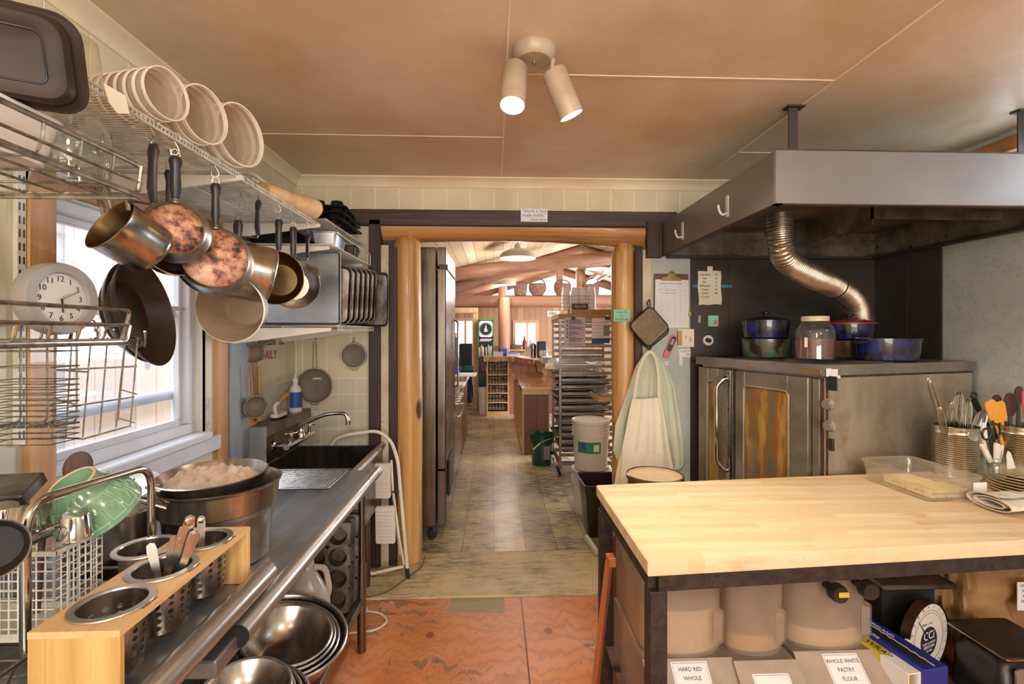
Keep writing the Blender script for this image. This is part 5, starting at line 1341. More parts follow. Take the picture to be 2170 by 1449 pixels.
m1=Vector((cx_,cyY[1],1.0)); n1=0
spec=[(318,1150,-0.03,-0.02,'knife handle leaning to the window side of the cluster'),(350,1178,0,0,'x')]
for i,(a,b,bx_,by_,w_,kd,lb) in enumerate((
    (318,1150,0.01,0.0,0.015,'knife','steel knife handle leaning left, alone beside the cutlery cluster'),
    (372,1134,-0.012,0.0,0.017,'knife','flat knife handle at the left of the cutlery cluster'),
    (392,1112,0.0,0.01,0.018,'knife','widest plain handle standing highest in the cutlery cluster'),
    (404,1090,0.012,0.014,0.018,'fork','fork with scrolled handle end at the top of the cutlery cluster'),
    (412,1124,0.01,-0.006,0.015,'knife','plain handle at the right of the cutlery cluster'),
    (418,1128,-0.004,-0.014,0.015,'knife','plain handle leaning right, front of the cutlery cluster'),
    (385,1138,0.004,0.016,0.013,'knife','thin handle behind the front of the cutlery cluster'))):
    q=P(a,b,Y=cyY[1]+0.0); q.z=max(q.z,1.10)
    cutlery('steel_'+kd,lb,(cx_+bx_,cyY[1]+by_,0.975),q,w_,kd)
cutlery('steel_spoon','spoon with patterned handle end leaning in the farthest cylinder',(cx_+0.0,cyY[2],0.975),P(426,1092,Y=cyY[2]+0.02),0.015,'fork',None)
# ---- dark frying pan at the very left, leaning
fp=P(-18,1165,Y=0.82)
t=thing('black_pan','round black pan cut by the left edge, leaning on the drainer','pan',fp,(0,0,0))
t.rotation_euler=Vector((0.55,-0.8,0.2)).to_track_quat('Z','Y').to_euler()
part('pan_body',MB().lathe([(0,-0.03),(0.035,-0.03),(0.046,0.0),(0.0475,0.001),(0.045,0.001),(0.034,-0.026),(0,-0.026)],36),M['blackstain'],t)
part('pan_rim',MB().lathe([(0.0455,0.0),(0.048,0.002),(0.0485,-0.001)],36),M['ssrim'],t)
# ---- stock pots
px_c=P(466,1008,Y=1.50)
t=wthing('big_stock_pot','big flared stainless steel pot on the work table beside the bamboo stand','pot',(-0.865,1.535,0.885))
pcx,pcy=-0.872,1.535
part('pot_wall',MB().lathe([(0,0.886),(0.135,0.886),(0.143,0.893),(0.152,1.03),(0.156,1.048),(0.166,1.056),(0.169,1.09),(0.172,1.12),(0.177,1.124),(0.179,1.129),(0.172,1.131),(0.168,1.122),(0.148,1.03),(0.14,0.892),(0,0.890)],56,Matrix.Translation((pcx,pcy,0))),M['ss'],t)
part('handle',MB().tube(bend([(pcx-0.155,pcy-0.07,1.10),(pcx-0.19,pcy-0.12,1.115),(pcx-0.10,pcy-0.175,1.125),(pcx-0.06,pcy-0.155,1.10)],0.03),0.0065,10),M['chrome'],t)
t=wthing('steamer_pan','shallow steel pan filled with folded towels, set into the big pot','pan',(pcx-0.01,pcy-0.01,1.12))
Ms=Matrix.Translation((pcx-0.012,pcy-0.015,1.155)) @ Matrix.Rotation(0.03,4,'X')
part('pan_wall',MB().lathe([(0,-0.045),(0.12,-0.045),(0.142,-0.03),(0.147,-0.008),(0.153,0),(0.157,0.004),(0.152,0.006),(0.144,-0.006),(0.13,-0.032),(0,-0.038)],56,Ms),M['ss'],t)
part('handle',MB().tube(bend([(pcx-0.13,pcy-0.085,1.145),(pcx-0.15,pcy-0.115,1.15),(pcx-0.09,pcy-0.155,1.15),(pcx-0.075,pcy-0.135,1.145)],0.02),0.005,8),M['chrome'],t)
def lumpy(name,label,cat,c,rx,ry,h,m,seed,folds=9,kind=None):
    rnd=random.Random(seed); ph=[(rnd.uniform(0,6.28),rnd.uniform(4,16)*rnd.choice((-1,1)),rnd.uniform(-14,14)) for _ in range(folds)]
    def fn(u,v):
        r=v; a=2*PI*u; x,y=r*math.cos(a),r*math.sin(a)
        z=sum(math.sin(p+kx*x+ky*y)*0.5 for p,kx,ky in ph)/folds
        zz=h*(0.45+2.6*abs(z))*(1-r**6)
        return (c[0]+rx*x,c[1]+ry*y,c[2]+zz)
    return solo(name,MB().grid(fn,60,22),m,label,cat,loc=c,smooth=80)
lumpy('folded_towels','beige terry towels bunched in the steel pan on the big pot','towel',(pcx-0.012,pcy-0.015,1.125),0.135,0.135,0.052,M['towel'],3,22)
t=wthing('dark_stock_pot','lower dark steel pot standing between the green bowl and the big pot','pot',(-1.0,1.28,0.94))
part('pot_wall',MB().lathe([(0,0),(0.105,0),(0.112,0.008),(0.115,0.17),(0.122,0.173),(0.122,0.178),(0.112,0.178),(0.108,0.01),(0,0.006)],44,Matrix.Translation((-1.115,1.435,0.886)) @ Matrix.Diagonal((0.86,0.86,1.1,1))),M['ss'],t)
lumpy('white_dish_cloth','crumpled white dish cloth over the dark pot by the window','cloth',(-1.115,1.435,1.07),0.085,0.075,0.045,M['whitetowel'],11)
t=wthing('window_sill_dish','shallow steel lid resting on the cloth over the dark pot','lid',(-1.12,1.5,1.1))
part('lid_disc',MB().lathe([(0,0.006),(0.07,0.002),(0.078,0),(0.076,-0.003),(0,0.002)],32,Matrix.Translation((-1.12,1.50,1.125)) @ Matrix.Rotation(0.35,4,'X')),M['ss'],t)
part('lid_knob',MB().lathe([(0.006,0),(0.006,0.012),(0.014,0.016),(0.013,0.024),(0,0.026)],16,Matrix.Translation((-1.12,1.50,1.129)) @ Matrix.Rotation(0.35,4,'X')),M['chrome'],t)
# ================================================================== UNDER THE STEEL TABLES
SHZ=0.262
# nested mixing bowls, mouths up and tilted to the room
def bowl(R,d,name='mixing_bowl',m='ss'):
    t=thing(name,'x','bowl')
    prof=[(0,0),(R*0.45,0),(R*0.62,d*0.12),(R*0.85,d*0.5),(R*0.96,d*0.88),(R,d),(R+0.008,d+0.001),(R+0.009,d-0.003),(R*1.0,d-0.004)]
    inner=[(R*0.955,d*0.87),(R*0.84,d*0.5),(R*0.61,d*0.14),(R*0.44,0.003),(0,0.003)]
    part('bowl_shell',MB().lathe(prof,48).lathe([(R+0.001,d+0.0005)]+inner,48),M[m],t)
    part('rolled_lip',MB().lathe([(R-0.001,d),(R+0.004,d+0.004),(R+0.009,d),(R+0.004,d-0.004),(R-0.001,d)],48),M['ssrim'],t)
    return t
bc=P(650,1372,Y=1.20); 
tiltd=Vector((0.10,-0.30,1)).normalized()
for i,(R,d,lb) in enumerate(((0.215,0.16,'largest steel mixing bowl on the undershelf, holding the nested bowls'),(0.185,0.13,'second largest bowl nested in the big mixing bowl'),(0.165,0.115,'third nested mixing bowl under the table'),(0.148,0.10,'fourth nested mixing bowl under the table'))):
    b=bowl(R,d); b.location=(-0.80+0.010*i,1.765-0.006*i,SHZ+0.085+0.022*i); b.rotation_euler=Vector((0.22,-0.08,1)).to_track_quat('Z','Y').to_euler(); b['label']=lb; b['group']='nested bowls, large pile'
for i,(R,d,lb) in enumerate(((0.165,0.13,'wide steel bowl carrying the front pile under the table'),(0.145,0.07,'middle bowl of the front pile under the table'),(0.128,0.06,'upper shallow bowl of the front pile under the table'),(0.12,0.075,'topmost squarish steel bowl of the front pile under the table'))):
    b=bowl(R,d); b.location=(-0.74,1.435-0.004*i,SHZ+0.10+(0,0.075,0.10,0.112)[i]); b.rotation_euler=Vector((0.12,-0.12,1)).to_track_quat('Z','Y').to_euler(); b['label']=lb; b['group']='nested bowls, front pile'
# black trays
t=wthing('black_serving_tray','black plastic tray leaning under the landing table','tray',(-1.02,1.36,SHZ))
Ft=Matrix.Translation((-1.02,1.36,0.46)) @ Matrix.Rotation(-0.25,4,'Y') @ Matrix.Rotation(0.1,4,'X')
part('tray_body',MB().loft([[(x,y,z) for x,y in rrect(a,b,0.03,4)] for a,b,z in ((0.20,0.30,-0.02),(0.23,0.34,0.02),(0.25,0.36,0.022),(0.25,0.36,0.018),(0.205,0.31,-0.023))],Ft),M['black'],t)
t=wthing('steel_lid_bar','long flat steel tray edge standing between the black tray and the bowls','tray',(-0.875,1.5,SHZ))
part('tray_edge',MB().box(-0.012,0.012,-0.16,0.16,-0.004,0.004,0.002,Matrix.Translation((-0.875,1.52,0.50)) @ Matrix.Rotation(-0.03,4,'X')).box(-0.004,0.0,-0.16,0.16,-0.23,0.0,0.001,Matrix.Translation((-0.875,1.52,0.50)) @ Matrix.Rotation(-0.03,4,'X')),M['ssrim'],t)
# vinegar jugs
def jug(label,loc,m='jug'):
    t=thing('plastic_jug',label,'jug',loc,0.5,'milky gallon jugs')
    mb=MB(); rings=[]
    for w_,z in ((0.12,0.0),(0.145,0.006),(0.15,0.02),(0.15,0.13),(0.147,0.15),(0.142,0.165),(0.115,0.20),(0.07,0.24),(0.042,0.258),(0.036,0.262),(0.034,0.275)):
        k=max(0,min(1,(z-0.12)/0.13)); rings.append([(x,y,z) for x,y in rrect(w_,w_,w_*(0.22+0.275*k),6)])
    mb.loft(rings); part('jug_body',mb,M[m],t)
    part('jug_neck',MB().lathe([(0.017,0.27),(0.022,0.272),(0.022,0.29),(0.019,0.295),(0,0.295)],20),M['jug'],t)
    part('jug_handle',MB().tube(bend([(0.02,0.0,0.262),(0.062,0,0.25),(0.078,0,0.17),(0.066,0,0.13)],0.03),0.010,8),M['jug'],t)
    return t
j1=jug('milky gallon jug standing before the muffin tins under the table',(-0.80,2.06,SHZ)); j1.scale=(1.15,1.15,1.25)
part('jug_label',MB().box(0.02,0.07,-0.0755,-0.0752,0.03,0.075),M['paperw'],j1)
j2=jug('second cloudy jug half hidden behind the first under the table',(-1.0,2.02,SHZ)); j2.rotation_euler=(0,0,1.2); j2.scale=(1.1,1.1,0.85)
# muffin tins standing upright
mu=muffin(3,4,0.098,0.041,0.032,M['bakesheet'],M['cupin'])
muM=frame((-0.84,2.26,SHZ+0.222),(1,0.12,0),(0,0.1,1))
mu.location=muM.to_translation(); mu.rotation_euler=muM.to_euler(); mu['label']='upright muffin tin with brown stained cups facing out under the table'; mu['group']='muffin tins under the table'
for i in range(3):
    o=dup(mu); o.location=muM.to_translation()+Vector((0.01*i,0.045*(i+1),0.004*i)); o['label']=('second','third','rearmost')[i]+' upright muffin tin behind the stained one under the table'
# brown bin on the floor beside the bowls
t=wthing('brown_bin','dark brown plastic bin on the floor below the mixing bowls','bin',(-0.77,1.62,0))
rings=[[(x-0.79,y+1.62,z) for x,y in rrect(a,b,0.05,5)] for a,b,z in ((0.24,0.42,0.0),(0.27,0.46,0.19),(0.30,0.49,0.195),(0.30,0.49,0.215),(0.26,0.45,0.215),(0.23,0.41,0.006))]
part('bin_body',MB().loft(rings),M['brownbin'],t)
# ================================================================== STEP STOOL, CORDS
t=wthing('white_step_stool','folded white metal step stool with ribbed treads leaning by the log post','step stool',(-0.66,3.1,0))
yl=3.10
def sp(px_,py_,Y=3.08):return P(px_,py_,Y=Y)
mb=MB().tube(bend([sp(703,942,3.13),sp(712,930,3.13),sp(735,921,3.12),sp(800,912,3.12),sp(828,932,3.12),sp(843,975,3.12),sp(853,1090,3.1),sp(864,1215,3.09)],0.05,6),0.0115,12)
part('arched_frame',mb,M['whitetrim'],t)
mb=MB().tube([sp(829,975,3.13),sp(833,1045,3.13),sp(848,1175,3.13)],0.008,8).tube([sp(834,1045,3.12),sp(846,1140,3.1),sp(856,1195,3.1)],0.007,8).tube([sp(700,1213,3.1),sp(790,1215,3.1),sp(855,1200,3.1)],0.010,8)
part('rear_legs',mb,M['whitetrim'],t)
def tread(a,b,c,d,lbl):
    p0,p1=sp(a,b,3.06),sp(c,d,3.06); w_,h_=p1.x-p0.x,p0.z-p1.z
    cx,cz=(p0.x+p1.x)/2,(p0.z+p1.z)/2
    Mt=Matrix.Translation((cx,3.06,cz)) @ Matrix.Rotation(0.06,4,'X')
    o=part('tread',MB().prism(rrect(w_,h_,0.012,4),-0.02,0.004,Mt @ Matrix.Rotation(PI/2,4,'X')),M['whiteplastic'],t)
    mb=MB()
    for k in range(9):
        z=-h_*0.38+h_*0.76*k/8; mb.tube([Mt @ Vector((-w_*0.42,-0.0055,z)),Mt @ Vector((w_*0.42,-0.0055,z))],0.0022,5)
    part('tread_ribs',mb,M['whitetrim'],o)
tread(790,982,827,1056,''); tread(796,1073,837,1152,'')
part('foot',MB().tube([sp(862,1203,3.09),sp(865,1228,3.09)],0.014,10),M['rubber'],t)
part('hinge_bolt',MB().tube([sp(832,1042,3.11),sp(845,1042,3.11)],0.008,8),M['black'],t)
gc=[P(900,1178,Z=0.02),P(895,1200,Z=0.02),P(862,1225,Z=0.013),P(820,1255,Z=0.013),P(785,1264,Z=0.013),P(740,1268,Z=0.008)]
solo('grey_cable',MB().tube(bend(gc,0.06,6),0.004,8),M['cordg'],'grey cable running over the floor boards past the step stool','cord')
wc=[P(700,1340,Z=0.008),P(740,1342,Z=0.008),P(800,1335,Z=0.008),P(824,1315,Z=0.008),P(805,1298,Z=0.008),P(778,1295,Z=0.008)]
solo('white_extension_cord',MB().tube(bend(wc,0.08,6),0.0055,8).box(wc[-1].x-0.045,wc[-1].x,wc[-1].y-0.015,wc[-1].y+0.015,0.0,0.024,0.004),M['cord'],'white extension cord looped on the plywood floor beside the table leg','cord')
# ================================================================== RIGHT SIDE: HOOD
hxl,hyn,hzb,hzt_=1.17,1.918,2.137,2.362
t=wthing('extractor_hood','big grey sheet metal extractor hood hanging over the convection oven','hood',(1.95,2.6,hzb))
part('front_panel',MB().box(hxl,XR-0.005,hyn,hyn+0.01,hzb,hzt_,0.003),M['hood'],t)
part('side_panel',MB().box(hxl,hxl+0.01,hyn+0.01,YB-0.005,hzb,hzt_,0.003),M['hood'],t)
mb=MB().box(hxl+0.01,XR-0.01,hyn+0.01,YB-0.02,hzt_-0.06,hzt_-0.052)
mb.box(hxl+0.01,XR-0.01,YB-0.03,YB-0.016,hzb,hzt_-0.06).box(XR-0.03,XR-0.016,hyn+0.01,YB-0.03,hzb,hzt_-0.06)
mb.box(1.98,1.99,2.4,YB-0.03,hzb+0.03,hzt_-0.06).box(1.98,XR-0.03,2.4,2.41,hzb+0.06,hzt_-0.06)
part('inner_lining',mb,M['hoodin'],t)
mb=MB().box(hxl,XR-0.01,hyn,hyn+0.03,hzb-0.003,hzb+0.001).box(hxl,hxl+0.03,hyn,YB-0.01,hzb-0.003,hzb+0.001).box(hxl,XR-0.01,hyn-0.001,hyn+0.003,hzt_-0.003,hzt_+0.003)
part('folded_edge',mb,M['rust'],t)
mb=MB().box(hxl+0.03,XR-0.03,YB-0.06,YB-0.02,hzb-0.02,hzb-0.003,0.003).box(XR-0.07,XR-0.02,2.0,YB-0.02,hzb-0.02,hzb-0.003,0.003)
part('support_angle',mb,M['strap'],t)
for x,y in ((1.40,2.16),(2.52,2.16)):
    mb=MB().box(x-0.022,x+0.022,y-0.004,y+0.004,hzt_-0.002,ZC-0.003,0.001).box(x-0.035,x+0.045,y-0.025,y+0.025,ZC-0.009,ZC-0.001,0.001)
    part('hanging_strap',mb,M['strap'],t)
for (a,b),lb in (((1542,437),'white stick-on hook on the hood side nearest the camera'),((1447,489),'white stick-on hook on the hood side nearer the doorway')):
    p=P(a,b,X=hxl); s_=p.y/2.35
    h=wthing('adhesive_hook',lb,'hook',(hxl,p.y,p.z),'white hooks on the hood')
    part('hook_plate',MB().prism(rrect(0.026,0.11,0.012,4),0,0.005,frame((hxl-0.0002,p.y,p.z),(0,-1,0),(0,0,1))),M['whiteplastic'],h)
    part('hook_arm',MB().tube(bend([(hxl-0.004,p.y,p.z-0.035),(hxl-0.03,p.y,p.z-0.045),(hxl-0.045,p.y,p.z-0.02),(hxl-0.048,p.y,p.z+0.005)],0.015),0.006,8),M['whiteplastic'],h)
# flexible duct, corrugated
ctrl=[P(1653,452,Y=2.30),P(1655,520,Y=2.32),P(1672,556,Y=2.40),P(1720,585,Y=2.56),P(1768,606,Y=2.74),P(1806,634,Y=2.90),P(1822,672,Y=3.02),P(1824,700,Y=3.06),P(1822,753,Y=3.07)]
def catmull(c,n=14):
    out=[]; c=[c[0]*2-c[1]]+c+[c[-1]*2-c[-2]]
    for i in range(1,len(c)-2):
        for k in range(n):
            u=k/n; a,b,d,e=c[i-1],c[i],c[i+1],c[i+2]
            out.append(0.5*((2*b)+(d-a)*u+(2*a-5*b+4*d-e)*u*u+(3*b-a-3*d+e)*u**3))
    return out+[c[-2]]
cl=catmull(ctrl,18); dense=[]
L=[0.0]
for a,b in zip(cl,cl[1:]):L.append(L[-1]+(b-a).length)
tot=L[-1]; step=0.0045; k=0; pts=[]; rs=[]; j=0
while k*step < tot:
    s_=k*step
    while L[j+1] < s_:j+=1
    f_=(s_-L[j])/(L[j+1]-L[j]+1e-9); pts.append(cl[j].lerp(cl[j+1],f_)); rs.append((0.055+0.023*s_/tot)+(0.0036 if (k % 4) < 2 else -0.0022)); k+=1
t=wthing('flexible_duct','ribbed flexible aluminium duct curving from the hood down to the oven top','duct',pts[-1])
M['duct']=mat('ribbed_aluminium','a89a8a',0.3,0.9,col2='857868',scale=8)
part('ribbed_hose',MB().tube(pts,rs,28),M['duct'],t)
q=cl[int(len(cl)*0.5)]; d_=(cl[int(len(cl)*0.5)+1]-q).normalized()
part('hose_clamp',MB().lathe([(0.069,-0.006),(0.072,-0.006),(0.072,0.006),(0.069,0.006)],28,axmat(q,d_)).box(-0.006,0.006,-0.012,0.012,0.064,0.074,0.001,Matrix.Translation(q)),M['ss'],t)
# ------------------------------------------------------------------ CONVECTION OVEN
OC=Vector((1.64,2.275,0)); OA=math.radians(15); OT=1.44; OW,OD=1.085,0.915
U=Vector((math.cos(OA),math.sin(OA),0)); V_=Vector((-math.sin(OA),math.cos(OA),0))
t=thing('convection_oven','worn stainless convection oven with amber stained glass doors standing across the corner','oven',OC,OA)
OVM=Matrix.Translation(OC) @ Matrix.Rotation(OA,4,'Z'); OVI=OVM.inverted()
def onf(px_,py_,off=0.0):
    """pixel -> oven local (y, z) on its front face (local x = -off)"""
    o0=Vector((0,0,H)); d0=P(px_,py_,Y=1.0)-o0
    p0=OVI @ o0; dd=OVI.to_3x3() @ d0; s_=(-off-p0.x)/dd.x; q=p0+dd*s_; return q.y,q.z
fp_=[(0,0),(OW,0),(OW,0.70),(0,OD)]
part('oven_body',MB().prism([(x+0.02 if x == 0 else x,y) for x,y in fp_],0.12,OT-0.055),M['ssoven'],t)
part('top_slab',MB().prism([(-0.03,-0.012),(OW+0.01,-0.012),(OW+0.01,0.705),(-0.03,OD+0.01)],OT-0.052,OT),M['ssoventop'],t)
for x,y in ((0.08,0.08),(OW-0.08,0.08),(OW-0.08,0.6),(0.08,OD-0.1)):
    part('leg',MB().tube([(x,y,0),(x,y,0.12)],0.025,12),M['ssdark'],t)
y0a=0.010; y1a,_=onf(1741,900)
part('corner_post',MB().box(0.0,0.02,0.0,y0a,0.12,OT-0.06,0.002),M['ssoven'],t)
cp=part('control_panel',MB().box(0.004,0.02,y0a,y1a,0.3,OT-0.07,0.002),M['maroon'],t)
for (a,b),n_ in (((1757,856),'k'),((1760,902),'k')):
    yy,zz=onf(a,b)
    part('dial_knob',MB().lathe([(0.030,0),(0.030,0.006),(0.022,0.009),(0.021,0.030),(0,0.031)],22,Matrix.Translation((0.003,yy,zz)) @ Matrix.Rotation(-PI/2,4,'Y')),M['knob'],t)
yy,zz=onf(1762,812); part('thermostat_plate',MB().box(-0.003,0.004,yy-0.03,yy+0.03,zz-0.035,zz+0.035,0.002),M['black'],t)
yy,zz=onf(1763,942); part('rocker_switch',MB().box(-0.010,0.004,yy-0.012,yy+0.012,zz-0.03,zz+0.03,0.003),M['black'],t)
ya,yb=onf(1719,900)[0],onf(1564,900)[0]
part('door_post',MB().box(0.0,0.02,y1a+0.012,ya-0.006,0.2,OT-0.07,0.002),M['ovenfront'],t)
def door(ya,yb,wa,wb,wz0,wz1,nm):
    z0,z1=0.36,OT-0.068; x0,x1=-0.022,0.018
    mb=MB().box(x0,x1,ya,wa,z0,z1,0.004).box(x0,x1,wb,yb,z0,z1,0.004).box(x0,x1,wa,wb,z0,wz0,0.004).box(x0,x1,wa,wb,wz1,z1,0.004)
    dm=part('door',mb,M['ovenfront'],t)
    part('door_glass',MB().box(-0.012,0.0,wa,wb,wz0,wz1),M['ovenglass'],dm)
    pts=[(-0.024,cy_,cz_) for cy_,cz_ in rrect(wb-wa+0.012,wz1-wz0+0.012,0.03,5,(wa+wb)/2,(wz0+wz1)/2)]
    part('window_bead',MB().tube(pts,0.005,8,True),M['ssoven'],dm)
    return dm
wa,wb=onf(1676,900)[0],onf(1584,900)[0]; wz1=onf(1630,824)[1]
d1=door(ya,yb,wa,wb,0.62,wz1,'near')
yc,yd=onf(1557,900)[0],OD-0.005
w2a,w2b=onf(1527,900)[0],onf(1506,900)[0]
d2=door(yc,yd,w2a,w2b,0.62,wz1,'far')
mb=MB().box(-0.034,-0.020,yc+0.0,yc+0.035,0.36,OT-0.07,0.003)
part('door_edge_strip',mb,M['ss'],d2)
for z in (OT-0.09,OT-0.2,OT-0.31,OT-0.42,OT-0.55):part('screw',MB().lathe([(0.006,0),(0.005,0.004),(0,0.005)],10,Matrix.Translation((-0.034,yc+0.017,z)) @ Matrix.Rotation(-PI/2,4,'Y')),M['black'],d2)
hy_,hz1=onf(1526,800,0.06); _,hz0=onf(1540,1000,0.06)
hy_=onf(1520,900,0.07)[0]
part('door_handle',MB().tube(bend([(-0.022,yc+0.03,hz1),(-0.05,yc+0.035,hz1-0.005),(-0.085,yc+0.06,hz1-0.05),(-0.085,yc+0.06,hz0+0.05),(-0.05,yc+0.035,hz0),(-0.022,yc+0.03,hz0)],0.05,6),0.0145,14),M['chrome'],d2)
for a,b,w_,h_ in ((1590,773,0.035,0.018),(1715,787,0.13,0.026)):
    yy,zz=onf(a,b,0.031); part('maker_plate',MB().box(-0.033,-0.030,yy-w_/2,yy+w_/2,zz-h_/2,zz+h_/2,0.001),M['clip'],t)
part('side_seam',MB().box(0.02,OW,-0.0035,0.0,OT-0.064,OT-0.054).box(0.0,0.012,-0.004,0.0,0.12,OT-0.06),M['rust'],t)
# masking note stuck on the rim
q=OVM @ Vector((0.03,-0.0135,OT-0.035))
t2=thing('paper_note','small white paper note stuck on the front corner of the oven rim','note',q,OA+0.1)
part('note_sheet',MB().box(-0.015,0.055,-0.002,0.0,-0.03,0.015).box(-0.05,-0.012,-0.002,0.0,-0.02,0.02),M['paperw'],t2)
# expanded metal mat on the oven top
mb=MB(); Mo=OVM @ Matrix.Translation((0,0,OT+0.002))
for i in range(38):
    for sgn in (1,-1):
        pts=[]
        for k in range(13):
            pts.append(Mo @ Vector((0.02+0.56*k/12,0.06+0.8*i/37+sgn*0.006*(1 if k % 2 else -1),0.001)))
        mb.tube(pts,0.0016,4)
for k in range(8):mb.tube([Mo @ Vector((0.0,0.10+0.09*k,0.0)),Mo @ Vector((-0.012,0.115+0.09*k,-0.002)),Mo @ Vector((0.0,0.13+0.09*k,0.0))],0.0014,4)
solo('wire_mesh_mat',mb,M['wire'],'flat expanded metal mat lying on the oven top under the pots','mat')
# pots on the oven
def dutch(name,label,c,r,h,mb_,lidm=None,lid='dome',knobm='darktin',ring=True,sx=1.0,rot=0.0,zbase=OT+0.004,handles=True,group=None):
    t=thing(name,label,'pot',(c[0],c[1],zbase),rot,group,scale=(sx,1,1))
    part('pot_wall',MB().lathe([(0,0),(r*0.86,0),(r*0.93,0.008),(r*0.98,h*0.5),(r,h*0.94),(r*1.02,h*0.95),(r*1.02,h),(r*0.95,h),(r*0.92,0.012),(0,0.01)],44),M[mb_],t)
    if handles:
        for s_ in (-1,1):
            part('handle',MB().tube(bend([(s_*r*0.98,-r*0.3,h*0.86),(s_*(r+0.035),-r*0.25,h*0.88),(s_*(r+0.035),r*0.25,h*0.88),(s_*r*0.98,r*0.3,h*0.86)],0.02),0.007,8),M['blackstain'],t)
    if lidm:
        z=h+0.001
        pr={'dome':[(r*1.03,z),(r*1.03,z+0.008),(r*0.9,z+0.016),(r*0.55,z+0.028),(r*0.2,z+0.033),(0,z+0.034)],'flat':[(r*1.03,z),(r*1.03,z+0.006),(r*0.96,z+0.010),(0,z+0.012)]}[lid]
        l_=part('lid',MB().lathe([(0,z)]+pr,44),M[lidm],t)
        if knobm:part('lid_knob',MB().lathe([(0.008,pr[-1][1]-0.002),(0.008,pr[-1][1]+0.010),(0.026,pr[-1][1]+0.016),(0.026,pr[-1][1]+0.024),(0.012,pr[-1][1]+0.030),(0,pr[-1][1]+0.031)],20),M[knobm],l_)
    return t
def onY(px_,Y):return P(px_,700,Y=Y).x
dutch('dutch_oven','green burnt enamel pot at the bottom of the stack left on the oven',(onY(1624,2.92),2.92),0.142,0.118,'pot_green',handles=False)
dutch('dutch_oven','cobalt blue lidded pot stacked on the green one on the oven',(onY(1622,2.92),2.92),0.133,0.105,'pot_blue','pot_dark',zbase=OT+0.124,handles=False)
dutch('dutch_oven','brown enamel pot under the red-lidded one behind the glass jar',(onY(1797,2.88),2.88),0.13,0.108,'pot_brown',handles=False)
dutch('dutch_oven','blue pot with red enamel lid stacked behind the glass jar',(onY(1799,2.88),2.88),0.142,0.098,'pot_blue','pot_red',zbase=OT+0.115)
dutch('dutch_oven','wide oval cobalt pot with flat lid and side handles, right on the oven top',(onY(1881,2.58),2.58),0.135,0.118,'pot_blue','pot_dark','flat',None,sx=1.2,rot=0.1)
jx,jy=onY(1727,2.62),2.62
t=wthing('gallon_jar','big glass jar half full of amber liquid with cream lid on the oven','jar',(jx,jy,OT+0.004))
Mj=Matrix.Translation((jx,jy,OT+0.004))
part('jar_glass',MB().lathe([(0,0),(0.090,0),(0.100,0.010),(0.101,0.15),(0.094,0.185),(0.068,0.215),(0.066,0.235),(0.062,0.235),(0.064,0.214),(0.09,0.183),(0.097,0.15),(0.096,0.012),(0,0.006)],40,Mj),M['glass'],t)
part('liquid',MB().lathe([(0,0.007),(0.0945,0.013),(0.0955,0.122),(0,0.122)],40,Mj),M['honey'],t)
part('jar_lid',MB().lathe([(0.070,0.222),(0.071,0.246),(0.068,0.250),(0,0.250)],36,Mj),M['lidgold'],t)
part('jar_label',MB().lathe([(0.1018,0.075),(0.1019,0.075),(0.1019,0.13),(0.1018,0.13)],8,Mj,PI+0.45,PI+0.62),M['paper'],t)
# ------------------------------------------------------------------ THINGS ON THE BACK WALL BESIDE THE DOOR
WY=YB-0.009; DY=YB-0.013
def wpos(a,b,Y=WY):return P(a,b,Y=Y)
def wf(p,rot=0.0):return Matrix.Translation(p) @ Matrix.Rotation(PI/2,4,'X') @ Matrix.Rotation(rot,4,'Z')
c=wpos(1421,637); w_,h_=0.245,0.375
t=wthing('clipboard','brown clipboard with bakery order sheet hanging on the pale wall board','clipboard',c)
Fb=wf(c+Vector((0,-0.004,0)),-0.01)
part('board',MB().prism(rrect(w_,h_,0.012,4),-0.002,0.002,Fb),M['hardboard'],t)
part('order_sheet',MB().prism(rrect(w_*0.93,h_*0.88,0.003,2,0.002,-0.018),0.0022,0.004,Fb),M['paperw'],t)
part('under_sheets',MB().prism(rrect(w_*0.95,h_*0.89,0.003,2,0.010,-0.024),0.0021,0.0030,Fb @ Matrix.Rotation(0.015,4,'Z')),M['paper'],t)
mb=MB()
for k in range(19):mb.add([(-0.10,0.075-0.0135*k,0.0042),(0.105,0.075-0.0135*k,0.0042),(0.105,0.0757-0.0135*k,0.0042),(-0.10,0.0757-0.0135*k,0.0042)],[(0,1,2,3)],Fb)
for x in (-0.10,-0.07,0.03,0.065,0.105):mb.add([(x,-0.168,0.0042),(x+0.0007,-0.168,0.0042),(x+0.0007,0.075,0.0042),(x,0.075,0.0042)],[(0,1,2,3)],Fb)
part('ruled_lines',mb,M['ink'],t)
text('sheet_title','BAKERY SPECIAL ORDERS',0.0135,Fb @ Matrix.Translation((0.0,0.118,0.0046)),M['ink'],t,depth=0.0001)
mb=MB()
for k,(x0,x1) in enumerate(((-0.09,-0.02),(-0.09,0.0),(-0.09,0.03))):
    mb.tube([Fb @ Vector((x0+(x1-x0)*i/12,0.098-0.013*k+0.002*math.sin(i*2.3),0.0044)) for i in range(13)],0.0005,4)
part('pen_notes',mb,M['ink'],t)
text('handwriting','Ye   wheat   4 sets',0.013,Fb @ Matrix.Translation((-0.02,0.052,0.0046)),M['ink'],t,depth=0.0001)
cg=[(-0.07,0.0),(-0.065,0.02),(-0.03,0.028),(-0.022,0.055),(0.022,0.055),(0.03,0.028),(0.065,0.02),(0.07,0.0)]
part('board_clip',MB().prism(cg,0.004,0.012,Fb @ Matrix.Translation((0.0,0.138,0))).tube([Fb @ Vector((-0.02,0.19,0.01)),Fb @ Vector((0,0.2,0.016)),Fb @ Vector((0.02,0.19,0.01))],0.005,6),M['clip'],t)
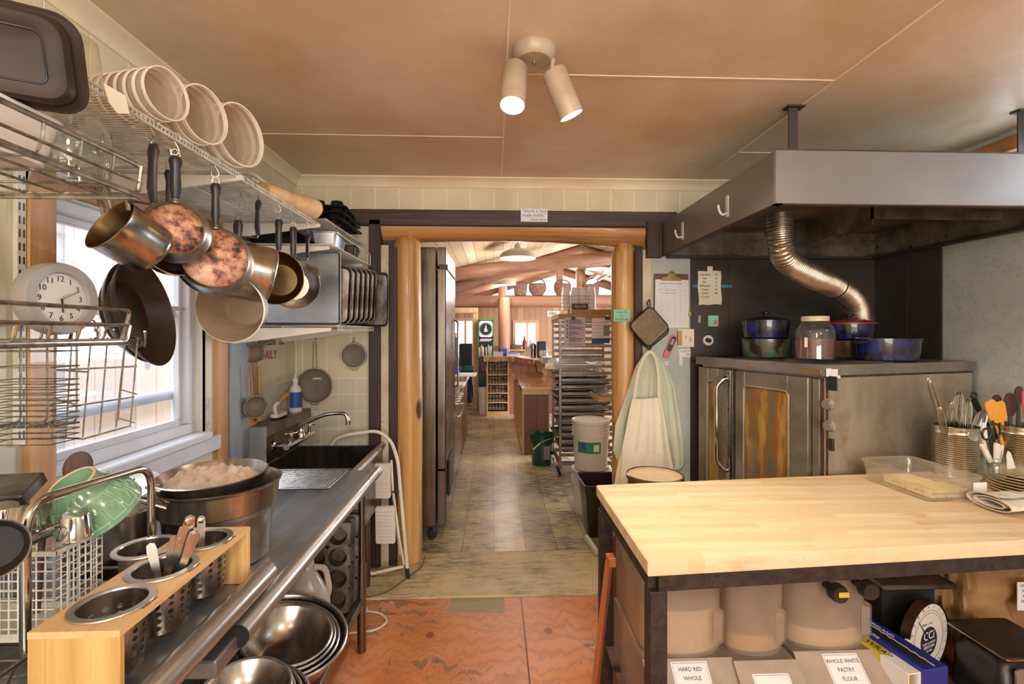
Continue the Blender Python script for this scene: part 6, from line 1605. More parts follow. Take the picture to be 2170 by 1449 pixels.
# small binder clip at the lower right of the clipboard
p=wpos(1462,665)
t=wthing('binder_clip','small steel binder clip on the lower right of the clipboard sheets','clip',p)
part('clip_body',MB().box(p.x-0.012,p.x+0.006,p.y-0.014,p.y-0.005,p.z-0.018,p.z+0.018,0.002),M['clip'],t)
part('clip_arms',MB().tube(bend([(p.x+0.006,p.y-0.01,p.z-0.012),(p.x+0.03,p.y-0.01,p.z),(p.x+0.006,p.y-0.01,p.z+0.012)],0.01),0.0015,5),M['wire'],t)
# note on the metal sheet
c=wpos(1503,610,DY)
t=wthing('handwritten_note','curling cream handwritten list taped to the dark metal sheet','note',c)
def wavy(mb,w_,h_,F_,amp=0.004,n=14):
    return mb.grid(lambda u,v:(-w_/2+w_*u+0.003*math.sin(9*v),-h_/2+h_*v+0.002*math.sin(11*u),0.003+amp*math.sin(5*u+3*v)*(1-v)),n,n,F_)
part('note_sheet',wavy(MB(),0.165,0.235,wf(c+Vector((0,-0.003,0)),0.03)),M['paper'],t)
for k,(a,b) in enumerate((('Cancelled','10'),('Sun','18'),('Ele','12'),('Wheaton','19'),('Tomo','20'),('Dark','28'),('country',''))):
    text('written_line',a,0.020,wf(c+Vector((-0.035,-0.009,0.092-0.026*k)),0.02),M['ink'],t,depth=0.0001)
    if b:text('written_number',b,0.018,wf(c+Vector((0.045,-0.009,0.092-0.026*k)),0.02),M['ink'],t,depth=0.0001)
part('white_tape',MB().box(c.x-0.018,c.x+0.02,DY-0.010,DY-0.009,c.z+0.10,c.z+0.15),M['paperw'],t)
p0,p1=wpos(1468,601,DY),wpos(1551,607,DY)
solo('blue_tape_strip',MB().box(p0.x,p1.x,DY-0.0015,DY-0.0002,p1.z-0.008,p1.z+0.012),M['tape'],'strip of blue tape on the metal sheet behind the handwritten list','tape')
# magnets
p=wpos(1511,680,DY)
t=wthing('picture_magnet','pale blue square magnet with a pink cupcake drawing','magnet',p)
part('magnet_tile',MB().prism(rrect(0.074,0.076,0.008,3),0,0.004,wf(p)),M['mint'],t)
part('cupcake_picture',MB().prism([(-0.012,-0.018),(0.012,-0.018),(0.016,0.0),(-0.016,0.0)],0.004,0.0048,wf(p+Vector((0.016,0,-0.008)))).prism([(0.019*math.cos(a),0.012*math.sin(a)) for a in [PI*k/10 for k in range(11)]],0.004,0.0048,wf(p+Vector((0.016,0,-0.007)))),M['pink'],t)
mb=MB()
for k in range(3):mb.tube([p+Vector((-0.028+0.004*i,-0.0045,0.026-0.012*k+0.003*math.sin(i*1.9+k))) for i in range(9-2*k)],0.0009,4)
part('script_lines',mb,M['whitetrim'],t)
p=wpos(1482,676,DY); solo('small_magnet',MB().prism(rrect(0.018,0.052,0.003,2),0,0.004,wf(p,-0.06)),M['grey'],'small narrow grey magnet left of the cupcake magnet','magnet')
p=wpos(1499,721,DY)
t=wthing('kitchen_timer','oval white and grey magnetic timer stuck on the metal sheet','timer',p)
part('timer_case',MB().prism([(0.036*math.cos(a),0.036*math.sin(a)) for a in [2*PI*k/28 for k in range(28)]],0,0.016,wf(p)),M['whiteplastic'],t)
part('timer_screen',MB().prism(rrect(0.044,0.03,0.012,4),0.016,0.0175,wf(p,-0.3)),M['ink'],t)
# light switch plate with clips, notes
p=wpos(1453,716)
t=wthing('switch_plate','cream light switch plate with handwritten mark beside the clipboard','switch',p)
part('plate',MB().prism(rrect(0.115,0.125,0.006,3),0,0.006,wf(p)),M['delirim'],t)
part('toggle',MB().box(p.x-0.005,p.x+0.005,p.y-0.018,p.y-0.006,p.z-0.004,p.z+0.018,0.002),M['paper'],t)
text('switch_lettering','OFF',0.022,wf(p+Vector((0.03,-0.0066,-0.01)),-PI/2),M['ink'],t,depth=0.0001)
part('clip_clasp',MB().box(p.x-0.062,p.x-0.03,p.y-0.014,p.y-0.006,p.z-0.05,p.z+0.05,0.002),M['clip'],t)
p=wpos(1457,748)
t=wthing('paper_note','small white note reading TURN ME ON below the switch','note',p)
part('note_sheet',MB().box(p.x-0.06,p.x+0.055,p.y-0.002,p.y-0.0005,p.z-0.028,p.z+0.028).box(p.x-0.058,p.x-0.035,p.y-0.0012,p.y-0.0002,p.z-0.085,p.z-0.02),M['paperw'],t)
text('note_lettering','TURN ME',0.019,wf(p+Vector((-0.012,-0.003,0.012)),0.03),M['ink'],t,depth=0.0001)
text('note_lettering','ON',0.026,wf(p+Vector((0.01,-0.003,-0.012)),0.03),M['redink'],t,depth=0.0001)
p=wpos(1406,770)
t=wthing('paper_note','narrow white strip reading ONLY YOU above the hanging shirt','note',p)
part('note_sheet',MB().box(p.x-0.035,p.x+0.035,p.y-0.002,p.y-0.0005,p.z-0.012,p.z+0.012),M['paperw'],t)
text('note_lettering','ONLY YOU',0.014,wf(p+Vector((0.0,-0.003,0))),M['ink'],t,depth=0.0001)
# pink folding thermometer
p=wpos(1419,734)
t=wthing('probe_thermometer','pink and black folding thermometer stuck slanting below the pot holder','thermometer',p)
Fp=wf(p+Vector((0,-0.004,0)),-0.42)
part('thermometer_case',MB().prism(rrect(0.045,0.175,0.021,6),-0.004,0.010,Fp),M['pink'],t)
part('thermometer_face',MB().prism(rrect(0.033,0.11,0.014,5,0,0.02),0.010,0.012,Fp),M['black'],t)
part('thermometer_screen',MB().prism(rrect(0.020,0.042,0.004,3,0,0.035),0.012,0.0128,Fp),M['grey'],t)
# mint note on the log post
p=P(1316,668,Y=3.275)
t=wthing('sticky_note','mint green handwritten note stuck on the right door log','note',p)
part('note_sheet',MB().box(p.x-0.055,p.x+0.06,p.y-0.012,p.y-0.010,p.z-0.042,p.z+0.04),M['mint'],t)
for k,s_ in enumerate(('Garbage Goes','Out','Wednesday night')):
    text('note_lettering',s_,0.016,wf(p+Vector((0.0,-0.0128,0.022-0.025*k)),0.02),M['ink'],t,depth=0.0001,sx=0.85)
# quotation on the header board
p=P(1132,456,Y=YB-0.036)
t=wthing('quotation_sign','small white sign with blue quotation on the dark board over the doorway','sign',p)
part('sign_card',MB().box(p.x-0.092,p.x+0.092,p.y-0.002,p.y,p.z-0.045,p.z+0.045),M['paperw'],t)
text('quotation_text','"Work is love',0.030,wf(p+Vector((-0.083,-0.0025,0.026))),M['blueink'],t,'LEFT',0.0002)
text('quotation_text','made visible."',0.030,wf(p+Vector((-0.083,-0.0025,-0.001))),M['blueink'],t,'LEFT',0.0002)
text('quotation_author','-Kahlil Gibran',0.021,wf(p+Vector((0.088,-0.0025,-0.030))),M['ink'],t,'RIGHT',0.0002)
# pot holder: quilted diamond
p=P(1375,692,Y=3.19)
t=wthing('pot_holder','dark-edged quilted pot holder hanging as a diamond on the right door board','pot holder',p)
Fh=wf(p,PI/4-0.05)
for k,(dx,dz,sc) in enumerate(((0.012,-0.014,1.0),(0,0,1.0))):
    Fq=wf(p+Vector((dx,0.012-0.02*k,dz)),PI/4-0.05-0.06*(1-k)); s2=0.2
    part('quilted_pad',MB().prism(rrect(s2,s2,0.035,5),-0.008,0.004,Fq),M['quilt'],t)
    part('binding',MB().tube([Fq @ Vector((x,y,-0.002)) for x,y in rrect(s2,s2,0.035,5)],0.007,8,True),M['blackcloth'],t)
mb=MB()
for k in range(6):
    pts=[Fq @ Vector((-0.085+0.17*i/12,-0.072+0.027*k+0.009*(1 if i % 2 else -1),0.005)) for i in range(13)]
    rot=Matrix.Translation(p) @ Matrix.Rotation(-PI/4,4,'Y') @ Matrix.Translation(-p)
    mb.tube(pts,0.0012,4)
part('chevron_stitching',mb,M['kraft'],t)
part('hanging_loop',MB().tube(bend([p+Vector((-0.005,0,0.135)),p+Vector((-0.004,0.02,0.17)),p+Vector((0.01,0.01,0.19)),p+Vector((0.008,0,0.135))],0.01),0.004,6),M['blackcloth'],t)
# apron and shirt hanging on a hook: folded cloth surfaces
def cloth(name,label,cat,m,outline,Y0,folds,depth,thick=0.006,nu=56,nv=60,taper=1.0):
    """outline: list of (v, xl, xr) from the top down, in photo pixels at Y0"""
    def at(v):
        k=0
        while k < len(outline)-2 and v > outline[k+1][0]:k+=1
        a,b=outline[k],outline[k+1]; f_=(v-a[0])/(b[0]-a[0]); f_=max(0,min(1,f_))
        return a[1]+(b[1]-a[1])*f_,a[2]+(b[2]-a[2])*f_,a[3]+(b[3]-a[3])*f_,a[4]+(b[4]-a[4])*f_ if len(a) > 4 else 0
    def fn(u,v):
        xl,yl_,xr_,yr_=at(v); px_,py_=xl+(xr_-xl)*u,yl_+(yr_-yl_)*u
        p=P(px_,py_,Y=Y0)
        a=depth*(0.25+0.75*v)
        off=a*(math.sin(folds*u*PI*2+1.5*math.sin(3*v))*0.5+0.35*math.sin(folds*1.7*u*PI*2+2+v*2))-0.03*math.sin(PI*u)*(0.4+0.6*v)
        return (p.x,p.y+off,p.z)
    mb=MB().grid(fn,nu,nv)
    fb=lambda u,v:(lambda q:(q[0],q[1]+thick,q[2]))(fn(u,v))
    n=len(mb.v); g2=MB().grid(fb,nu,nv); mb.add(g2.v,[q[::-1] for q in g2.f])
    return mb
hk_=P(1378,745,Y=3.2)
solo('coat_hook',MB().tube(bend([(hk_.x,YB-0.01,hk_.z+0.02),(hk_.x,YB-0.06,hk_.z+0.01),(hk_.x,YB-0.085,hk_.z+0.03)],0.02),0.005,8),M['iron'],'iron coat hook behind the hanging apron','hook')
t=wthing('print_shirt','pale green shirt with tiny print hanging under the apron','shirt',(hk_.x,3.22,hk_.z))
ol=[(0.0,1366,747,1388,747),(0.12,1348,775,1410,770),(0.3,1330,830,1428,815),(0.55,1305,900,1440,880),(0.8,1300,955,1448,940),(0.9,1318,1000,1450,985),(1.0,1330,1040,1440,992)]
part('shirt_cloth',cloth('','','',None,ol,3.25,6,0.016),M['shirt'],t)
t=wthing('white_apron','off-white cotton apron with neck loop and pocket hanging beside the doorway','apron',(hk_.x,3.16,hk_.z))
ol=[(0.0,1340,846,1400,842),(0.06,1336,862,1404,860),(0.3,1328,905,1411,900),(0.55,1318,955,1418,950),(0.75,1308,995,1426,985),(1.0,1296,1065,1436,1060)]
part('apron_bib',cloth('','','',None,ol,3.125,3,0.014),M['cloth'],t)
def Q(a,b,y_=3.14):return P(a,b,Y=y_)
part('neck_loop',MB().tube(bend([Q(1344,848,3.15),Q(1352,790,3.16),Q(1366,755,3.17),Q(1378,742,3.17),Q(1390,757,3.17),Q(1396,790,3.16),Q(1397,845,3.15)],0.05),0.011,8,flat=0.35),M['cloth'],t)
part('pocket',cloth('','','',None,[(0.0,1320,952,1406,962),(1.0,1312,1055,1412,1055)],3.092,2,0.008,nu=30,nv=16),M['cloth'],t)
# round bin with cream lid behind the table
p=P(1385,1008,Y=2.62)
t=wthing('lidded_crock','round bin with dark rim and cream stained lid behind the wooden table','bin',(p.x,2.60,0))
zr=0.81
part('bin_wall',MB().lathe([(0,0),(0.125,0),(0.14,0.02),(0.147,zr-0.02),(0.155,zr-0.02),(0.157,zr+0.002),(0.149,zr+0.006),(0.142,zr-0.006),(0.13,0.02),(0,0.012)],48,Matrix.Translation((p.x,2.60,0))),M['pot_brown'],t)
part('cream_lid',MB().lathe([(0,zr-0.008),(0.10,zr-0.006),(0.140,zr+0.002),(0.145,zr)],44,Matrix.Translation((p.x,2.60,0))),M['cream'],t)
# ------------------------------------------------------------------ SPOTLIGHT ON THE CEILING
sc=P(1132,108,Z=2.655)
t=wthing('ceiling_spotlight','beige ceiling fitting with two tilting cylinder spotlights, left one lit','spotlight',(sc.x,sc.y,ZC-0.001))
M['fixture']=mat('aged_beige_metal','c4b49c',0.5,0.15,col2='a8977f',scale=6,spots='8a6a48',spot_scale=50,spot_t=0.22)
part('canopy',MB().lathe([(0,-0.045),(0.062,-0.045),(0.070,-0.038),(0.080,-0.012),(0.080,0.0),(0,0)],44,Matrix.Translation((sc.x,sc.y,ZC))),M['fixture'],t)
part('centre_screw',MB().lathe([(0,-0.054),(0.006,-0.053),(0.007,-0.045)],12,Matrix.Translation((sc.x,sc.y,ZC))),M['clip'],t)
def headlamp(top,d,lit):
    d=Vector(d).normalized(); F_=axmat(top,d); R_=0.047; L_=0.175
    part('arm',MB().tube([Vector((top[0],top[1],ZC-0.035)),Vector(top)-d*0.012,Vector(top)+d*0.01],0.009,10),M['fixture'],t)
    hd=part('lamp_head',MB().lathe([(0,0),(R_*0.88,0),(R_,0.008),(R_,L_),(R_*0.94,L_),(R_*0.93,0.02),(0,0.02)],36,F_),M['fixture'],t)
    part('bulb_face',MB().lathe([(0,L_-0.035),(R_*0.5,L_-0.033),(R_*0.85,L_-0.02),(R_*0.88,L_-0.04)],32,F_),M['bulb'],hd)
hl0=P(1092,143,Y=sc.y+0.0); hl1=P(1084,245,Y=sc.y-0.0)
headlamp(tuple(hl0),(hl1-hl0).normalized()+Vector((0,-0.30,0)),True)
hr0=P(1172,150,Y=sc.y); hr1=P(1212,238,Y=sc.y)
headlamp(tuple(hr0),(hr1-hr0).normalized()+Vector((0,0.12,0)),True)
# bases of the added fill lamps, unseen behind the camera
for x,y,lb in ((0.1,-1.0,'added unseen fill lamp behind the camera by the sink side'),(1.7,-0.7,'added unseen fill lamp behind the camera by the oven side')):
    t=wthing('added_fill_lamp',lb,'lamp',(x,y,ZC))
    part('lamp_base',MB().lathe([(0,-0.04),(0.09,-0.04),(0.1,0.0),(0,0)],30,Matrix.Translation((x,y,ZC))),M['fixture'],t)
# ================================================================== BUTCHER BLOCK TABLE
TZ=0.9
t=wthing('butcher_block_table','thick maple butcher block table on a black steel frame','table',(1.4,1.85,0))
NL,FL=Vector((0.472,1.434,0)),Vector((0.470,2.154,0)); FR,NR=Vector((2.62,2.34,0)),Vector((2.62,1.585,0))
def edge(a,b,f_):return a.lerp(b,f_)
mb=MB(); b_=0.006; cs=[NL,NR,FR,FL]; ce=(NL+NR+FR+FL)/4
rings=[]
for z,sh in ((TZ-0.05,0.004),(TZ-0.046,0.0),(TZ-0.005,0.0),(TZ,0.006)):
    rings.append([tuple((c+(ce-c).normalized()*sh))[:2]+(z,) for c in cs])
mb.loft(rings); part('tabletop',mb,M['butcher'],t)
M['steelblack']=mat('hammered_black_steel','2c2422',0.5,0.4,col2='423632',scale=30,bump=0.4,bscale=160)
def bar(p0,p1,w_,z0,z1):
    d=(p1-p0).normalized(); n=Vector((-d.y,d.x,0))*w_/2; v=[]
    for z in (z0,z1):
        for q in (p0-n,p1-n,p1+n,p0+n):v.append((q.x,q.y,z))
    return v,[(0,3,2,1),(4,5,6,7),(0,1,5,4),(1,2,6,5),(2,3,7,6),(3,0,4,7)]
ins=0.03
pNL,pNR,pFL,pFR=NL+Vector((0.035,0.03,0)),NR+Vector((-0.03,0.03,0)),FL+Vector((0.035,-0.03,0)),FR+Vector((-0.03,-0.03,0))
for nm,a,b in (('front_rail',pNL,pNR),('side_rail',pNL,pFL),('back_rail',pFL,pFR),('side_rail',pNR,pFR)):
    v,f=bar(a,b,0.05,TZ-0.10,TZ-0.051); part(nm,MB().add(v,f),M['steelblack'],t)
for q in (pNL,pNR,pFL,pFR):
    part('leg',MB().box(q.x-0.028,q.x+0.028,q.y-0.028,q.y+0.028,0,TZ-0.10,0.003),M['steelblack'],t)
v,f=bar(pNL+Vector((0,.01,0)),pNR,0.04,0.14,0.18); part('lower_rail',MB().add(v,f),M['steelblack'],t)
v,f=bar(pFL,pFR,0.04,0.14,0.18); part('lower_rail',MB().add(v,f),M['steelblack'],t)
part('undershelf',MB().add([(NL.x+0.03,NL.y+0.03,0.18),(NR.x-0.03,NR.y+0.03,0.18),(FR.x-0.03,FR.y-0.03,0.18),(FL.x+0.03,FL.y-0.03,0.18),(NL.x+0.03,NL.y+0.03,0.195),(NR.x-0.03,NR.y+0.03,0.195),(FR.x-0.03,FR.y-0.03,0.195),(FL.x+0.03,FL.y-0.03,0.195)],
    [(0,3,2,1),(4,5,6,7),(0,1,5,4),(1,2,6,5),(2,3,7,6),(3,0,4,7)]),M['darkwood'],t)
# splayed wooden leg of a saw horse at the table's left side
p0,p1=P(1290,1150,Y=1.98),P(1262,1440,Y=1.98)
t=wthing('wooden_trestle','reddish wooden trestle with splayed legs standing by the table end','trestle',(0.42,1.9,0))
M['redwood']=wood('reddish_wood','a4603a','74402a',2,16,0.5,None)
a=Vector((0.475,1.93,0.66)); b=Vector((0.40,1.93,0.0))
for dx,dy in ((0,0),):
    part('leg',MB().tube([a,b],0.017,4),M['redwood'],t)
part('leg',MB().tube([(0.57,2.17,0.66),(0.57,2.24,0.0)],0.017,4),M['redwood'],t)
part('top_rail',MB().box(0.466,0.50,1.91,1.96,0.64,0.68,0.003),M['redwood'],t)
# ------------------------------------------------------------------ on the table
tb=[P(1822,1012,Z=TZ),P(1957,1073,Z=TZ),P(2098,1070,Z=TZ)]
ang=0.06
tcx,tcy,tw,tl,th=1.90,2.045,0.265,0.335,0.10
t=thing('clear_storage_tub','long clear plastic tub holding butter sticks on the table','tub',(tcx,tcy,TZ),ang)
rings=[[(x,y,z) for x,y in rrect(a,b,r,5)] for a,b,r,z in ((tw*0.9,tl*0.92,0.03,0.002),(tw*0.93,tl*0.94,0.03,0.006),(tw*0.99,tl*0.99,0.03,th-0.012),(tw*1.04,tl*1.03,0.035,th-0.010),(tw*1.04,tl*1.03,0.035,th),(tw*1.0,tl*1.0,0.03,th),(tw*0.97,tl*0.975,0.03,th-0.012),(tw*0.91,tl*0.925,0.03,0.008))]
part('tub_shell',MB().loft(rings),M['clearplastic'],t)
part('tub_rim',MB().tube([(x,y,th) for x,y in rrect(tw*1.02,tl*1.015,0.035,5)],0.0028,6,True),M['frost'],t)
part('tub_label',MB().box(tw*0.27,tw*0.50,-tl*0.505-0.003,-tl*0.505-0.001,th*0.18,th*0.80),M['paperw'],t)
part('side_grip',MB().tube([(-tw*0.30,tl*0.515,th-0.01),(-tw*0.26,tl*0.53,th-0.014),(tw*0.1,tl*0.53,th-0.014),(tw*0.14,tl*0.515,th-0.01)],0.004,6),M['frost'],t)
bt=None; k=0
TM=Matrix.Translation((tcx,tcy,TZ)) @ Matrix.Rotation(ang,4,'Z')
labs=['wrapped butter stick at the window end of the clear tub','second wrapped butter stick from the far end of the tub','butter stick showing its printed side in the tub middle','butter stick at the near left of the clear tub','butter stick next to the near left one in the tub','butter stick with printed letters near the tub label','butter stick behind the tub label','butter stick lying across the far end of the tub','butter stick beside the oven end of the tub']
for i in range(9):
    cx,cy=(-0.075+0.036*(i % 5)+0.006*(i//5),-0.085+0.118*(i//5))
    if bt is None:
        o=bt=thing('butter_stick','','butter'); part('wrapper',MB().box(-0.0165,0.0165,-0.057,0.057,0,0.033,0.003),M['butter'],o)
        part('folded_end',MB().box(-0.0155,0.0155,-0.0585,-0.056,0.001,0.032,0.001),M['paper'],o)
        text('wrapper_lettering','BUTTER',0.012,frame((-0.0167,-0.01,0.017),(0,-1,0),(0,0,1)),M['ink'],o,depth=0.0001)
        text('wrapper_lettering','BUTTER',0.0095,frame((0.0,-0.0588,0.017),(1,0,0),(0,0,1)),M['ink'],o,depth=0.0001,sx=0.8)
    else:o=dup(bt)
    o.location=TM @ Vector((cx,cy,0.010)); o.rotation_euler=(0,0,ang+random.uniform(-0.08,0.08)); o['label']=labs[i]; o['group']='butter sticks in the clear tub'
def ribcan(name,label,x,y,r,h,z=TZ):
    t=thing(name,label,'can',(x,y,z),0,'big ribbed utensil cans'); pr=[(0,0.002),(r,0.002),(r+0.002,0.0),(r+0.002,0.004)]
    n=40
    for i in range(n+1):
        zz=0.01+(h-0.04)*i/n; pr.append((r+(0.0022 if i % 2 else -0.0010),zz))
    pr+=[(r,h-0.02),(r,h-0.003),(r+0.002,h-0.001),(r+0.001,h+0.001),(r-0.002,h),(r-0.003,0.01),(0,0.008)]
    part('can_wall',MB().lathe(pr,44),M['can'],t); return t
c1x,c1y=onY(2024,2.24),2.235
ribcan('ribbed_can','ribbed tin can full of whisks standing left beside the oven',c1x,c1y,0.090,0.245)
c2x,c2y=onY(2158,2.24),2.235
ribcan('ribbed_can','second ribbed tin can holding spatulas at the right picture edge',c2x,c2y,0.10,0.245)
def whisk(name,label,base,tip,R_,n=7,handle=0.12,bl=None,group='wire whisks in the left can',m='chrome'):
    base,tip=Vector(base),Vector(tip); d=(tip-base).normalized(); F_=axmat(base,d); L_=(tip-base).length
    t=wthing(name,label,'whisk',base,group)
    part('handle',MB().tube([base,base+d*handle],[0.008,0.0095],10),M['ss'],t)
    mb=MB()
    for k in range(n):
        a=PI*k/n+0.2; pts=[]
        for i in range(15):
            s_=-1+2*i/14; u=math.sin(s_*PI/2); r=R_*math.copysign(abs(math.sin(s_*PI))**0.8 if abs(s_) < 0.5 else (0.16+0.84*(1-((abs(s_)-0.5)*2))**0.9),s_) if abs(s_) > 1e-9 else 0
            # loop: up one side, over the tip, down the other
            ph=PI*i/14; zz=handle+(L_-handle)*(math.sin(ph)**0.75); rr=R_*math.cos(ph)*(0.30+0.70*math.sin(ph)**0.7)
            pts.append(F_ @ Vector((rr*math.cos(a),rr*math.sin(a),zz)))
        mb.tube(pts,0.0013,5)
    part('wire_loops',mb,M[m],t); return t
def W(a,b,y_):return P(a,b,Y=y_)
wh=[((c1x+0.02,c1y+0.02,TZ+0.06),W(1966,800,c1y-0.0),0.022,'tall slim whisk leaning out farthest above the left can'),
      ((c1x-0.03,c1y-0.01,TZ+0.04),W(1990,862,c1y-0.04),0.022,'looped beige-tinged whisk at the left rim of the can'),
      ((c1x,c1y,TZ+0.04),W(2014,850,c1y-0.02),0.030,'balloon whisk second from the left rim of the can'),
      ((c1x+0.01,c1y+0.03,TZ+0.04),W(2034,830,c1y+0.01),0.034,'largest balloon whisk in the middle of the left can'),
      ((c1x+0.03,c1y-0.01,TZ+0.04),W(2052,846,c1y-0.01),0.028,'bright steel whisk right of the largest balloon whisk'),
      ((c1x+0.045,c1y,TZ+0.05),W(2086,868,c1y-0.02),0.036,'small round whisk leaning right over the can rim')]
for a,b,r,lb in wh:whisk('whisk',lb,a,b,r)
# can 2: spatulas and spoons
def blade_util(name,label,base,tip,w_,l_,m,hm,cat='spatula',group='spatulas and spoons in the right can',shape=None):
    base,tip=Vector(base),Vector(tip); d=(tip-base).normalized(); s_=d.cross(Vector((0,-1,0))).normalized(); n_=s_.cross(d)
    F_=Matrix((s_,d,n_)).transposed().to_4x4(); F_.translation=tip-d*l_
    t=wthing(name,label,cat,base,group)
    sh=shape or [(-w_*0.4,0),(w_*0.4,0),(w_*0.5,l_*0.2),(w_*0.5,l_*0.85),(w_*0.3,l_),(-w_*0.42,l_*0.97),(-w_*0.5,l_*0.8),(-w_*0.5,l_*0.2)]
    part('blade',MB().prism(sh,-0.003,0.003,F_),M[m],t)
    part('handle',MB().tube([base,tip-d*l_*0.9],[0.007,0.0075],8),M[hm],t); return t
oval=lambda w_,l_:[(w_/2*math.cos(a),l_/2+l_/2*math.sin(a)) for a in [2*PI*k/20 for k in range(20)]]
blade_util('rubber_spatula','orange spatula at the left of the right can',(c2x-0.05,c2y,TZ+0.03),W(2096,848,c2y-0.03),0.055,0.10,'orange','orange')
blade_util('rubber_spatula','second orange spatula partly behind the first',(c2x-0.03,c2y+0.02,TZ+0.03),W(2116,850,c2y+0.0),0.058,0.105,'orange','orange')
blade_util('wooden_spoon','dark broad wooden spoon behind the orange spatulas',(c2x-0.01,c2y+0.03,TZ+0.03),W(2140,832,c2y+0.04),0.065,0.12,'darkwood','darkwood','spoon',shape=oval(0.065,0.12))
blade_util('wooden_spoon','dark wooden spoon leaning at the picture edge above the right can',(c2x+0.02,c2y+0.03,TZ+0.03),W(2160,818,c2y+0.04),0.05,0.09,'darkwood','darkwood','spoon',shape=oval(0.05,0.09))
blade_util('wooden_spoon','short dark wooden spoon farthest left behind the black whisk handle',(c2x-0.06,c2y+0.05,TZ+0.03),W(2112,836,c2y+0.07),0.05,0.07,'darkwood','darkwood','spoon',shape=oval(0.05,0.07))
t=wthing('pink_spatula','pink handled utensil cut by the right picture edge','spatula',(c2x+0.04,c2y,TZ+0.1))
q=W(2168,850,c2y-0.05); part('grip',MB().tube([q+Vector((0.02,0,-0.09)),q+Vector((0.014,0,0.0)),q+Vector((0.01,0,0.05))],[0.010,0.016,0.012],10),M['pink'],t)
t=wthing('black_handled_tool','black handle with hanging eye between whisks and spatulas','utensil',(c1x+0.07,c1y+0.03,TZ+0.05))
q0,q1=W(2090,900,c1y+0.05),W(2064,838,c1y+0.05)
part('grip',MB().tube([q0+Vector((0.02,0,-0.2)),q0,q1+Vector((0,0,-0.02))],[0.005,0.013,0.013],10),M['black'],t)
part('hanging_eye',MB().tube([q1+Vector((0.014*math.cos(a),0,0.014*math.sin(a))) for a in [2*PI*k/16 for k in range(16)]],0.005,8,True),M['black'],t)
# stack of plates with the knife jar
plx,ply=P(2165,1015,Y=1.98).x,1.98
plx=onY(2178,1.97); ply=1.97
pl=thing('dinner_plate','x','plate')
part('plate_disc',MB().lathe([(0,0),(0.07,0),(0.085,0.004),(0.130,0.013),(0.132,0.0155),(0.128,0.0165),(0.084,0.008),(0,0.0045)],52),M['cream'],pl)
M['creamrim']=mat('buff_plate_rim','c8a880',0.4)
names_=['lowest cream plate of the stack by the right edge','second plate from the bottom of the cream stack','third plate from the bottom of the cream stack','middle plate of the cream stack','fifth plate from the bottom of the cream stack','second plate from the top of the cream stack','top cream plate carrying the jar of knives']
for i in range(7):
    o=pl if i == 0 else dup(pl); o.location=(plx+0.002*math.sin(i*2),ply,TZ+0.0005+0.0125*i); o['label']=names_[i]; o['group']='stack of cream plates'
zt2=TZ+0.0005+0.0125*6+0.0046
kx,ky=onY(2103,1.96)+0.0,1.965
kx=onY(2104,1.93); ky=1.93; kz=TZ+0.001+0.0125*6+0.005
t=wthing('knife_jar','small square-shouldered glass jar of white-handled knives on the plates','jar',(kx+0.02,ky,kz))
Mk=Matrix.Translation((kx+0.025,ky+0.02,kz))
part('jar_glass',MB().lathe([(0,0),(0.036,0),(0.040,0.006),(0.040,0.062),(0.034,0.072),(0.036,0.088),(0.0335,0.088),(0.031,0.072),(0.037,0.061),(0.037,0.007),(0,0.004)],32,Mk),M['glass'],t)
def knife(label,base,tip,m,grp='paring knives in the glass jar'):
    base,tip=Vector(base),Vector(tip); d=(tip-base).normalized(); s_=d.cross(Vector((0,-1,0))).normalized(); n_=s_.cross(d)
    F_=Matrix((s_,d,n_)).transposed().to_4x4(); F_.translation=base
    t=wthing('paring_knife',label,'knife',base,grp); L_=(tip-base).length
    part('blade',MB().prism([(-0.001,0),(0.008,0.02),(0.009,L_*0.45),(-0.006,L_*0.45)],-0.0007,0.0007,F_),M['ss'],t)
    part('handle',MB().prism([(-0.008,L_*0.42),(0.008,L_*0.42),(0.010,L_*0.7),(0.008,L_*0.97),(0,L_),(-0.008,L_*0.97),(-0.0085,L_*0.7)],-0.005,0.005,F_),M[m],t)
J=Vector((kx+0.025,ky+0.02,kz))
knife('white handled knife leaning left in the glass jar',J+Vector((0.015,0,0.008)),W(2080,940,ky+0.01),'whiteplastic')
knife('white handled knife standing highest in the glass jar',J+Vector((-0.012,0.01,0.008)),W(2083,895,ky+0.03),'whiteplastic')
knife('white handled knife upright in the jar middle',J+Vector((0.0,-0.012,0.008)),W(2112,938,ky),'whiteplastic')
knife('short white handled knife right in the jar',J+Vector((0.012,0.0,0.008)),W(2122,942,ky+0.01),'whiteplastic')
q=W(2140,975,ky-0.03)
solo('white_scraper',MB().prism([(-0.014,-0.035),(0.02,-0.035),(0.006,0.03),(-0.004,0.04),(-0.012,0.02)],-0.002,0.002,wf(q,0.1)),M['whiteplastic'],'white plastic blade leaning against the knife jar','scraper')
t=wthing('kitchen_scissors','black handled kitchen scissors standing in the glass jar','scissors',J)
for a,b,rx_,rz_ in ((2092,920,0.018,0.024),(2112,915,0.020,0.034)):
    q=W(a,b,ky+0.02); part('finger_loop',MB().tube([q+Vector((rx_*math.cos(s_),0.004,rz_*math.sin(s_))) for s_ in [2*PI*k/20 for k in range(20)]],0.0045,8,True),M['black'],t)
    part('blade',MB().tube([q+Vector((0,0,-rz_)),J+Vector((0.0,0.004,0.02))],[0.004,0.002],6),M['ss'],t)
q=W(2062,925,ky+0.02); 
t=wthing('steel_spoon','steel spoon bowl leaning out of the glass jar toward the whisk can','spoon',J,None)
Fs=frame(q,(0.6,0,0.8),(-0.8,0,0.6))
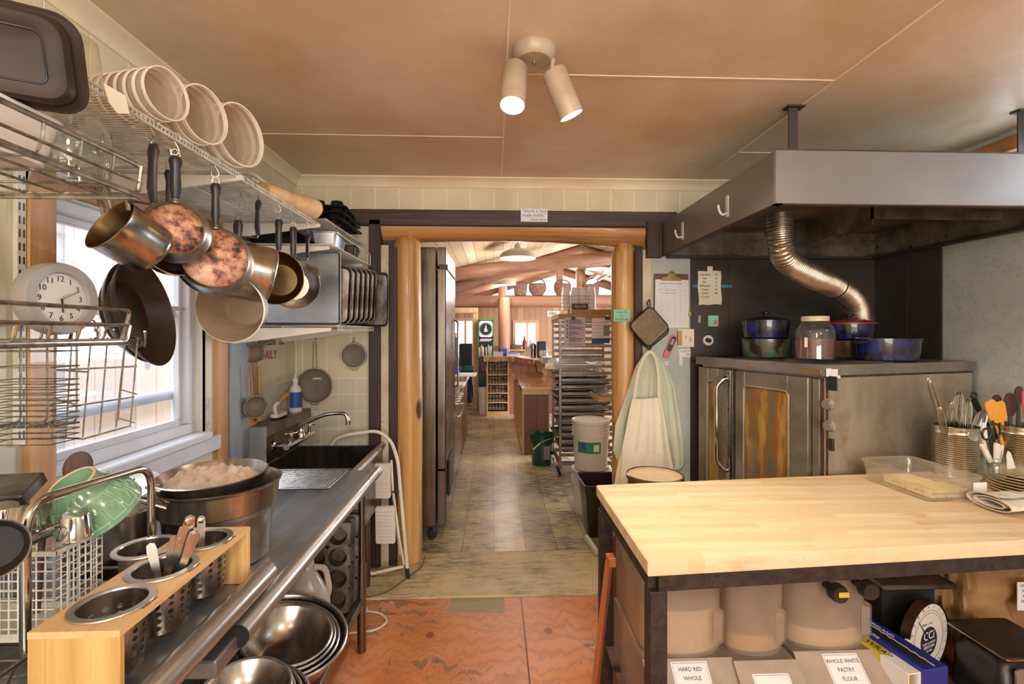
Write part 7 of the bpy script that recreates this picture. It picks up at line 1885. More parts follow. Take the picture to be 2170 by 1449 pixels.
part('spoon_bowl',MB().lathe([(0,-0.007),(0.012,-0.004),(0.018,0),(0.017,0.001),(0,-0.005)],24,Fs @ Matrix.Diagonal((1,1.5,1,1))),M['chrome'],t)
part('spoon_handle',MB().tube([q+Vector((0.02,0,-0.016)),J+Vector((0.005,0.006,0.02))],0.0025,6),M['ss'],t)
q=W(2168,960,1.93)
solo('small_glass',MB().lathe([(0,0),(0.025,0),(0.028,0.06),(0.026,0.06),(0.023,0.004),(0,0.003)],24,Matrix.Translation((q.x+0.005,1.94,kz))),M['glass'],'small empty glass at the right edge on the plates','glass')
# folded towel
q=P(2125,1075,Z=TZ)
def towel_prof(n=60):
    pts=[]
    for i in range(n+1):
        u=i/n; a=u*PI*5; r=0.006+0.0035*a/PI
        pts.append((0.05*math.cos(a*0.5)*0.0,0))
    return pts
t=wthing('rolled_towel','folded white terry towel at the right corner of the table','towel',(2.05,1.80,TZ))
def fold_fn(u,v):
    # a flattened spiral section extruded to the right
    a=v*4.6*PI; w_=0.035+0.0042*a; h_=0.006+0.00155*a
    x=w_*math.cos(a); z=h_*math.sin(a)
    return (u*0.24,x,max(z+0.0355,0.001)+0.002*math.sin(12*u+a))
Mt=Matrix.Translation((P(2088,1080,Z=TZ).x,1.775,TZ)) @ Matrix.Rotation(0.03,4,'Z')
mb=MB().grid(fold_fn,18,150,Mt)
part('terry_cloth',mb,M['whitetowel'],t,smooth=80)
part('towel_hem',MB().tube([Mt @ Vector(fold_fn(0,i/150)) for i in range(151)],0.0026,5),M['towel'],t)
# ------------------------------------------------------------------ UNDER THE TABLE
UZ=0.196
def ingredient_bin(label,x0,x1,yback,yf,ztop,fill,fm,word,hside=True,size=0.05,slope=True):
    t=wthing('ingredient_bin',label,'bin',((x0+x1)/2,(yback+yf)/2,UZ),'flour and sugar bins under the table')
    xm=(x0+x1)/2; r=(x1-x0)/2; zb=0.44
    # round-fronted clear hopper
    n=18; ring=[(xm+r*math.cos(PI+PI*i/n),yf+0.06+r*0.55*(1+math.sin(PI+PI*i/n))*1.0-0.0) for i in range(n+1)]
    ring=[(xm+r*math.cos(PI+PI*i/n),yf+0.13+r*0.5*math.sin(PI+PI*i/n)) for i in range(n+1)]+[(x1,yback),(x0,yback)]
    def sc(k):return [(xm+(x-xm)*k,y_) for x,y_ in ring]
    rings=[[(x,y_,z) for x,y_ in sc(k)] for k,z in ((0.93,zb),(0.97,zb+0.01),(0.985,ztop-0.05),(1.0,ztop-0.048),(1.0,ztop-0.02),(0.96,ztop))]
    part('clear_hopper',MB().loft(rings),M['frost'],t)
    rings=[[(xm+(x-xm)*0.95,yf+0.14+(y_-yf-0.13)*0.94,z) for x,y_ in ring] for z in (zb+0.008,fill)]
    part('contents',MB().loft(rings),M[fm],t)
    hp=(x1-0.035,yf+0.13-0.5*r*0.55)
    part('grip',MB().prism(rrect(0.05,0.13,0.018,4),0,0.016,wf(Vector((hp[0],hp[1]-0.0,zb+0.10)))),M['clearplastic'],t)
    part('grip_recess',MB().prism(rrect(0.032,0.105,0.01,4),0.0162,0.018,wf(Vector((hp[0],hp[1],zb+0.10)))),M['frost'],t)
    # lower body with sloping lid
    v=[]
    for x in (x0-0.004,x1+0.004):v+=[(x,yback,UZ),(x,yf-0.06,UZ),(x,yf-0.075,zb-0.12),(x,yf+0.05,zb),(x,yback,zb)]
    part('bin_body',MB().add(v,[(0,1,2,3,4),(9,8,7,6,5),(0,5,6,1),(1,6,7,2),(3,8,9,4),(4,9,5,0)]),M['frost'],t)
    a_,b_,c_,d_=Vector((x0-0.006,yf-0.08,zb-0.118)),Vector((x1+0.006,yf-0.08,zb-0.118)),Vector((x1+0.006,yf+0.052,zb+0.003)),Vector((x0-0.006,yf+0.052,zb+0.003))
    nn=(b_-a_).cross(d_-a_).normalized()*0.004
    lid=part('sloping_lid',MB().add([tuple(q) for q in (a_,b_,c_,d_,a_+nn,b_+nn,c_+nn,d_+nn)],[(0,3,2,1),(4,5,6,7),(0,1,5,4),(1,2,6,5),(2,3,7,6),(3,0,4,7)]),M['binlid'],t)
    if word:
        upv=(d_-a_).normalized(); Fl=frame(((a_+b_+c_+d_)/4)+nn*1.2+upv*(0.03 if len(word) > 1 else 0.0),(1,0,0),upv)
        part('paper_label',MB().prism(rrect(0.13,0.10,0.004,2),0,0.0008,Fl),M['paperw'],lid)
        for k,wd in enumerate(word):
            text('label_lettering',wd,size if len(word) == 1 else 0.0175,Fl @ Matrix.Translation((0,(0.026-0.026*k) if len(word) > 1 else 0.0,0.0012)),M['ink'],lid,depth=0.0002)
        part('label_border',MB().tube([Fl @ Vector((x,y_,0.001)) for x,y_ in ((-0.06,-0.045),(0.06,-0.045),(0.06,0.045),(-0.06,0.045))],0.0007,4,True),M['ink'],lid)
    return t
b1x=(0.51,P(1538,1300,Y=1.68).x)
ingredient_bin('left frosted flour bin with label HARD RED WHOLE under the table',b1x[0]+0.02,b1x[1],2.05,1.60,0.76,0.60,'flour',('HARD RED','WHOLE','WHEAT'))
ingredient_bin('narrow middle bin with a little raw sugar and label SUGAR',P(1547,1300,Y=1.66).x+0.002,P(1673,1300,Y=1.66).x,1.98,1.58,0.74,0.505,'sugar',('SUGAR',),size=0.042)
ingredient_bin('wide right bin with flour and label PASTRY FLOUR',P(1680,1300,Y=1.68).x,P(1858,1300,Y=1.68).x,2.05,1.62,0.77,0.51,'flour',('WHOLE WHITE','PASTRY','FLOUR'))
# black scoops' round ends above the bins
for a,b,lb in ((1783,1262,'black round handle end with green tape under the table rail'),(1848,1255,'black round handle end right of the taped one under the rail')):
    q=P(a,b,Y=1.60)
    t=wthing('rolling_pin',lb,'handle tool',q,'black round handles under the rail')
    part('round_end',MB().lathe([(0,0),(0.028,0.0),(0.032,0.01),(0.032,0.03),(0.015,0.045),(0.014,0.25)],24,frame(q,(1,0,0),(0,0,1)) @ Matrix.Rotation(PI,4,'Y')),M['black'],t)
    if a < 1800:part('green_tape',MB().box(q.x-0.01,q.x+0.026,q.y-0.003,q.y-0.0005,q.z-0.006,q.z+0.012),M['yellow_box'],t)
# wrap boxes: blue and yellow, lying slanted to the camera
def wrapbox(name,label,p0,p1,w_,h_,m,z):
    """long box from p0 (near end) to p1 (far end)"""
    p0,p1=Vector(p0),Vector(p1); d=(p1-p0); L_=d.length; ang=math.atan2(d.y,d.x)
    t=thing(name,label,'box',(p0.x,p0.y,z),(0,0,ang)); part('carton',MB().box(0,L_,-w_/2,w_/2,0,h_,0.002),M[m],t); return t,L_
t,L_=wrapbox('food_wrap_box','dark blue food wrap carton with torn cutter strip under the table',P(2040,1446,Y=1.53)[:2]+(0,),(1.52,2.07,0),0.115,0.115,'blue_box',0.44) if False else (None,0)
q0=Vector((1.50,1.545,0)); q1=Vector((1.42,2.02,0))
t,L_=wrapbox('food_wrap_box','dark blue food wrap carton with torn cutter strip under the table',q0,q1,0.10,0.10,'blue_box',0.362)
part('cutter_slot',MB().box(0.02,L_-0.02,0.0,0.03,0.1,0.1015),M['black'],t)
part('torn_edge',MB().tube([(0.01+(L_-0.02)*i/30,-0.004+0.003*math.sin(i*2.7),0.102) for i in range(31)],0.0018,4),M['whitetrim'],t)
text('brand_lettering','KIRKLAND',0.022,Matrix.Translation((L_*0.45,-0.022,0.1004)) @ Matrix.Rotation(PI,4,'Z'),M['paperw'],t,depth=0.0002)
text('carton_lettering','Stretch-Tite',0.030,Matrix.Translation((L_*0.5,0.038,0.1004)) @ Matrix.Rotation(PI,4,'Z'),M['paperw'],t,depth=0.0002)
t,L_=wrapbox('food_wrap_box','yellow and white plastic food wrap carton beside the dark blue one',q0+Vector((-0.075,0.0,0)),q1+Vector((-0.075,0.0,0)),0.055,0.085,'yellow_box',0.362)
text('carton_lettering','PLASTIC FOOD WRAP',0.034,Matrix.Translation((L_*0.52,0.0,0.0854)) @ Matrix.Rotation(PI,4,'Z'),M['ink'],t,depth=0.0002)
part('white_end',MB().box(0.0,0.10,-0.0277,0.0277,0.0,0.0855,0.001),M['paperw'],t)
slab('crate_board','plain wooden crate under the food wrap cartons','crate',1.345,1.60,1.545,2.10,UZ,0.360,M['redwood'])
# big round dial scale standing behind the cartons
dc=P(1968,1352,Y=1.80)
t=wthing('dial_scale','round white dial scale marked CCi standing behind the wrap boxes','scale',(dc.x,1.84,UZ))
Rd=0.135; Fd=frame(dc,Vector((0.93,0.36,0)),Vector((0,0,1)))
part('dial_face',MB().lathe([(0,0.0),(Rd*0.98,0.0),(Rd,-0.004),(Rd,-0.03),(0,-0.03)],48,Fd),M['whiteplastic'],t)
part('dial_ring',MB().lathe([(Rd*0.99,0.003),(Rd*1.03,0.004),(Rd*1.04,-0.03),(Rd,-0.032)],48,Fd),M['ssdark'],t)
part('centre_disc',MB().lathe([(0,0.0008),(Rd*0.42,0.0008)],32,Fd @ Matrix.Translation((0,-0.012,0))),M['ink'],t)
text('maker_lettering','CCi',0.046,Fd @ Matrix.Translation((0,0.010,0.0016)),M['paperw'],t,depth=0.0002)
text('maker_lettering','SCALE COMPANY',0.011,Fd @ Matrix.Translation((0,-0.018,0.0016)),M['paperw'],t,depth=0.0002)
text('maker_lettering','VENTURA',0.017,Fd @ Matrix.Translation((0,-0.033,0.0016)),M['paperw'],t,depth=0.0002)
text('maker_lettering','CA USA',0.011,Fd @ Matrix.Translation((0,-0.048,0.0016)),M['paperw'],t,depth=0.0002)
text('range_lettering','20 lbs. x 1 oz.',0.012,Fd @ Matrix.Translation((-0.01,0.058,0.0010)),M['ink'],t,depth=0.0002)
mb=MB()
for k in range(80):
    a=2*PI*k/80; r0,r1=Rd*(0.78 if k % 4 else 0.75),Rd*0.82
    mb.tube([Fd @ Vector((r0*math.cos(a),r0*math.sin(a),0.001)),Fd @ Vector((r1*math.cos(a),r1*math.sin(a),0.001))],0.0005,3)
mb.tube([Fd @ Vector((Rd*0.72*math.cos(a),Rd*0.72*math.sin(a),0.001)) for a in [2*PI*k/60 for k in range(60)]],0.0005,3,True)
part('graduations',mb,M['ink'],t)
for k in range(20):
    a=PI/2-2*PI*k/20; text('dial_numeral',str(k),0.012,Fd @ Matrix.Translation((Rd*0.90*math.cos(a),Rd*0.90*math.sin(a),0.001)),M['ink'],t,depth=0.0002)
part('pointer',MB().tube([Fd @ Vector((0,-0.01,0.004)),Fd @ Vector((-Rd*0.55,Rd*0.62,0.004))],[0.003,0.001],5),M['ink'],t)
part('scale_body',MB().box(dc.x-0.10,dc.x+0.13,1.90,2.12,UZ,dc.z+0.16,0.01),M['blackstain'],t)
part('scale_tray',MB().box(dc.x-0.15,dc.x+0.17,1.84,2.13,dc.z+0.165,dc.z+0.185,0.008),M['bakesheet'],t)
part('name_tab',MB().box(-Rd*1.15,-Rd*0.92,-0.02,0.03,-0.01,0.004,0.002,Fd),M['paper'],t)
# small kitchen scale at the right
sx_,sy_=1.965,1.64
t=wthing('kitchen_scale','black kitchen scale with silver-edged platform and purple-grey dial at the right','scale',(sx_,sy_+0.08,UZ))
part('scale_body',MB().loft([[(sx_+x,sy_+0.10+y_,z) for x,y_ in rrect(a,b,0.03,4)] for a,b,z in ((0.24,0.22,UZ),(0.24,0.20,UZ+0.16),(0.19,0.15,UZ+0.20),(0.10,0.09,UZ+0.225))]),M['black'],t)
part('platform',MB().prism(rrect(0.25,0.23,0.012,4,sx_,sy_+0.10),UZ+0.228,UZ+0.238),M['iron'],t)
part('platform_edge',MB().tube([(x,y_,UZ+0.229) for x,y_ in rrect(0.252,0.232,0.012,4,sx_,sy_+0.10)],0.005,6,True),M['ss'],t)
Fk=wf(Vector((sx_+0.005,sy_-0.012,UZ+0.10)))
part('dial_panel',MB().prism(rrect(0.19,0.19,0.02,4),-0.004,0.004,Fk),M['knob'],t)
part('dial_face',MB().lathe([(0,0.005),(0.085,0.005)],40,Fk),M['purplegrey'],t)
part('dial_hub',MB().lathe([(0,0.007),(0.042,0.006)],30,Fk).lathe([(0.0,0.018),(0.018,0.018),(0.018,0.006)],24,Fk),M['ink'],t)
part('red_pointer',MB().tube([Fk @ Vector((0,0.04,0.008)),Fk @ Vector((-0.002,0.08,0.008))],0.001,4),M['redink'],t)
mb=MB()
for k in range(60):
    a=2*PI*k/60; r0=0.068 if k % 5 else 0.060; mb.tube([Fk @ Vector((r0*math.cos(a),r0*math.sin(a),0.0056)),Fk @ Vector((0.075*math.cos(a),0.075*math.sin(a),0.0056))],0.0005,3)
part('graduations',mb,M['ink'],t)
text('dial_lettering','TAYLOR',0.012,Fk @ Matrix.Translation((0,0.030,0.0076)),M['paperw'],t,depth=0.0002)
text('dial_lettering','2.2 kg',0.012,Fk @ Matrix.Translation((-0.028,0.005,0.0076)) @ Matrix.Rotation(1.0,4,'Z'),M['paperw'],t,depth=0.0002)
# the kitchen scale stands on a box; a crumpled paper sack is behind
slab('plain_box','low dark box under the black kitchen scale','box',1.73,1.99,1.66,1.90,UZ-0.001,UZ,M['brownbox']) if False else None
t=wthing('paper_sack','crumpled brown paper sack with printed label at the right under the table','sack',(2.13,2.05,UZ))
def sackfn(u,v):
    a=2*PI*u; n=0.02*math.sin(7*a+5*v)+0.015*math.sin(13*a-9*v)+0.01*math.sin(23*u+31*v)
    sx2,sy2=0.24*(1-0.1*v)+n,0.13*(1-0.3*v)+n
    c_=abs(math.cos(a))**0.5*math.copysign(1,math.cos(a)); s_=abs(math.sin(a))**0.5*math.copysign(1,math.sin(a))
    return (2.18+sx2*c_,2.08+sy2*s_,UZ+0.58*v+0.01*math.sin(9*a))
part('sack_paper',MB().grid(sackfn,90,40),M['kraft'],t,smooth=20)
q=P(2168,1262,Y=1.93); part('sack_label',MB().box(q.x-0.03,q.x+0.08,1.925,1.928,q.z-0.06,q.z+0.06),M['paperw'],t)
for k in range(5):text('label_lettering',('ORGANIC','WHEAT','FLOUR','NET WT','50 LB')[k],0.018,wf(Vector((q.x+0.02,1.9245,q.z+0.045-0.022*k))),M['ink'],t,depth=0.0002)
# ================================================================== THE HALL: REFRIGERATOR AND LEFT RUN
fx1=P(945,900,Y=3.60).x; fy0,fy1=3.60,4.45
M['fridge']=steel('warm_fridge_steel','83786d','5f564d',0.25)
t=wthing('steel_refrigerator','tall stainless steel refrigerator on castors just past the doorway on the left','refrigerator',(fx1-0.4,4.0,0))
fz0=P(930,1115,Y=3.6).z
part('cabinet',MB().box(fx1-0.80,fx1-0.075,fy0,fy1,fz0,2.25,0.004),M['fridge'],t)
dz0=P(950,995,Y=3.6).z
d_=part('door',MB().box(fx1-0.066,fx1,fy0,fy1,dz0,P(950,568,Y=3.6).z,0.006),M['fridge'],t)
part('door_handle',MB().tube(bend([(fx1,fy1-0.12,1.1),(fx1+0.035,fy1-0.12,1.12),(fx1+0.035,fy1-0.12,1.7),(fx1,fy1-0.12,1.72)],0.02),0.009,8),M['chrome'],d_)
part('toe_panel',MB().box(fx1-0.066,fx1,fy0,fy1,fz0,dz0-0.008,0.004),M['fridge'],t)
part('top_panel',MB().box(fx1-0.066,fx1,fy0,fy1,P(950,564,Y=3.6).z,2.25,0.004),M['fridge'],t)
part('hinge',MB().box(fx1-0.05,fx1+0.015,fy0-0.004,fy0+0.05,P(950,570,Y=3.6).z-0.004,P(950,560,Y=3.6).z,0.002),M['black'],t)
part('vent_grille',MB().box(fx1+0.001,fx1+0.018,fy0+0.12,fy0+0.5,0.32,0.60,0.006),M['black'],t)
for x,y in ((fx1-0.10,fy0+0.08),(fx1-0.7,fy0+0.08),(fx1-0.10,fy1-0.08)):
    c_=part('castor',MB().box(x-0.018,x+0.018,y-0.02,y+0.02,0.06,fz0,0.003),M['strap'],t)
    part('castor_wheel',MB().lathe([(0.012,-0.014),(0.044,-0.014),(0.048,-0.008),(0.048,0.008),(0.044,0.014),(0.012,0.014)],24,Matrix.Translation((x-0.01,y,0.052)) @ Matrix.Rotation(PI/2,4,'Y') @ Matrix.Rotation(0.5,4,'X')),M['rubber'],c_)
# range
rx_,ry0,ry1=P(968,700,Y=5.3).x,5.0,6.1
t=wthing('cooking_range','stainless cooking range with oven handle beyond the refrigerator','range',(rx_-0.4,5.5,0))
part('range_body',MB().box(rx_-0.8,rx_,ry0,ry1,0.08,0.92,0.005),M['ss'],t)
part('back_guard',MB().box(rx_-0.8,rx_-0.76,ry0,ry1,0.92,1.3,0.004),M['ss'],t)
part('oven_handle',MB().tube(bend([(rx_,ry0+0.08,0.70),(rx_+0.05,ry0+0.08,0.70),(rx_+0.05,ry1-0.08,0.70),(rx_,ry1-0.08,0.70)],0.03),0.014,10),M['chrome'],t)
for k in range(5):part('range_knob',MB().lathe([(0,0.035),(0.024,0.034),(0.027,0),(0,0)],16,Matrix.Translation((rx_,ry0+0.15+0.2*k,0.83)) @ Matrix.Rotation(PI/2,4,'Y')),M['knob'],t)
for x,y in ((rx_-0.05,ry0+0.05),(rx_-0.05,ry1-0.05),(rx_-0.75,ry0+0.05)):part('leg',MB().tube([(x,y,0),(x,y,0.08)],0.02,10),M['ssdark'],t)
cxr=P(986,700,Y=7.0).x
t=wthing('side_cabinet','wooden cabinet with pale counter at the end of the left kitchen run','cabinet',(cxr-0.35,6.9,0))
part('cabinet_body',MB().box(cxr-0.75,cxr,6.2,7.5,0.0,0.88,0.004),M['cedarY'],t)
part('counter_top',MB().box(cxr-0.78,cxr+0.03,6.18,7.52,0.88,0.92,0.004),M['whitetrim'],t)
q=P(985,782,Y=6.9)
solo('white_cutting_board',MB().box(q.x-0.28,q.x+0.17,6.6,7.1,0.985,1.005,0.004),M['whiteplastic'],'white cutting board over the left kitchen run','board')
slab('board_stand','low dark rack under the white cutting board','rack',q.x-0.2,q.x+0.02,6.65,7.05,0.921,0.984,M['ssdark'])
q=P(966,763,Y=6.8)
t=wthing('blue_mug','blue mug with white patches on the white cutting board','mug',(q.x,6.8,1.006))
part('mug_body',MB().lathe([(0,0),(0.045,0),(0.05,0.01),(0.05,0.12),(0.045,0.12),(0.043,0.01),(0,0.008)],24,Matrix.Translation((q.x,6.8,1.006))),M['label_blue'],t)
part('mug_handle',MB().tube(bend([(q.x+0.048,6.8,1.10),(q.x+0.085,6.8,1.09),(q.x+0.048,6.8,1.04)],0.03),0.007,6),M['label_blue'],t)
# small room glimpsed past the door frame: stool, box, teal bag
def hx(a,Y):return P(a,700,Y=Y).x
def hz(b,Y):return P(1000,b,Y=Y).z
t=wthing('metal_stool','dark blue metal stool below the window at the end of the passage','stool',(hx(990,10.4),10.4,0))
sxm=hx(991,10.4)
part('seat',MB().lathe([(0,0.68),(0.17,0.68),(0.18,0.70),(0.17,0.72),(0,0.72)],24,Matrix.Translation((sxm,10.4,0))),M['label_blue'],t)
for a in range(4):part('leg',MB().tube([(sxm+0.10*math.cos(a*PI/2+0.8),10.4+0.10*math.sin(a*PI/2+0.8),0.68),(sxm+0.2*math.cos(a*PI/2+0.8),10.4+0.2*math.sin(a*PI/2+0.8),0.0)],0.014,8),M['label_blue'],t)
part('foot_ring',MB().tube([(sxm+0.165*math.cos(a),10.4+0.165*math.sin(a),0.25) for a in [2*PI*k/20 for k in range(20)]],0.009,6,True),M['label_blue'],t)
M['teal']=mat('teal_fabric','1f7a72',0.7,col2='165a56')
solo('teal_cushion',MB().lathe([(0,0),(0.16,0.01),(0.2,0.07),(0.15,0.14),(0,0.16)],24,Matrix.Translation((sxm,10.4,0.721))),M['teal'],'round teal cushion on the blue metal stool','cushion')
slab('dark_crate','dark crate standing on a ledge under the end window','crate',hx(975,10.9),hx(1000,10.9),10.75,11.1,0.0,hz(728,10.9),M['blackstain'])
solo('green_coat',MB().lathe([(0,0.0),(0.09,0.05),(0.12,0.5),(0.08,1.1),(0.03,1.3),(0,1.32)],14,Matrix.Translation((hx(967,9.7)-0.02,9.75,0.2))),M['bingreen'],'long dark green coat hanging at the passage door frame','coat')
solo('coat_peg',MB().box(hx(967,9.7)-0.03,hx(967,9.7)-0.01,9.75,9.86,1.5,1.53).box(hx(960,9.8)-0.25,hx(967,9.8),9.86,9.90,1.45,1.6),M['palepineZ'],'pine peg board holding the green coat','peg rail')
# bookcase with round emblem
by_,bx0_,bx1_=9.6,hx(1013,9.6),hx(1046,9.6)
btop=hz(676,by_)
t=wthing('bookcase','tall narrow black bookcase edged in green, round emblem card at its top','bookcase',((bx0_+bx1_)/2,by_,0))
M['greenedge']=mat('green_painted_edge','3f9a4c',0.5)
part('side_panel',MB().box(bx0_,bx0_+0.02,by_,by_+0.3,0,btop),M['black'],t)
part('side_panel',MB().box(bx1_-0.02,bx1_,by_,by_+0.3,0,btop),M['black'],t)
part('back_panel',MB().box(bx0_,bx1_,by_+0.29,by_+0.3,0,btop),M['black'],t)
part('green_edge',MB().box(bx0_-0.004,bx0_+0.012,by_-0.006,by_,0,btop).box(bx1_-0.012,bx1_+0.004,by_-0.006,by_,0,btop).box(bx0_,bx1_,by_-0.006,by_,btop-0.02,btop),M['greenedge'],t)
shz=[hz(b,by_) for b in (868,838,790,756,723)]
for z in shz+[btop-0.02]:part('shelf',MB().box(bx0_+0.02,bx1_-0.02,by_,by_+0.29,z-0.02,z),M['black'],t)
ec=Vector(((bx0_+bx1_)/2,by_-0.01,hz(697,by_)))
t=wthing('emblem_card','white scalloped card with round dark green emblem on the bookcase top','sign',(ec.x,ec.y,shz[-1]))
part('card',MB().prism(rrect(0.27,0.33,0.05,5),0,0.006,wf(ec)),M['paperw'],t)
part('emblem_disc',MB().lathe([(0,0.008),(0.115,0.008)],40,wf(ec)),M['ink'],t)
part('emblem_ring',MB().lathe([(0.115,0.0085),(0.128,0.0085)],40,wf(ec)),M['greenedge'],t)
part('seated_figure',MB().lathe([(0,0.010),(0.018,0.010)],14,wf(ec+Vector((0,0,0.045)))).prism([(-0.012,0.025),(0.014,0.028),(0.03,-0.02),(0.045,-0.055),(0.01,-0.05),(-0.01,-0.062),(-0.04,-0.055),(-0.02,-0.02),(-0.045,0.0),(-0.02,0.008)],0.009,0.010,wf(ec)).tube([ec+Vector((0,-0.01,0.065)),ec+Vector((0,-0.01,0.10))],0.004,5),M['paperw'],t)
bk_=thing('book','x','book'); part('cover',MB().box(-0.016,0.016,-0.09,0.09,0,0.24,0.002),M['delirim'],bk_)
cols2=[M['delirim'],M['kraft'],M['shirt'],M['paperw'],M['ink'],M['delirim'],M['quilt'],M['paper'],M['paperw'],M['green']]
adj=['cream','brown','pale green','white','black','ivory','grey-brown','yellowish','tall white','green']
bmeshes={}
for i in range(10):
    x=bx0_+0.035+(bx1_-bx0_-0.07)*i/9
    o=thing('book',adj[i]+' book standing on the bookcase shelf below the emblem card','book',(x,by_+0.11,shz[-1-1]+0.001 if False else shz[3]+0.002),(0,-0.06,0),'books on the upper bookcase shelf',scale=(0.85,1,0.8+0.25*((i*7) % 5)/5))
    part('cover',MB().box(-0.013,0.013,-0.09,0.09,0,0.24,0.002),cols2[i],o)
bpy.data.objects.remove(bk_.children[0]); bpy.data.objects.remove(bk_)
for i,(dx,m_,l_) in enumerate(((0.0,'redink','red'),(0.05,'pink','pink'),(0.11,'orange','orange'))):
    o=thing('magazine',l_+' magazine leaning in the bookcase beside the jar shelf','magazine',(bx0_+0.06+dx,by_+0.1,shz[2]+0.002),(0,-0.2,0),'leaning magazines')
    part('cover',MB().box(-0.006,0.006,-0.1,0.1,0,0.30),M[m_],o)
solo('paper_pile',MB().box(bx0_+0.03,bx1_-0.05,by_+0.02,by_+0.25,shz[4]+0.001,shz[4]+0.03).box(bx0_+0.05,bx1_-0.03,by_+0.0,by_+0.22,shz[4]+0.03,shz[4]+0.05),M['paperw'],'loose pile of white papers under the emblem card','papers')
solo('white_pail',MB().lathe([(0,0),(0.10,0),(0.13,0.5),(0.135,0.52),(0.125,0.52),(0.095,0.01)],22,Matrix.Translation((hx(1026,9.2),9.3,0.004))),M['whiteplastic'],'tall white pail standing between bookcase and jar shelf','pail')
# jar shelf
jy=9.0; jx0,jx1=hx(1031,jy),hx(1079,jy); jt=hz(766,jy)
t=wthing('jar_shelf','open pale pine shelf unit filled with rows of glass jars','shelf unit',((jx0+jx1)/2,jy,0))
part('side_panel',MB().box(jx0,jx0+0.03,jy,jy+0.32,0,jt),M['palepineZ'],t)
part('side_panel',MB().box(jx1-0.03,jx1,jy,jy+0.32,0,jt),M['palepineZ'],t)
part('back_panel',MB().box(jx0,jx1,jy+0.31,jy+0.32,0,jt),M['cedar'],t)
jz=[hz(b,jy) for b in (869,852,832,813,793)]
for z in jz:part('shelf',MB().box(jx0+0.03,jx1-0.03,jy-0.005,jy+0.31,z-0.022,z),M['palepine'],t)
part('plinth',MB().box(jx0,jx1,jy-0.005,jy+0.02,0,jz[0]),M['palepine'],t)
jr=thing('herb_jar','x','jar')
part('jar_body',MB().lathe([(0,0),(0.030,0),(0.033,0.005),(0.033,0.06),(0.026,0.07),(0,0.07)],14),M['glass'],jr)
part('contents',MB().lathe([(0,0.003),(0.030,0.004),(0.030,0.045),(0,0.045)],12),M['kraft'],jr)
part('jar_lid',MB().lathe([(0.029,0.07),(0.029,0.085),(0,0.085)],14),M['ssdark'],jr)
rows_=['bottom','second','third','fourth','top']; firstj=True
contents=['ink','lightwood','redwood','bingreen','quilt','paper']
for r_,z in enumerate(jz):
    for lay in range(2 if r_ in (1,2,3) else 3 if r_ == 4 else 1):
        for i in range(6):
            if lay and (i*5+r_*3+lay) % 6 == 0:continue
            s_=0.95+0.12*((i*7+r_*5) % 4)/4
            o=jr if firstj else dup(jr); firstj=False
            o.location=(jx0+0.07+(jx1-jx0-0.14)*i/5,jy+0.06,z+0.001+0.0825*lay); o.scale=(1.0,1.0,0.94 if r_ == 4 or lay or r_ in (1,2,3) else 1.2)
            o['label']='%s herb jar from the left%s on the %s board of the jar shelf' % (('first','second','third','fourth','fifth','sixth')[i],('',', second layer',', third layer')[lay],rows_[r_]); o['group']='jars on the %s board' % rows_[r_]
# live-edge counter
t=wthing('live_edge_counter','thick live-edge wooden counter running above the jar shelf and island','counter',(hx(1060,jy),9.2,1.0))
cz=jt+0.003
def wav(x0,x1,y0,y1):
    pts=[]
    for i in range(17):pts.append((x0+(x1-x0)*i/16,y0+0.025*math.sin(i*1.9)))
    for i in range(5):pts.append((x1,y0+(y1-y0)*(i+1)/5))
    for i in range(4):pts.append((x1-(x1-x0)*(i+1)/4,y1))
    return pts
M['liveedge']=mat('live_edge_wood','b88a68',0.4,col2='8c6248',scale=8,bump=0.4,bscale=30,spots='e8d8c0',spot_scale=14,spot_t=0.38)
part('slab',MB().prism(wav(jx0-0.05,jx1+1.1,jy-0.08,jy+0.45),cz,cz+0.09),M['liveedge'],t)
lx0=hx(1140,8.4)
part('return_slab',MB().prism([(lx0,6.2),(lx0+0.03,7.0),(lx0-0.03,7.7),(lx0-0.25,8.4),(lx0-0.4,jy-0.1),(lx0+0.6,jy-0.1),(lx0+0.6,6.2)],cz,cz+0.09),M['liveedge'],t)
for yy in (6.3,7.1,7.9):part('divider',MB().box(lx0+0.02,lx0+0.5,yy-0.015,yy+0.015,0.90,cz,0.003),M['palepineZ'],t)
part('back_boards',MB().box(jx1,jx1+1.0,jy+0.25,jy+0.27,0.0,cz),M['cedarR'],t)
# the island
iy=6.15; ix0,ix1=hx(1111,iy),hx(1164,iy); itz=hz(822,iy)
t=wthing('wooden_island','red pine clad island with shining honey wood top beyond the doorway','island',((ix0+ix1)/2,7.4,0))
part('end_panel',MB().box(ix0,ix1,iy,iy+0.03,0.0,itz-0.06,0.003),M['cedarR'],t)
lxf=hx(1084,8.8)
part('tabletop',MB().add([(ix0-0.03,iy-0.03,itz-0.06),(ix1+0.03,iy-0.03,itz-0.06),(ix1+0.15,8.85,itz-0.06),(ix0-0.06,8.85,itz-0.06),(ix0-0.03,iy-0.03,itz),(ix1+0.03,iy-0.03,itz),(ix1+0.15,8.85,itz),(ix0-0.06,8.85,itz)],[(0,3,2,1),(4,5,6,7),(0,1,5,4),(1,2,6,5),(2,3,7,6),(3,0,4,7)]),M['countertop'],t)
part('top_edge',MB().box(ix0-0.035,ix1+0.035,iy-0.038,iy-0.028,itz-0.085,itz+0.002,0.002),M['palepine'],t)
for k in range(5):
    yy=iy+0.06+0.62*k; part('upright',MB().box(ix0-0.03+0.0*k,ix0+0.03,yy-0.035,yy+0.035,0.0,itz-0.06,0.003),M['palepineZ'],t)
part('base_rail',MB().box(ix0-0.035,ix0+0.03,iy+0.1,8.6,0.0,0.10,0.003),M['palepineZ'],t)
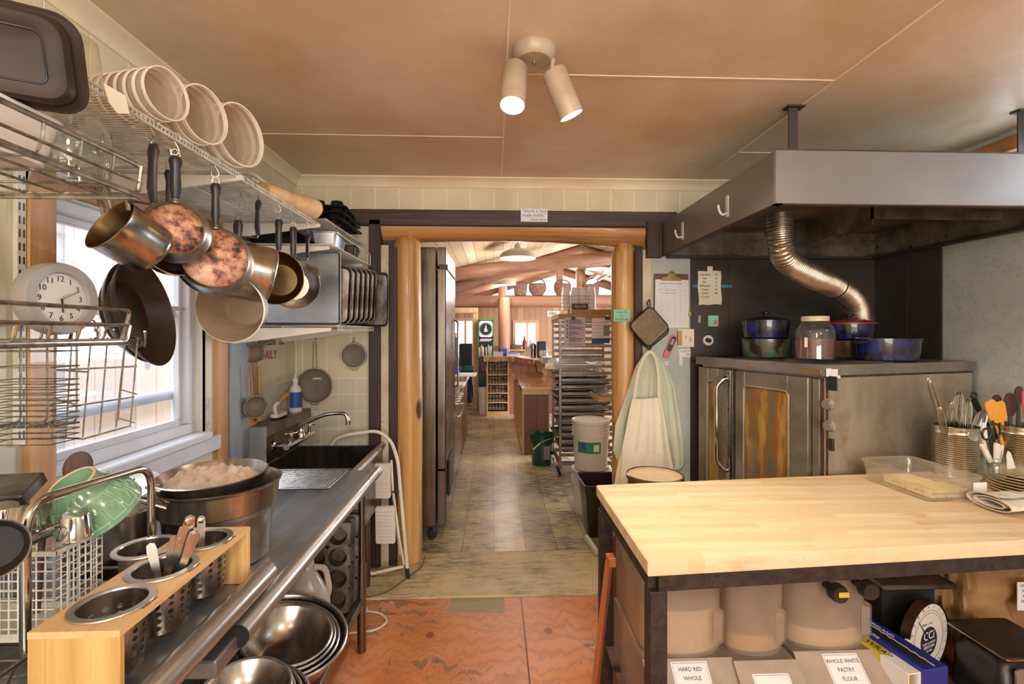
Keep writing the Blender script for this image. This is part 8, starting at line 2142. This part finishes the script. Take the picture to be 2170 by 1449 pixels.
part('inner_shelf',MB().box(ix0+0.04,ix1,iy+0.1,8.6,0.42,0.44),M['darkwood'],t)
part('back_board',MB().box(ix1-0.03,ix1-0.01,iy+0.03,8.6,0.0,itz-0.06),M['cedarY'],t)
for k in range(4):
    slab('storage_tub',('nearest','second','third','farthest')[k]+' pale tub on the inner shelf of the red pine island','tub',ix0+0.06,ix0+0.22,iy+0.25+0.55*k,iy+0.55+0.55*k,0.441,0.62,M['whiteplastic'])
# things on the counter
cz2=cz+0.091
def cx(a,Y=9.05):return hx(a,Y)
slab('plastic_box','pale clear plastic box on the live-edge counter above the jars','box',cx(1045),cx(1066),8.98,9.2,cz2,cz2+0.09,M['frost'])
slab('radio','small dark blue radio on the counter beside the pale plastic box','radio',cx(1059,9.3),cx(1075,9.3),9.25,9.38,cz2,cz2+0.16,M['label_blue'],b=0.02)
slab('book_pile','flat pile of striped notebooks on the live-edge counter','book pile',cx(1074),cx(1101),8.98,9.25,cz2,cz2+0.055,M['paperw'])
slab('notebook','dark notebook lying on the pile on the counter','notebook',cx(1076),cx(1098),9.0,9.2,cz2+0.056,cz2+0.075,M['label_blue'])
lumpy('bread_bag','large clear bag of bread heaped on the counter by the serving window','bag',(cx(1137,9.2),9.25,cz2),0.26,0.16,0.26,M['frost'],21)
t=wthing('serving_ledge','pale pine ledge below the serving window','ledge',(cx(1115,10.9),10.9,0)); part('ledge_board',MB().box(hx(1076,10.9),hx(1165,10.9),10.8,11.15,hz(740,10.9)-0.04,hz(740,10.9),0.004),M['palepine'],t); part('ledge_front',MB().box(hx(1078,10.9),hx(1165,10.9),11.0,11.15,0.0,hz(740,10.9)-0.04),M['cedar'],t)
q=hx(1112,10.9); solo('glass_bottle',MB().lathe([(0,0),(0.05,0),(0.05,0.16),(0.02,0.24),(0.02,0.3),(0,0.3)],18,Matrix.Translation((q,10.95,hz(740,10.9)+0.001))),M['honey'],'amber bottle standing on the ledge of the serving window','bottle')
q=hx(1090,10.9); solo('wicker_tray',MB().lathe([(0,0),(0.16,0),(0.2,0.1),(0.19,0.1),(0.15,0.01),(0,0.01)],24,Matrix.Translation((q,10.95,hz(740,10.9)+0.001))),M['basket'],'low wicker tray on the serving window ledge beside the amber bottle','tray')
t=wthing('coffee_machine','dark coffee machine on the counter corner before the serving window','coffee machine',(cx(1147,8.5),8.6,cz2))
mx0,mx1=hx(1140,8.5),hx(1158,8.5)
part('machine_body',MB().box(mx0,mx1,8.5,8.75,cz2,cz2+0.30,0.015),M['ink'],t); part('machine_panel',MB().box(mx0+0.02,mx1-0.02,8.49,8.5,cz2+0.03,cz2+0.14,0.004),M['ss'],t)
t=wthing('coffee_grinder','small steel and wood grinder beside the dark coffee machine','grinder',(hx(1130,8.6),8.7,cz2))
part('grinder_body',MB().lathe([(0,0),(0.05,0),(0.05,0.14),(0.06,0.2),(0.03,0.26),(0,0.26)],18,Matrix.Translation((hx(1131,8.6),8.7,cz2))),M['ss'],t)
plp=thing('white_plate','x','plate'); part('plate_disc',MB().lathe([(0,0),(0.08,0),(0.14,0.015),(0.138,0.02),(0,0.006)],24),M['whiteplastic'],plp)
for k in range(6):
    o=plp if k == 0 else dup(plp); o.location=(hx(1166,6.9),6.9,cz2+0.016*k); o['label']=('lowest','second','third','fourth','fifth','top')[k]+' white plate of the pile on the counter beside the sheet rack'; o['group']='white plates beside the sheet rack'
solo('black_cable',MB().tube(bend([(lx0-0.02,7.6,cz+0.12),(lx0-0.12,7.55,cz+0.06),(lx0-0.1,7.5,cz-0.1),(lx0+0.0,7.5,0.95)],0.05),0.012,6),M['black'],'black cable looping over the live-edge counter corner','cable')
# FIRE sign
q=P(1172,665,Y=8.2)
t=wthing('fire_sign','white sign reading FIRE above the sheet rack left corner','sign',q)
part('sign_board',MB().box(q.x-0.10,q.x+0.12,8.2,8.21,q.z-0.05,q.z+0.05),M['paperw'],t); text('fire_lettering','FIRE',0.075,frame((q.x,8.199,q.z),(1,0,0),(0,0,1)),M['ink'],t,depth=0.0005)
part('sign_post',MB().tube([(q.x,8.22,q.z-0.04),(q.x,8.22,cz2)],0.01,6),M['palepineZ'],t)
# ================================================================== SHEET RACK
ry=5.25; rx0,rx1=hx(1187,ry),hx(1189,ry)+0.62
rtop=hz(676,ry)
t=wthing('sheet_pan_rack','tall aluminium sheet pan rack on castors carrying papers and cup stacks','rack',((rx0+rx1)/2,ry+0.3,0))
yb_=ry+0.62
for x,y in ((rx0,ry),(rx1,ry),(rx0,yb_),(rx1,yb_)):part('post',MB().box(x-0.013,x+0.013,y-0.013,y+0.013,0.12,rtop,0.002),M['rack'],t)
part('top_frame',MB().box(rx0-0.02,rx1+0.02,ry-0.015,ry+0.015,rtop-0.03,rtop).box(rx0-0.02,rx1+0.02,yb_-0.015,yb_+0.015,rtop-0.03,rtop).box(rx0-0.015,rx0+0.015,ry,yb_,rtop-0.03,rtop).box(rx1-0.015,rx1+0.015,ry,yb_,rtop-0.03,rtop),M['rack'],t)
part('base_frame',MB().box(rx0-0.02,rx1+0.02,ry-0.015,ry+0.015,0.12,0.16).box(rx0-0.02,rx1+0.02,yb_-0.015,yb_+0.015,0.12,0.16).box(rx0-0.015,rx0+0.015,ry,yb_,0.12,0.16).box(rx1-0.015,rx1+0.015,ry,yb_,0.12,0.16),M['rack'],t)
zs=[0.22+0.076*k for k in range(20)]
for k,z in enumerate(zs):
    for y in (ry,yb_):part('runner',MB().box(rx0+0.012,rx1-0.012,y-0.022,y+0.002,z,z+0.034,0.003) if y == ry else MB().box(rx0+0.012,rx1-0.012,y-0.002,y+0.022,z,z+0.034,0.003),M['rack'],t)
for x,y in ((rx0,ry),(rx1,ry),(rx0,yb_),(rx1,yb_)):
    c_=part('castor',MB().box(x-0.015,x+0.015,y-0.015,y+0.015,0.08,0.12),M['ssdark'],t)
    part('castor_wheel',MB().lathe([(0.012,-0.014),(0.055,-0.014),(0.06,-0.006),(0.06,0.006),(0.055,0.014),(0.012,0.014)],24,Matrix.Translation((x-0.02,y,0.064)) @ Matrix.Rotation(PI/2-0.4,4,'Y')),M['rubber'],c_)
sh_=sheet(0.60,0.58,0.02,M['bakesheet'],M['chrome'],0.03); first_s=True
for k in (0,1,2,3,4,6,7,8,9,10,11):
    o=sh_ if first_s else dup(sh_); first_s=False
    o.location=((rx0+rx1)/2-0.03*(k % 3),ry+0.31,zs[k]+0.038); o['label']='sheet pan number %s from the floor in the aluminium rack' % ['one','two','three','four','five','six','seven','eight','nine','ten','eleven','twelve'][k]; o['group']='sheet pans in the rack'
for k,(z,lb) in enumerate(((zs[12]+0.036,'lower'),(zs[13]+0.036,'upper'))):
    lumpy('wrapped_tray',lb+' tray of dough under clear wrap in the aluminium rack','tray',((rx0+rx1)/2,ry+0.31,z),0.28,0.28,0.035,M['frost'],31+k)
lumpy('white_cloth','white cloth draped in the side of the sheet rack','cloth',(rx0-0.03,ry+0.42,zs[12]+0.04),0.10,0.14,0.10,M['whitetowel'],41)
slab('shelf_liner_box','flat cardboard tray on top of the sheet pan rack','box',rx0-0.02,rx1+0.02,ry-0.02,yb_+0.02,rtop+0.001,rtop+0.06,M['brownbox'])
slab('carton_strip','brown cardboard carton lying above the flat tray on the rack','box',rx0+0.13,rx1,ry+0.02,ry+0.40,rtop+0.061,rtop+0.11,M['brownbox'])
q0=P(1216,656,Y=ry+0.05)
t=wthing('brown_card_box','small brown box reading Pasta Pail below the paper cups','box',(q0.x+0.08,ry+0.1,rtop+0.111))
part('carton',MB().box(q0.x-0.02,q0.x+0.16,ry-0.0+0.03,ry+0.12,rtop+0.111,rtop+0.175,0.002),M['darkwood'],t); text('box_lettering','Pasta Pail',0.032,frame((q0.x+0.07,ry+0.0285,rtop+0.145),(1,0,0),(0,0,1)),M['paperw'],t,depth=0.0004)
cp_=thing('paper_cup','x','cup'); part('cup_shell',MB().lathe([(0.046,0),(0.048,0.003),(0.045,0.006),(0.034,0.10),(0.03,0.10),(0,0.095)],22),M['paperw'],cp_); firstc=True
for s_,a in enumerate((1200,1220,1236,1255)):
    qx=hx(a,ry+0.2)
    for k in range(5):
        o=cp_ if firstc else dup(cp_); firstc=False
        o.location=(qx,ry+0.24,rtop+0.111+0.042*k); o.scale=(1.15,1.15,1.0)
        o['label']='%s upturned white paper cup of the %s stack on the sheet rack' % (('lowest','second','middle','fourth','topmost')[k],('leftmost','second','third','rightmost')[s_]); o['group']='paper cups on the sheet rack'
# papers clipped to the rack
def clipped(name,label,a,b,c,d,y_,m):
    p0,p1=P(a,b,Y=y_),P(c,d,Y=y_); t=wthing(name,label,'poster',((p0.x+p1.x)/2,y_,p1.z))
    part('sheet',MB().box(p0.x,p1.x,y_,y_+0.002,p1.z,p0.z),M[m],t); return t,p0,p1
M['lilac']=mat('lilac_paper','cdbcc8',0.6)
t,p0,p1=clipped('price_list','lilac printed sheet with purple bar clipped on the rack left side',1196,672,1240,733,ry-0.03,'lilac')
mb=MB(); rr_=random.Random(5)
for k in range(26):
    z=p0.z-0.03-0.0095*k; x=p0.x+0.05
    if k % 7 != 6:mb.box(x,x+0.05+0.12*rr_.random(),ry-0.0312,ry-0.0302,z,z+0.004)
part('print_lines',mb,M['ink'],t)
mb=MB()
for k,z in enumerate((0.03,0.075,0.12,0.165,0.205)):mb.box(p0.x+0.028,p0.x+0.038,ry-0.0312,ry-0.0302,p0.z-z-0.03,p0.z-z)
part('purple_bar',mb,M['blueink'],t)
text('handwriting','6x10 -- 3x',0.032,frame(((p0.x+p1.x)/2,ry-0.0315,p1.z+0.02),(1,0,0),(0,0,1)),M['blueink'],t,depth=0.0003)
t,p0,p1=clipped('wall_calendar','white poster with red line and blue foot clipped on the rack right side',1254,674,1292,727,ry-0.03,'paperw')
part('red_rule',MB().box(p0.x,p1.x,ry-0.0315,ry-0.0305,p0.z-0.05,p0.z-0.046),M['redink'],t)
part('blue_foot',MB().box(p0.x,p1.x,ry-0.0315,ry-0.0305,p1.z,p1.z+0.055),M['label_blue'],t)
part('grey_photo',MB().box(p1.x-0.07,p1.x,ry-0.0315,ry-0.0305,p1.z+0.08,p1.z+0.2),M['greytrim'],t)
mb=MB()
for k in range(4):mb.box(p0.x+0.01,p1.x-0.08,ry-0.0312,ry-0.0305,p0.z-0.08-0.04*k,p0.z-0.076-0.04*k)
part('print_lines',mb,M['grey'],t)
for a,lb in ((1215,'black binder clip on the lilac price list'),(1287,'black binder clip on the white poster')):
    q=P(a,674,Y=ry-0.035)
    t=wthing('binder_clip',lb,'clip',q); part('clip_body',MB().prism([(-0.025,-0.018),(0.025,-0.018),(0.02,0.016),(-0.02,0.016)],-0.006,0.008,frame(q,(1,0,0),(0,0,1))),M['black'],t)
    part('clip_arms',MB().tube([q+Vector((-0.012,0,0.016)),q+Vector((-0.018,0,0.04)),q+Vector((-0.004,0,0.04)),q+Vector((-0.006,0,0.016))],0.002,5).tube([q+Vector((0.012,0,0.016)),q+Vector((0.018,0,0.04)),q+Vector((0.004,0,0.04)),q+Vector((0.006,0,0.016))],0.002,5),M['chrome'],t)
# ================================================================== BUCKETS AND BINS BY THE RACK
def bucket(name,label,x,y,r,h,m,z=0.004,ribs=True,lid=None,group=None):
    t=wthing(name,label,'bucket',(x,y,z),group); Mx=Matrix.Translation((x,y,z)); pr=[(0,0),(r*0.86,0),(r*0.87,0.006),(r*0.95,h*0.66)]
    if ribs:
        for k in range(4):zz=h*(0.70+0.07*k); pr+=[(r*0.955,zz),(r*1.02,zz+0.003),(r*1.02,zz+0.012),(r*0.96,zz+0.015)]
    pr+=[(r*0.98,h*0.97),(r*1.04,h*0.975),(r*1.04,h),(r*0.97,h),(r*0.94,h*0.9),(r*0.85,0.01),(0,0.008)]
    part('bucket_wall',MB().lathe(pr,40,Mx),M[m],t)
    if lid:part('bucket_lid',MB().lathe([(r*1.05,h*0.98),(r*1.05,h+0.012),(r*0.98,h+0.014),(r*0.95,h+0.004),(0,h+0.004)],40,Mx),M[lid],t)
    return t
q=P(1158,985,Z=0.004)
t=bucket('green_bucket','dark green plastic bucket on the floor between island and sheet rack',hx(1149,5.75),5.75,0.145,0.37,'bingreen')
qx=hx(1149,5.75)
part('handle',MB().tube([(qx-0.145,5.75,0.30),(qx-0.12,5.62,0.2),(qx-0.03,5.58,0.30),(qx+0.08,5.60,0.34),(qx+0.145,5.72,0.31)],0.003,6).tube([(qx-0.118,5.617,0.21),(qx-0.04,5.583,0.29)],0.011,8),M['whiteplastic'],t)
part('print_label',MB().lathe([(0.1395,0.08),(0.1400,0.08),(0.1425,0.24),(0.142,0.24)],10,Matrix.Translation((qx,5.75,0.004)),-PI/2+0.02,-PI/2+0.62),M['grey'],t)
bx_,by2=hx(1252,4.2),4.2
bucket('white_bucket','lower white bucket of the stack beside the rack',bx_-0.004,by2,0.165,0.375,'binwhite',ribs=True,lid='binwhite',group='stacked white buckets')
t=bucket('white_bucket','upper lidded white bucket with green label beside the rack',bx_,by2,0.165,0.42,'binwhite',z=0.395,lid='binwhite',group='stacked white buckets')
part('green_label',MB().lathe([(0.1615,0.16),(0.162,0.16),(0.1625,0.255),(0.162,0.255)],18,Matrix.Translation((bx_,by2,0.397)),-PI/2-0.95,-PI/2+0.35),M['label_green'],t)
part('label_badge',MB().lathe([(0.1635,0.19),(0.164,0.19),(0.1645,0.245),(0.164,0.245)],8,Matrix.Translation((bx_,by2,0.397)),-PI/2-0.72,-PI/2-0.50),M['label_blue'],t)
part('label_print',MB().lathe([(0.1635,0.175),(0.164,0.175),(0.1645,0.235),(0.164,0.235)],8,Matrix.Translation((bx_,by2,0.397)),-PI/2-0.05,-PI/2+0.25),M['paper'],t)
part('yellow_label',MB().box(bx_-0.13,bx_-0.09,by2-0.155,by2-0.15,0.12,0.22),M['yellow_box'],t) if False else None
t=wthing('brown_wastebasket','open dark brown rectangular wastebasket in front of the white buckets','bin',(1.05,3.72,0))
wx0,wx1,wy0,wy1,wz=hx(1238,3.62),1.10,3.62,3.92,P(1240,1030,Y=3.60).z
wcx,wcy=(hx(1238,3.62)+0.16+0.0),3.77
rings=[[(x+wcx,y+wcy,z) for x,y in rrect(a,b,0.03,4)] for a,b,z in ((0.24,0.25,0.004),(0.285,0.31,wz-0.07),(0.30,0.325,wz-0.07),(0.305,0.335,wz-0.008),(0.33,0.36,wz-0.004),(0.33,0.36,wz+0.004),(0.30,0.33,wz),(0.235,0.24,0.012))]
part('bin_body',MB().loft(rings),M['brownbin'],t)
part('rolled_rim',MB().tube([(x+wcx,y+wcy,wz) for x,y in rrect(0.33,0.36,0.03,4)],0.006,8,True),M['black'],t)
slab('cardboard_box','flattened cardboard box standing by the brown wastebasket on the floor','box',wcx-0.05,wcx+0.10,3.45,3.56,0.008,0.30,M['brownbox'])
slab('wood_offcut','pale wooden slat lying along the wastebasket base','slat',wcx-0.15,wcx-0.12,3.35,3.60,0.008,0.05,M['whitetrim'],0.1)
c0=Vector((wcx-0.02,3.30,0.16))
solo('coiled_cable',MB().tube([c0+Vector((0.06*math.cos(a),0.02*math.sin(a),0.15*math.sin(a))) for a in [2*PI*k/26 for k in range(26)]],0.005,6,True),M['black'],'black cable loop standing by the doorway table leg','cable')
# pale table with tray at the right, beyond the log post
t=wthing('pale_side_table','pale wood table corner showing behind the right door log','table',(1.45,4.9,0))
tz_=hz(842,4.7); tx0=hx(1268,4.7)
part('tabletop',MB().box(tx0,tx0+0.8,4.7,5.15,tz_-0.05,tz_,0.004),M['palepine'],t)
part('leg',MB().box(tx0+0.25,tx0+0.31,4.75,4.81,0,tz_-0.05),M['palepineZ'],t)
part('leg',MB().box(tx0+0.7,tx0+0.76,4.75,4.81,0,tz_-0.05),M['palepineZ'],t)
slab('steel_tray','steel tray lying on the pale table behind the door log','tray',tx0+0.02,tx0+0.5,4.72,5.1,tz_+0.001,tz_+0.03,M['ss'])
# ================================================================== PENDANTS AND BASKETS
def pendant(a,b,Y,R_,label):
    q=P(a,b,Y=Y); t=wthing('pendant_lamp',label,'lamp',q,'enamel dome pendants in the hall'); Mx=Matrix.Translation(q)
    part('shade',MB().lathe([(R_,0),(R_*1.02,0.006),(R_*0.97,0.05),(R_*0.80,R_*0.36),(R_*0.45,R_*0.52),(R_*0.2,R_*0.58),(R_*0.16,R_*0.8),(0,R_*0.82)],36,Mx),M['lampshade'],t)
    part('shade_inside',MB().lathe([(R_*0.99,0.004),(R_*0.94,0.05),(R_*0.77,R_*0.34),(R_*0.43,R_*0.49),(0,R_*0.50)],36,Mx),M['paperw'],t)
    part('bulb',MB().lathe([(0,0.02),(R_*0.16,0.04),(R_*0.22,R_*0.22),(R_*0.1,R_*0.42),(0,R_*0.45)],20,Mx),M['bulbpend'],t)
    part('stem',MB().tube([q+Vector((0,0,R_*0.8)),(q.x,q.y,roofz(q.x)+0.0)],0.008,8),M['ssdark'],t)
pendant(1097,548,6.0,0.228,'nearest white enamel dome pendant, highest in the doorway')
pendant(1070,604,9.0,0.21,'middle white enamel dome pendant hanging before the log beam')
pendant(1266,570,9.0,0.22,'white enamel dome pendant beside the right door log')
def basket(a,w_,b0,b1,hb,label,kind='round'):
    Y=10.4; x=hx(a,Y); z0=hz(b1,Y)+0.0; W_=w_*Y/1000/2; hh=(b1-b0)*Y/1000
    z0=TBZ+0.135
    t=wthing('woven_basket',label,'basket',(x,Y,z0),'baskets on the log tie beam'); Mx=Matrix.Translation((x,Y,z0)) @ Matrix.Diagonal((1,0.55,1,1))
    pr=[(0,0),(W_*0.6,0),(W_*0.95,hh*0.35),(W_*1.0,hh*0.7),(W_*0.92,hh),(W_*0.88,hh),(W_*0.9,hh*0.4),(0,0.01)] if kind == 'round' else [(0,0),(W_*0.85,0),(W_,hh),(W_*0.95,hh),(W_*0.8,0.01),(0,0.01)]
    part('basket_wall',MB().lathe(pr,26,Mx),M['basket'],t)
    part('handle',MB().tube([(x+W_*0.85*math.cos(an),Y,z0+hh*0.9+(hb)*Y/1000*math.sin(an)) for an in [PI*k/14 for k in range(15)]],0.016,8),M['basket'],t)
basket(1103,30,603,627,15,'small patterned basket, leftmost on the log beam behind the middle pendant','flat')
basket(1139,38,603,628,13,'round basket with tall hoop handle on the log beam')
basket(1192,38,601,626,10,'round dark basket between the two upright gable posts on the beam')
basket(1254,34,602,626,14,'pale textured basket on the beam above the paper cups','flat')
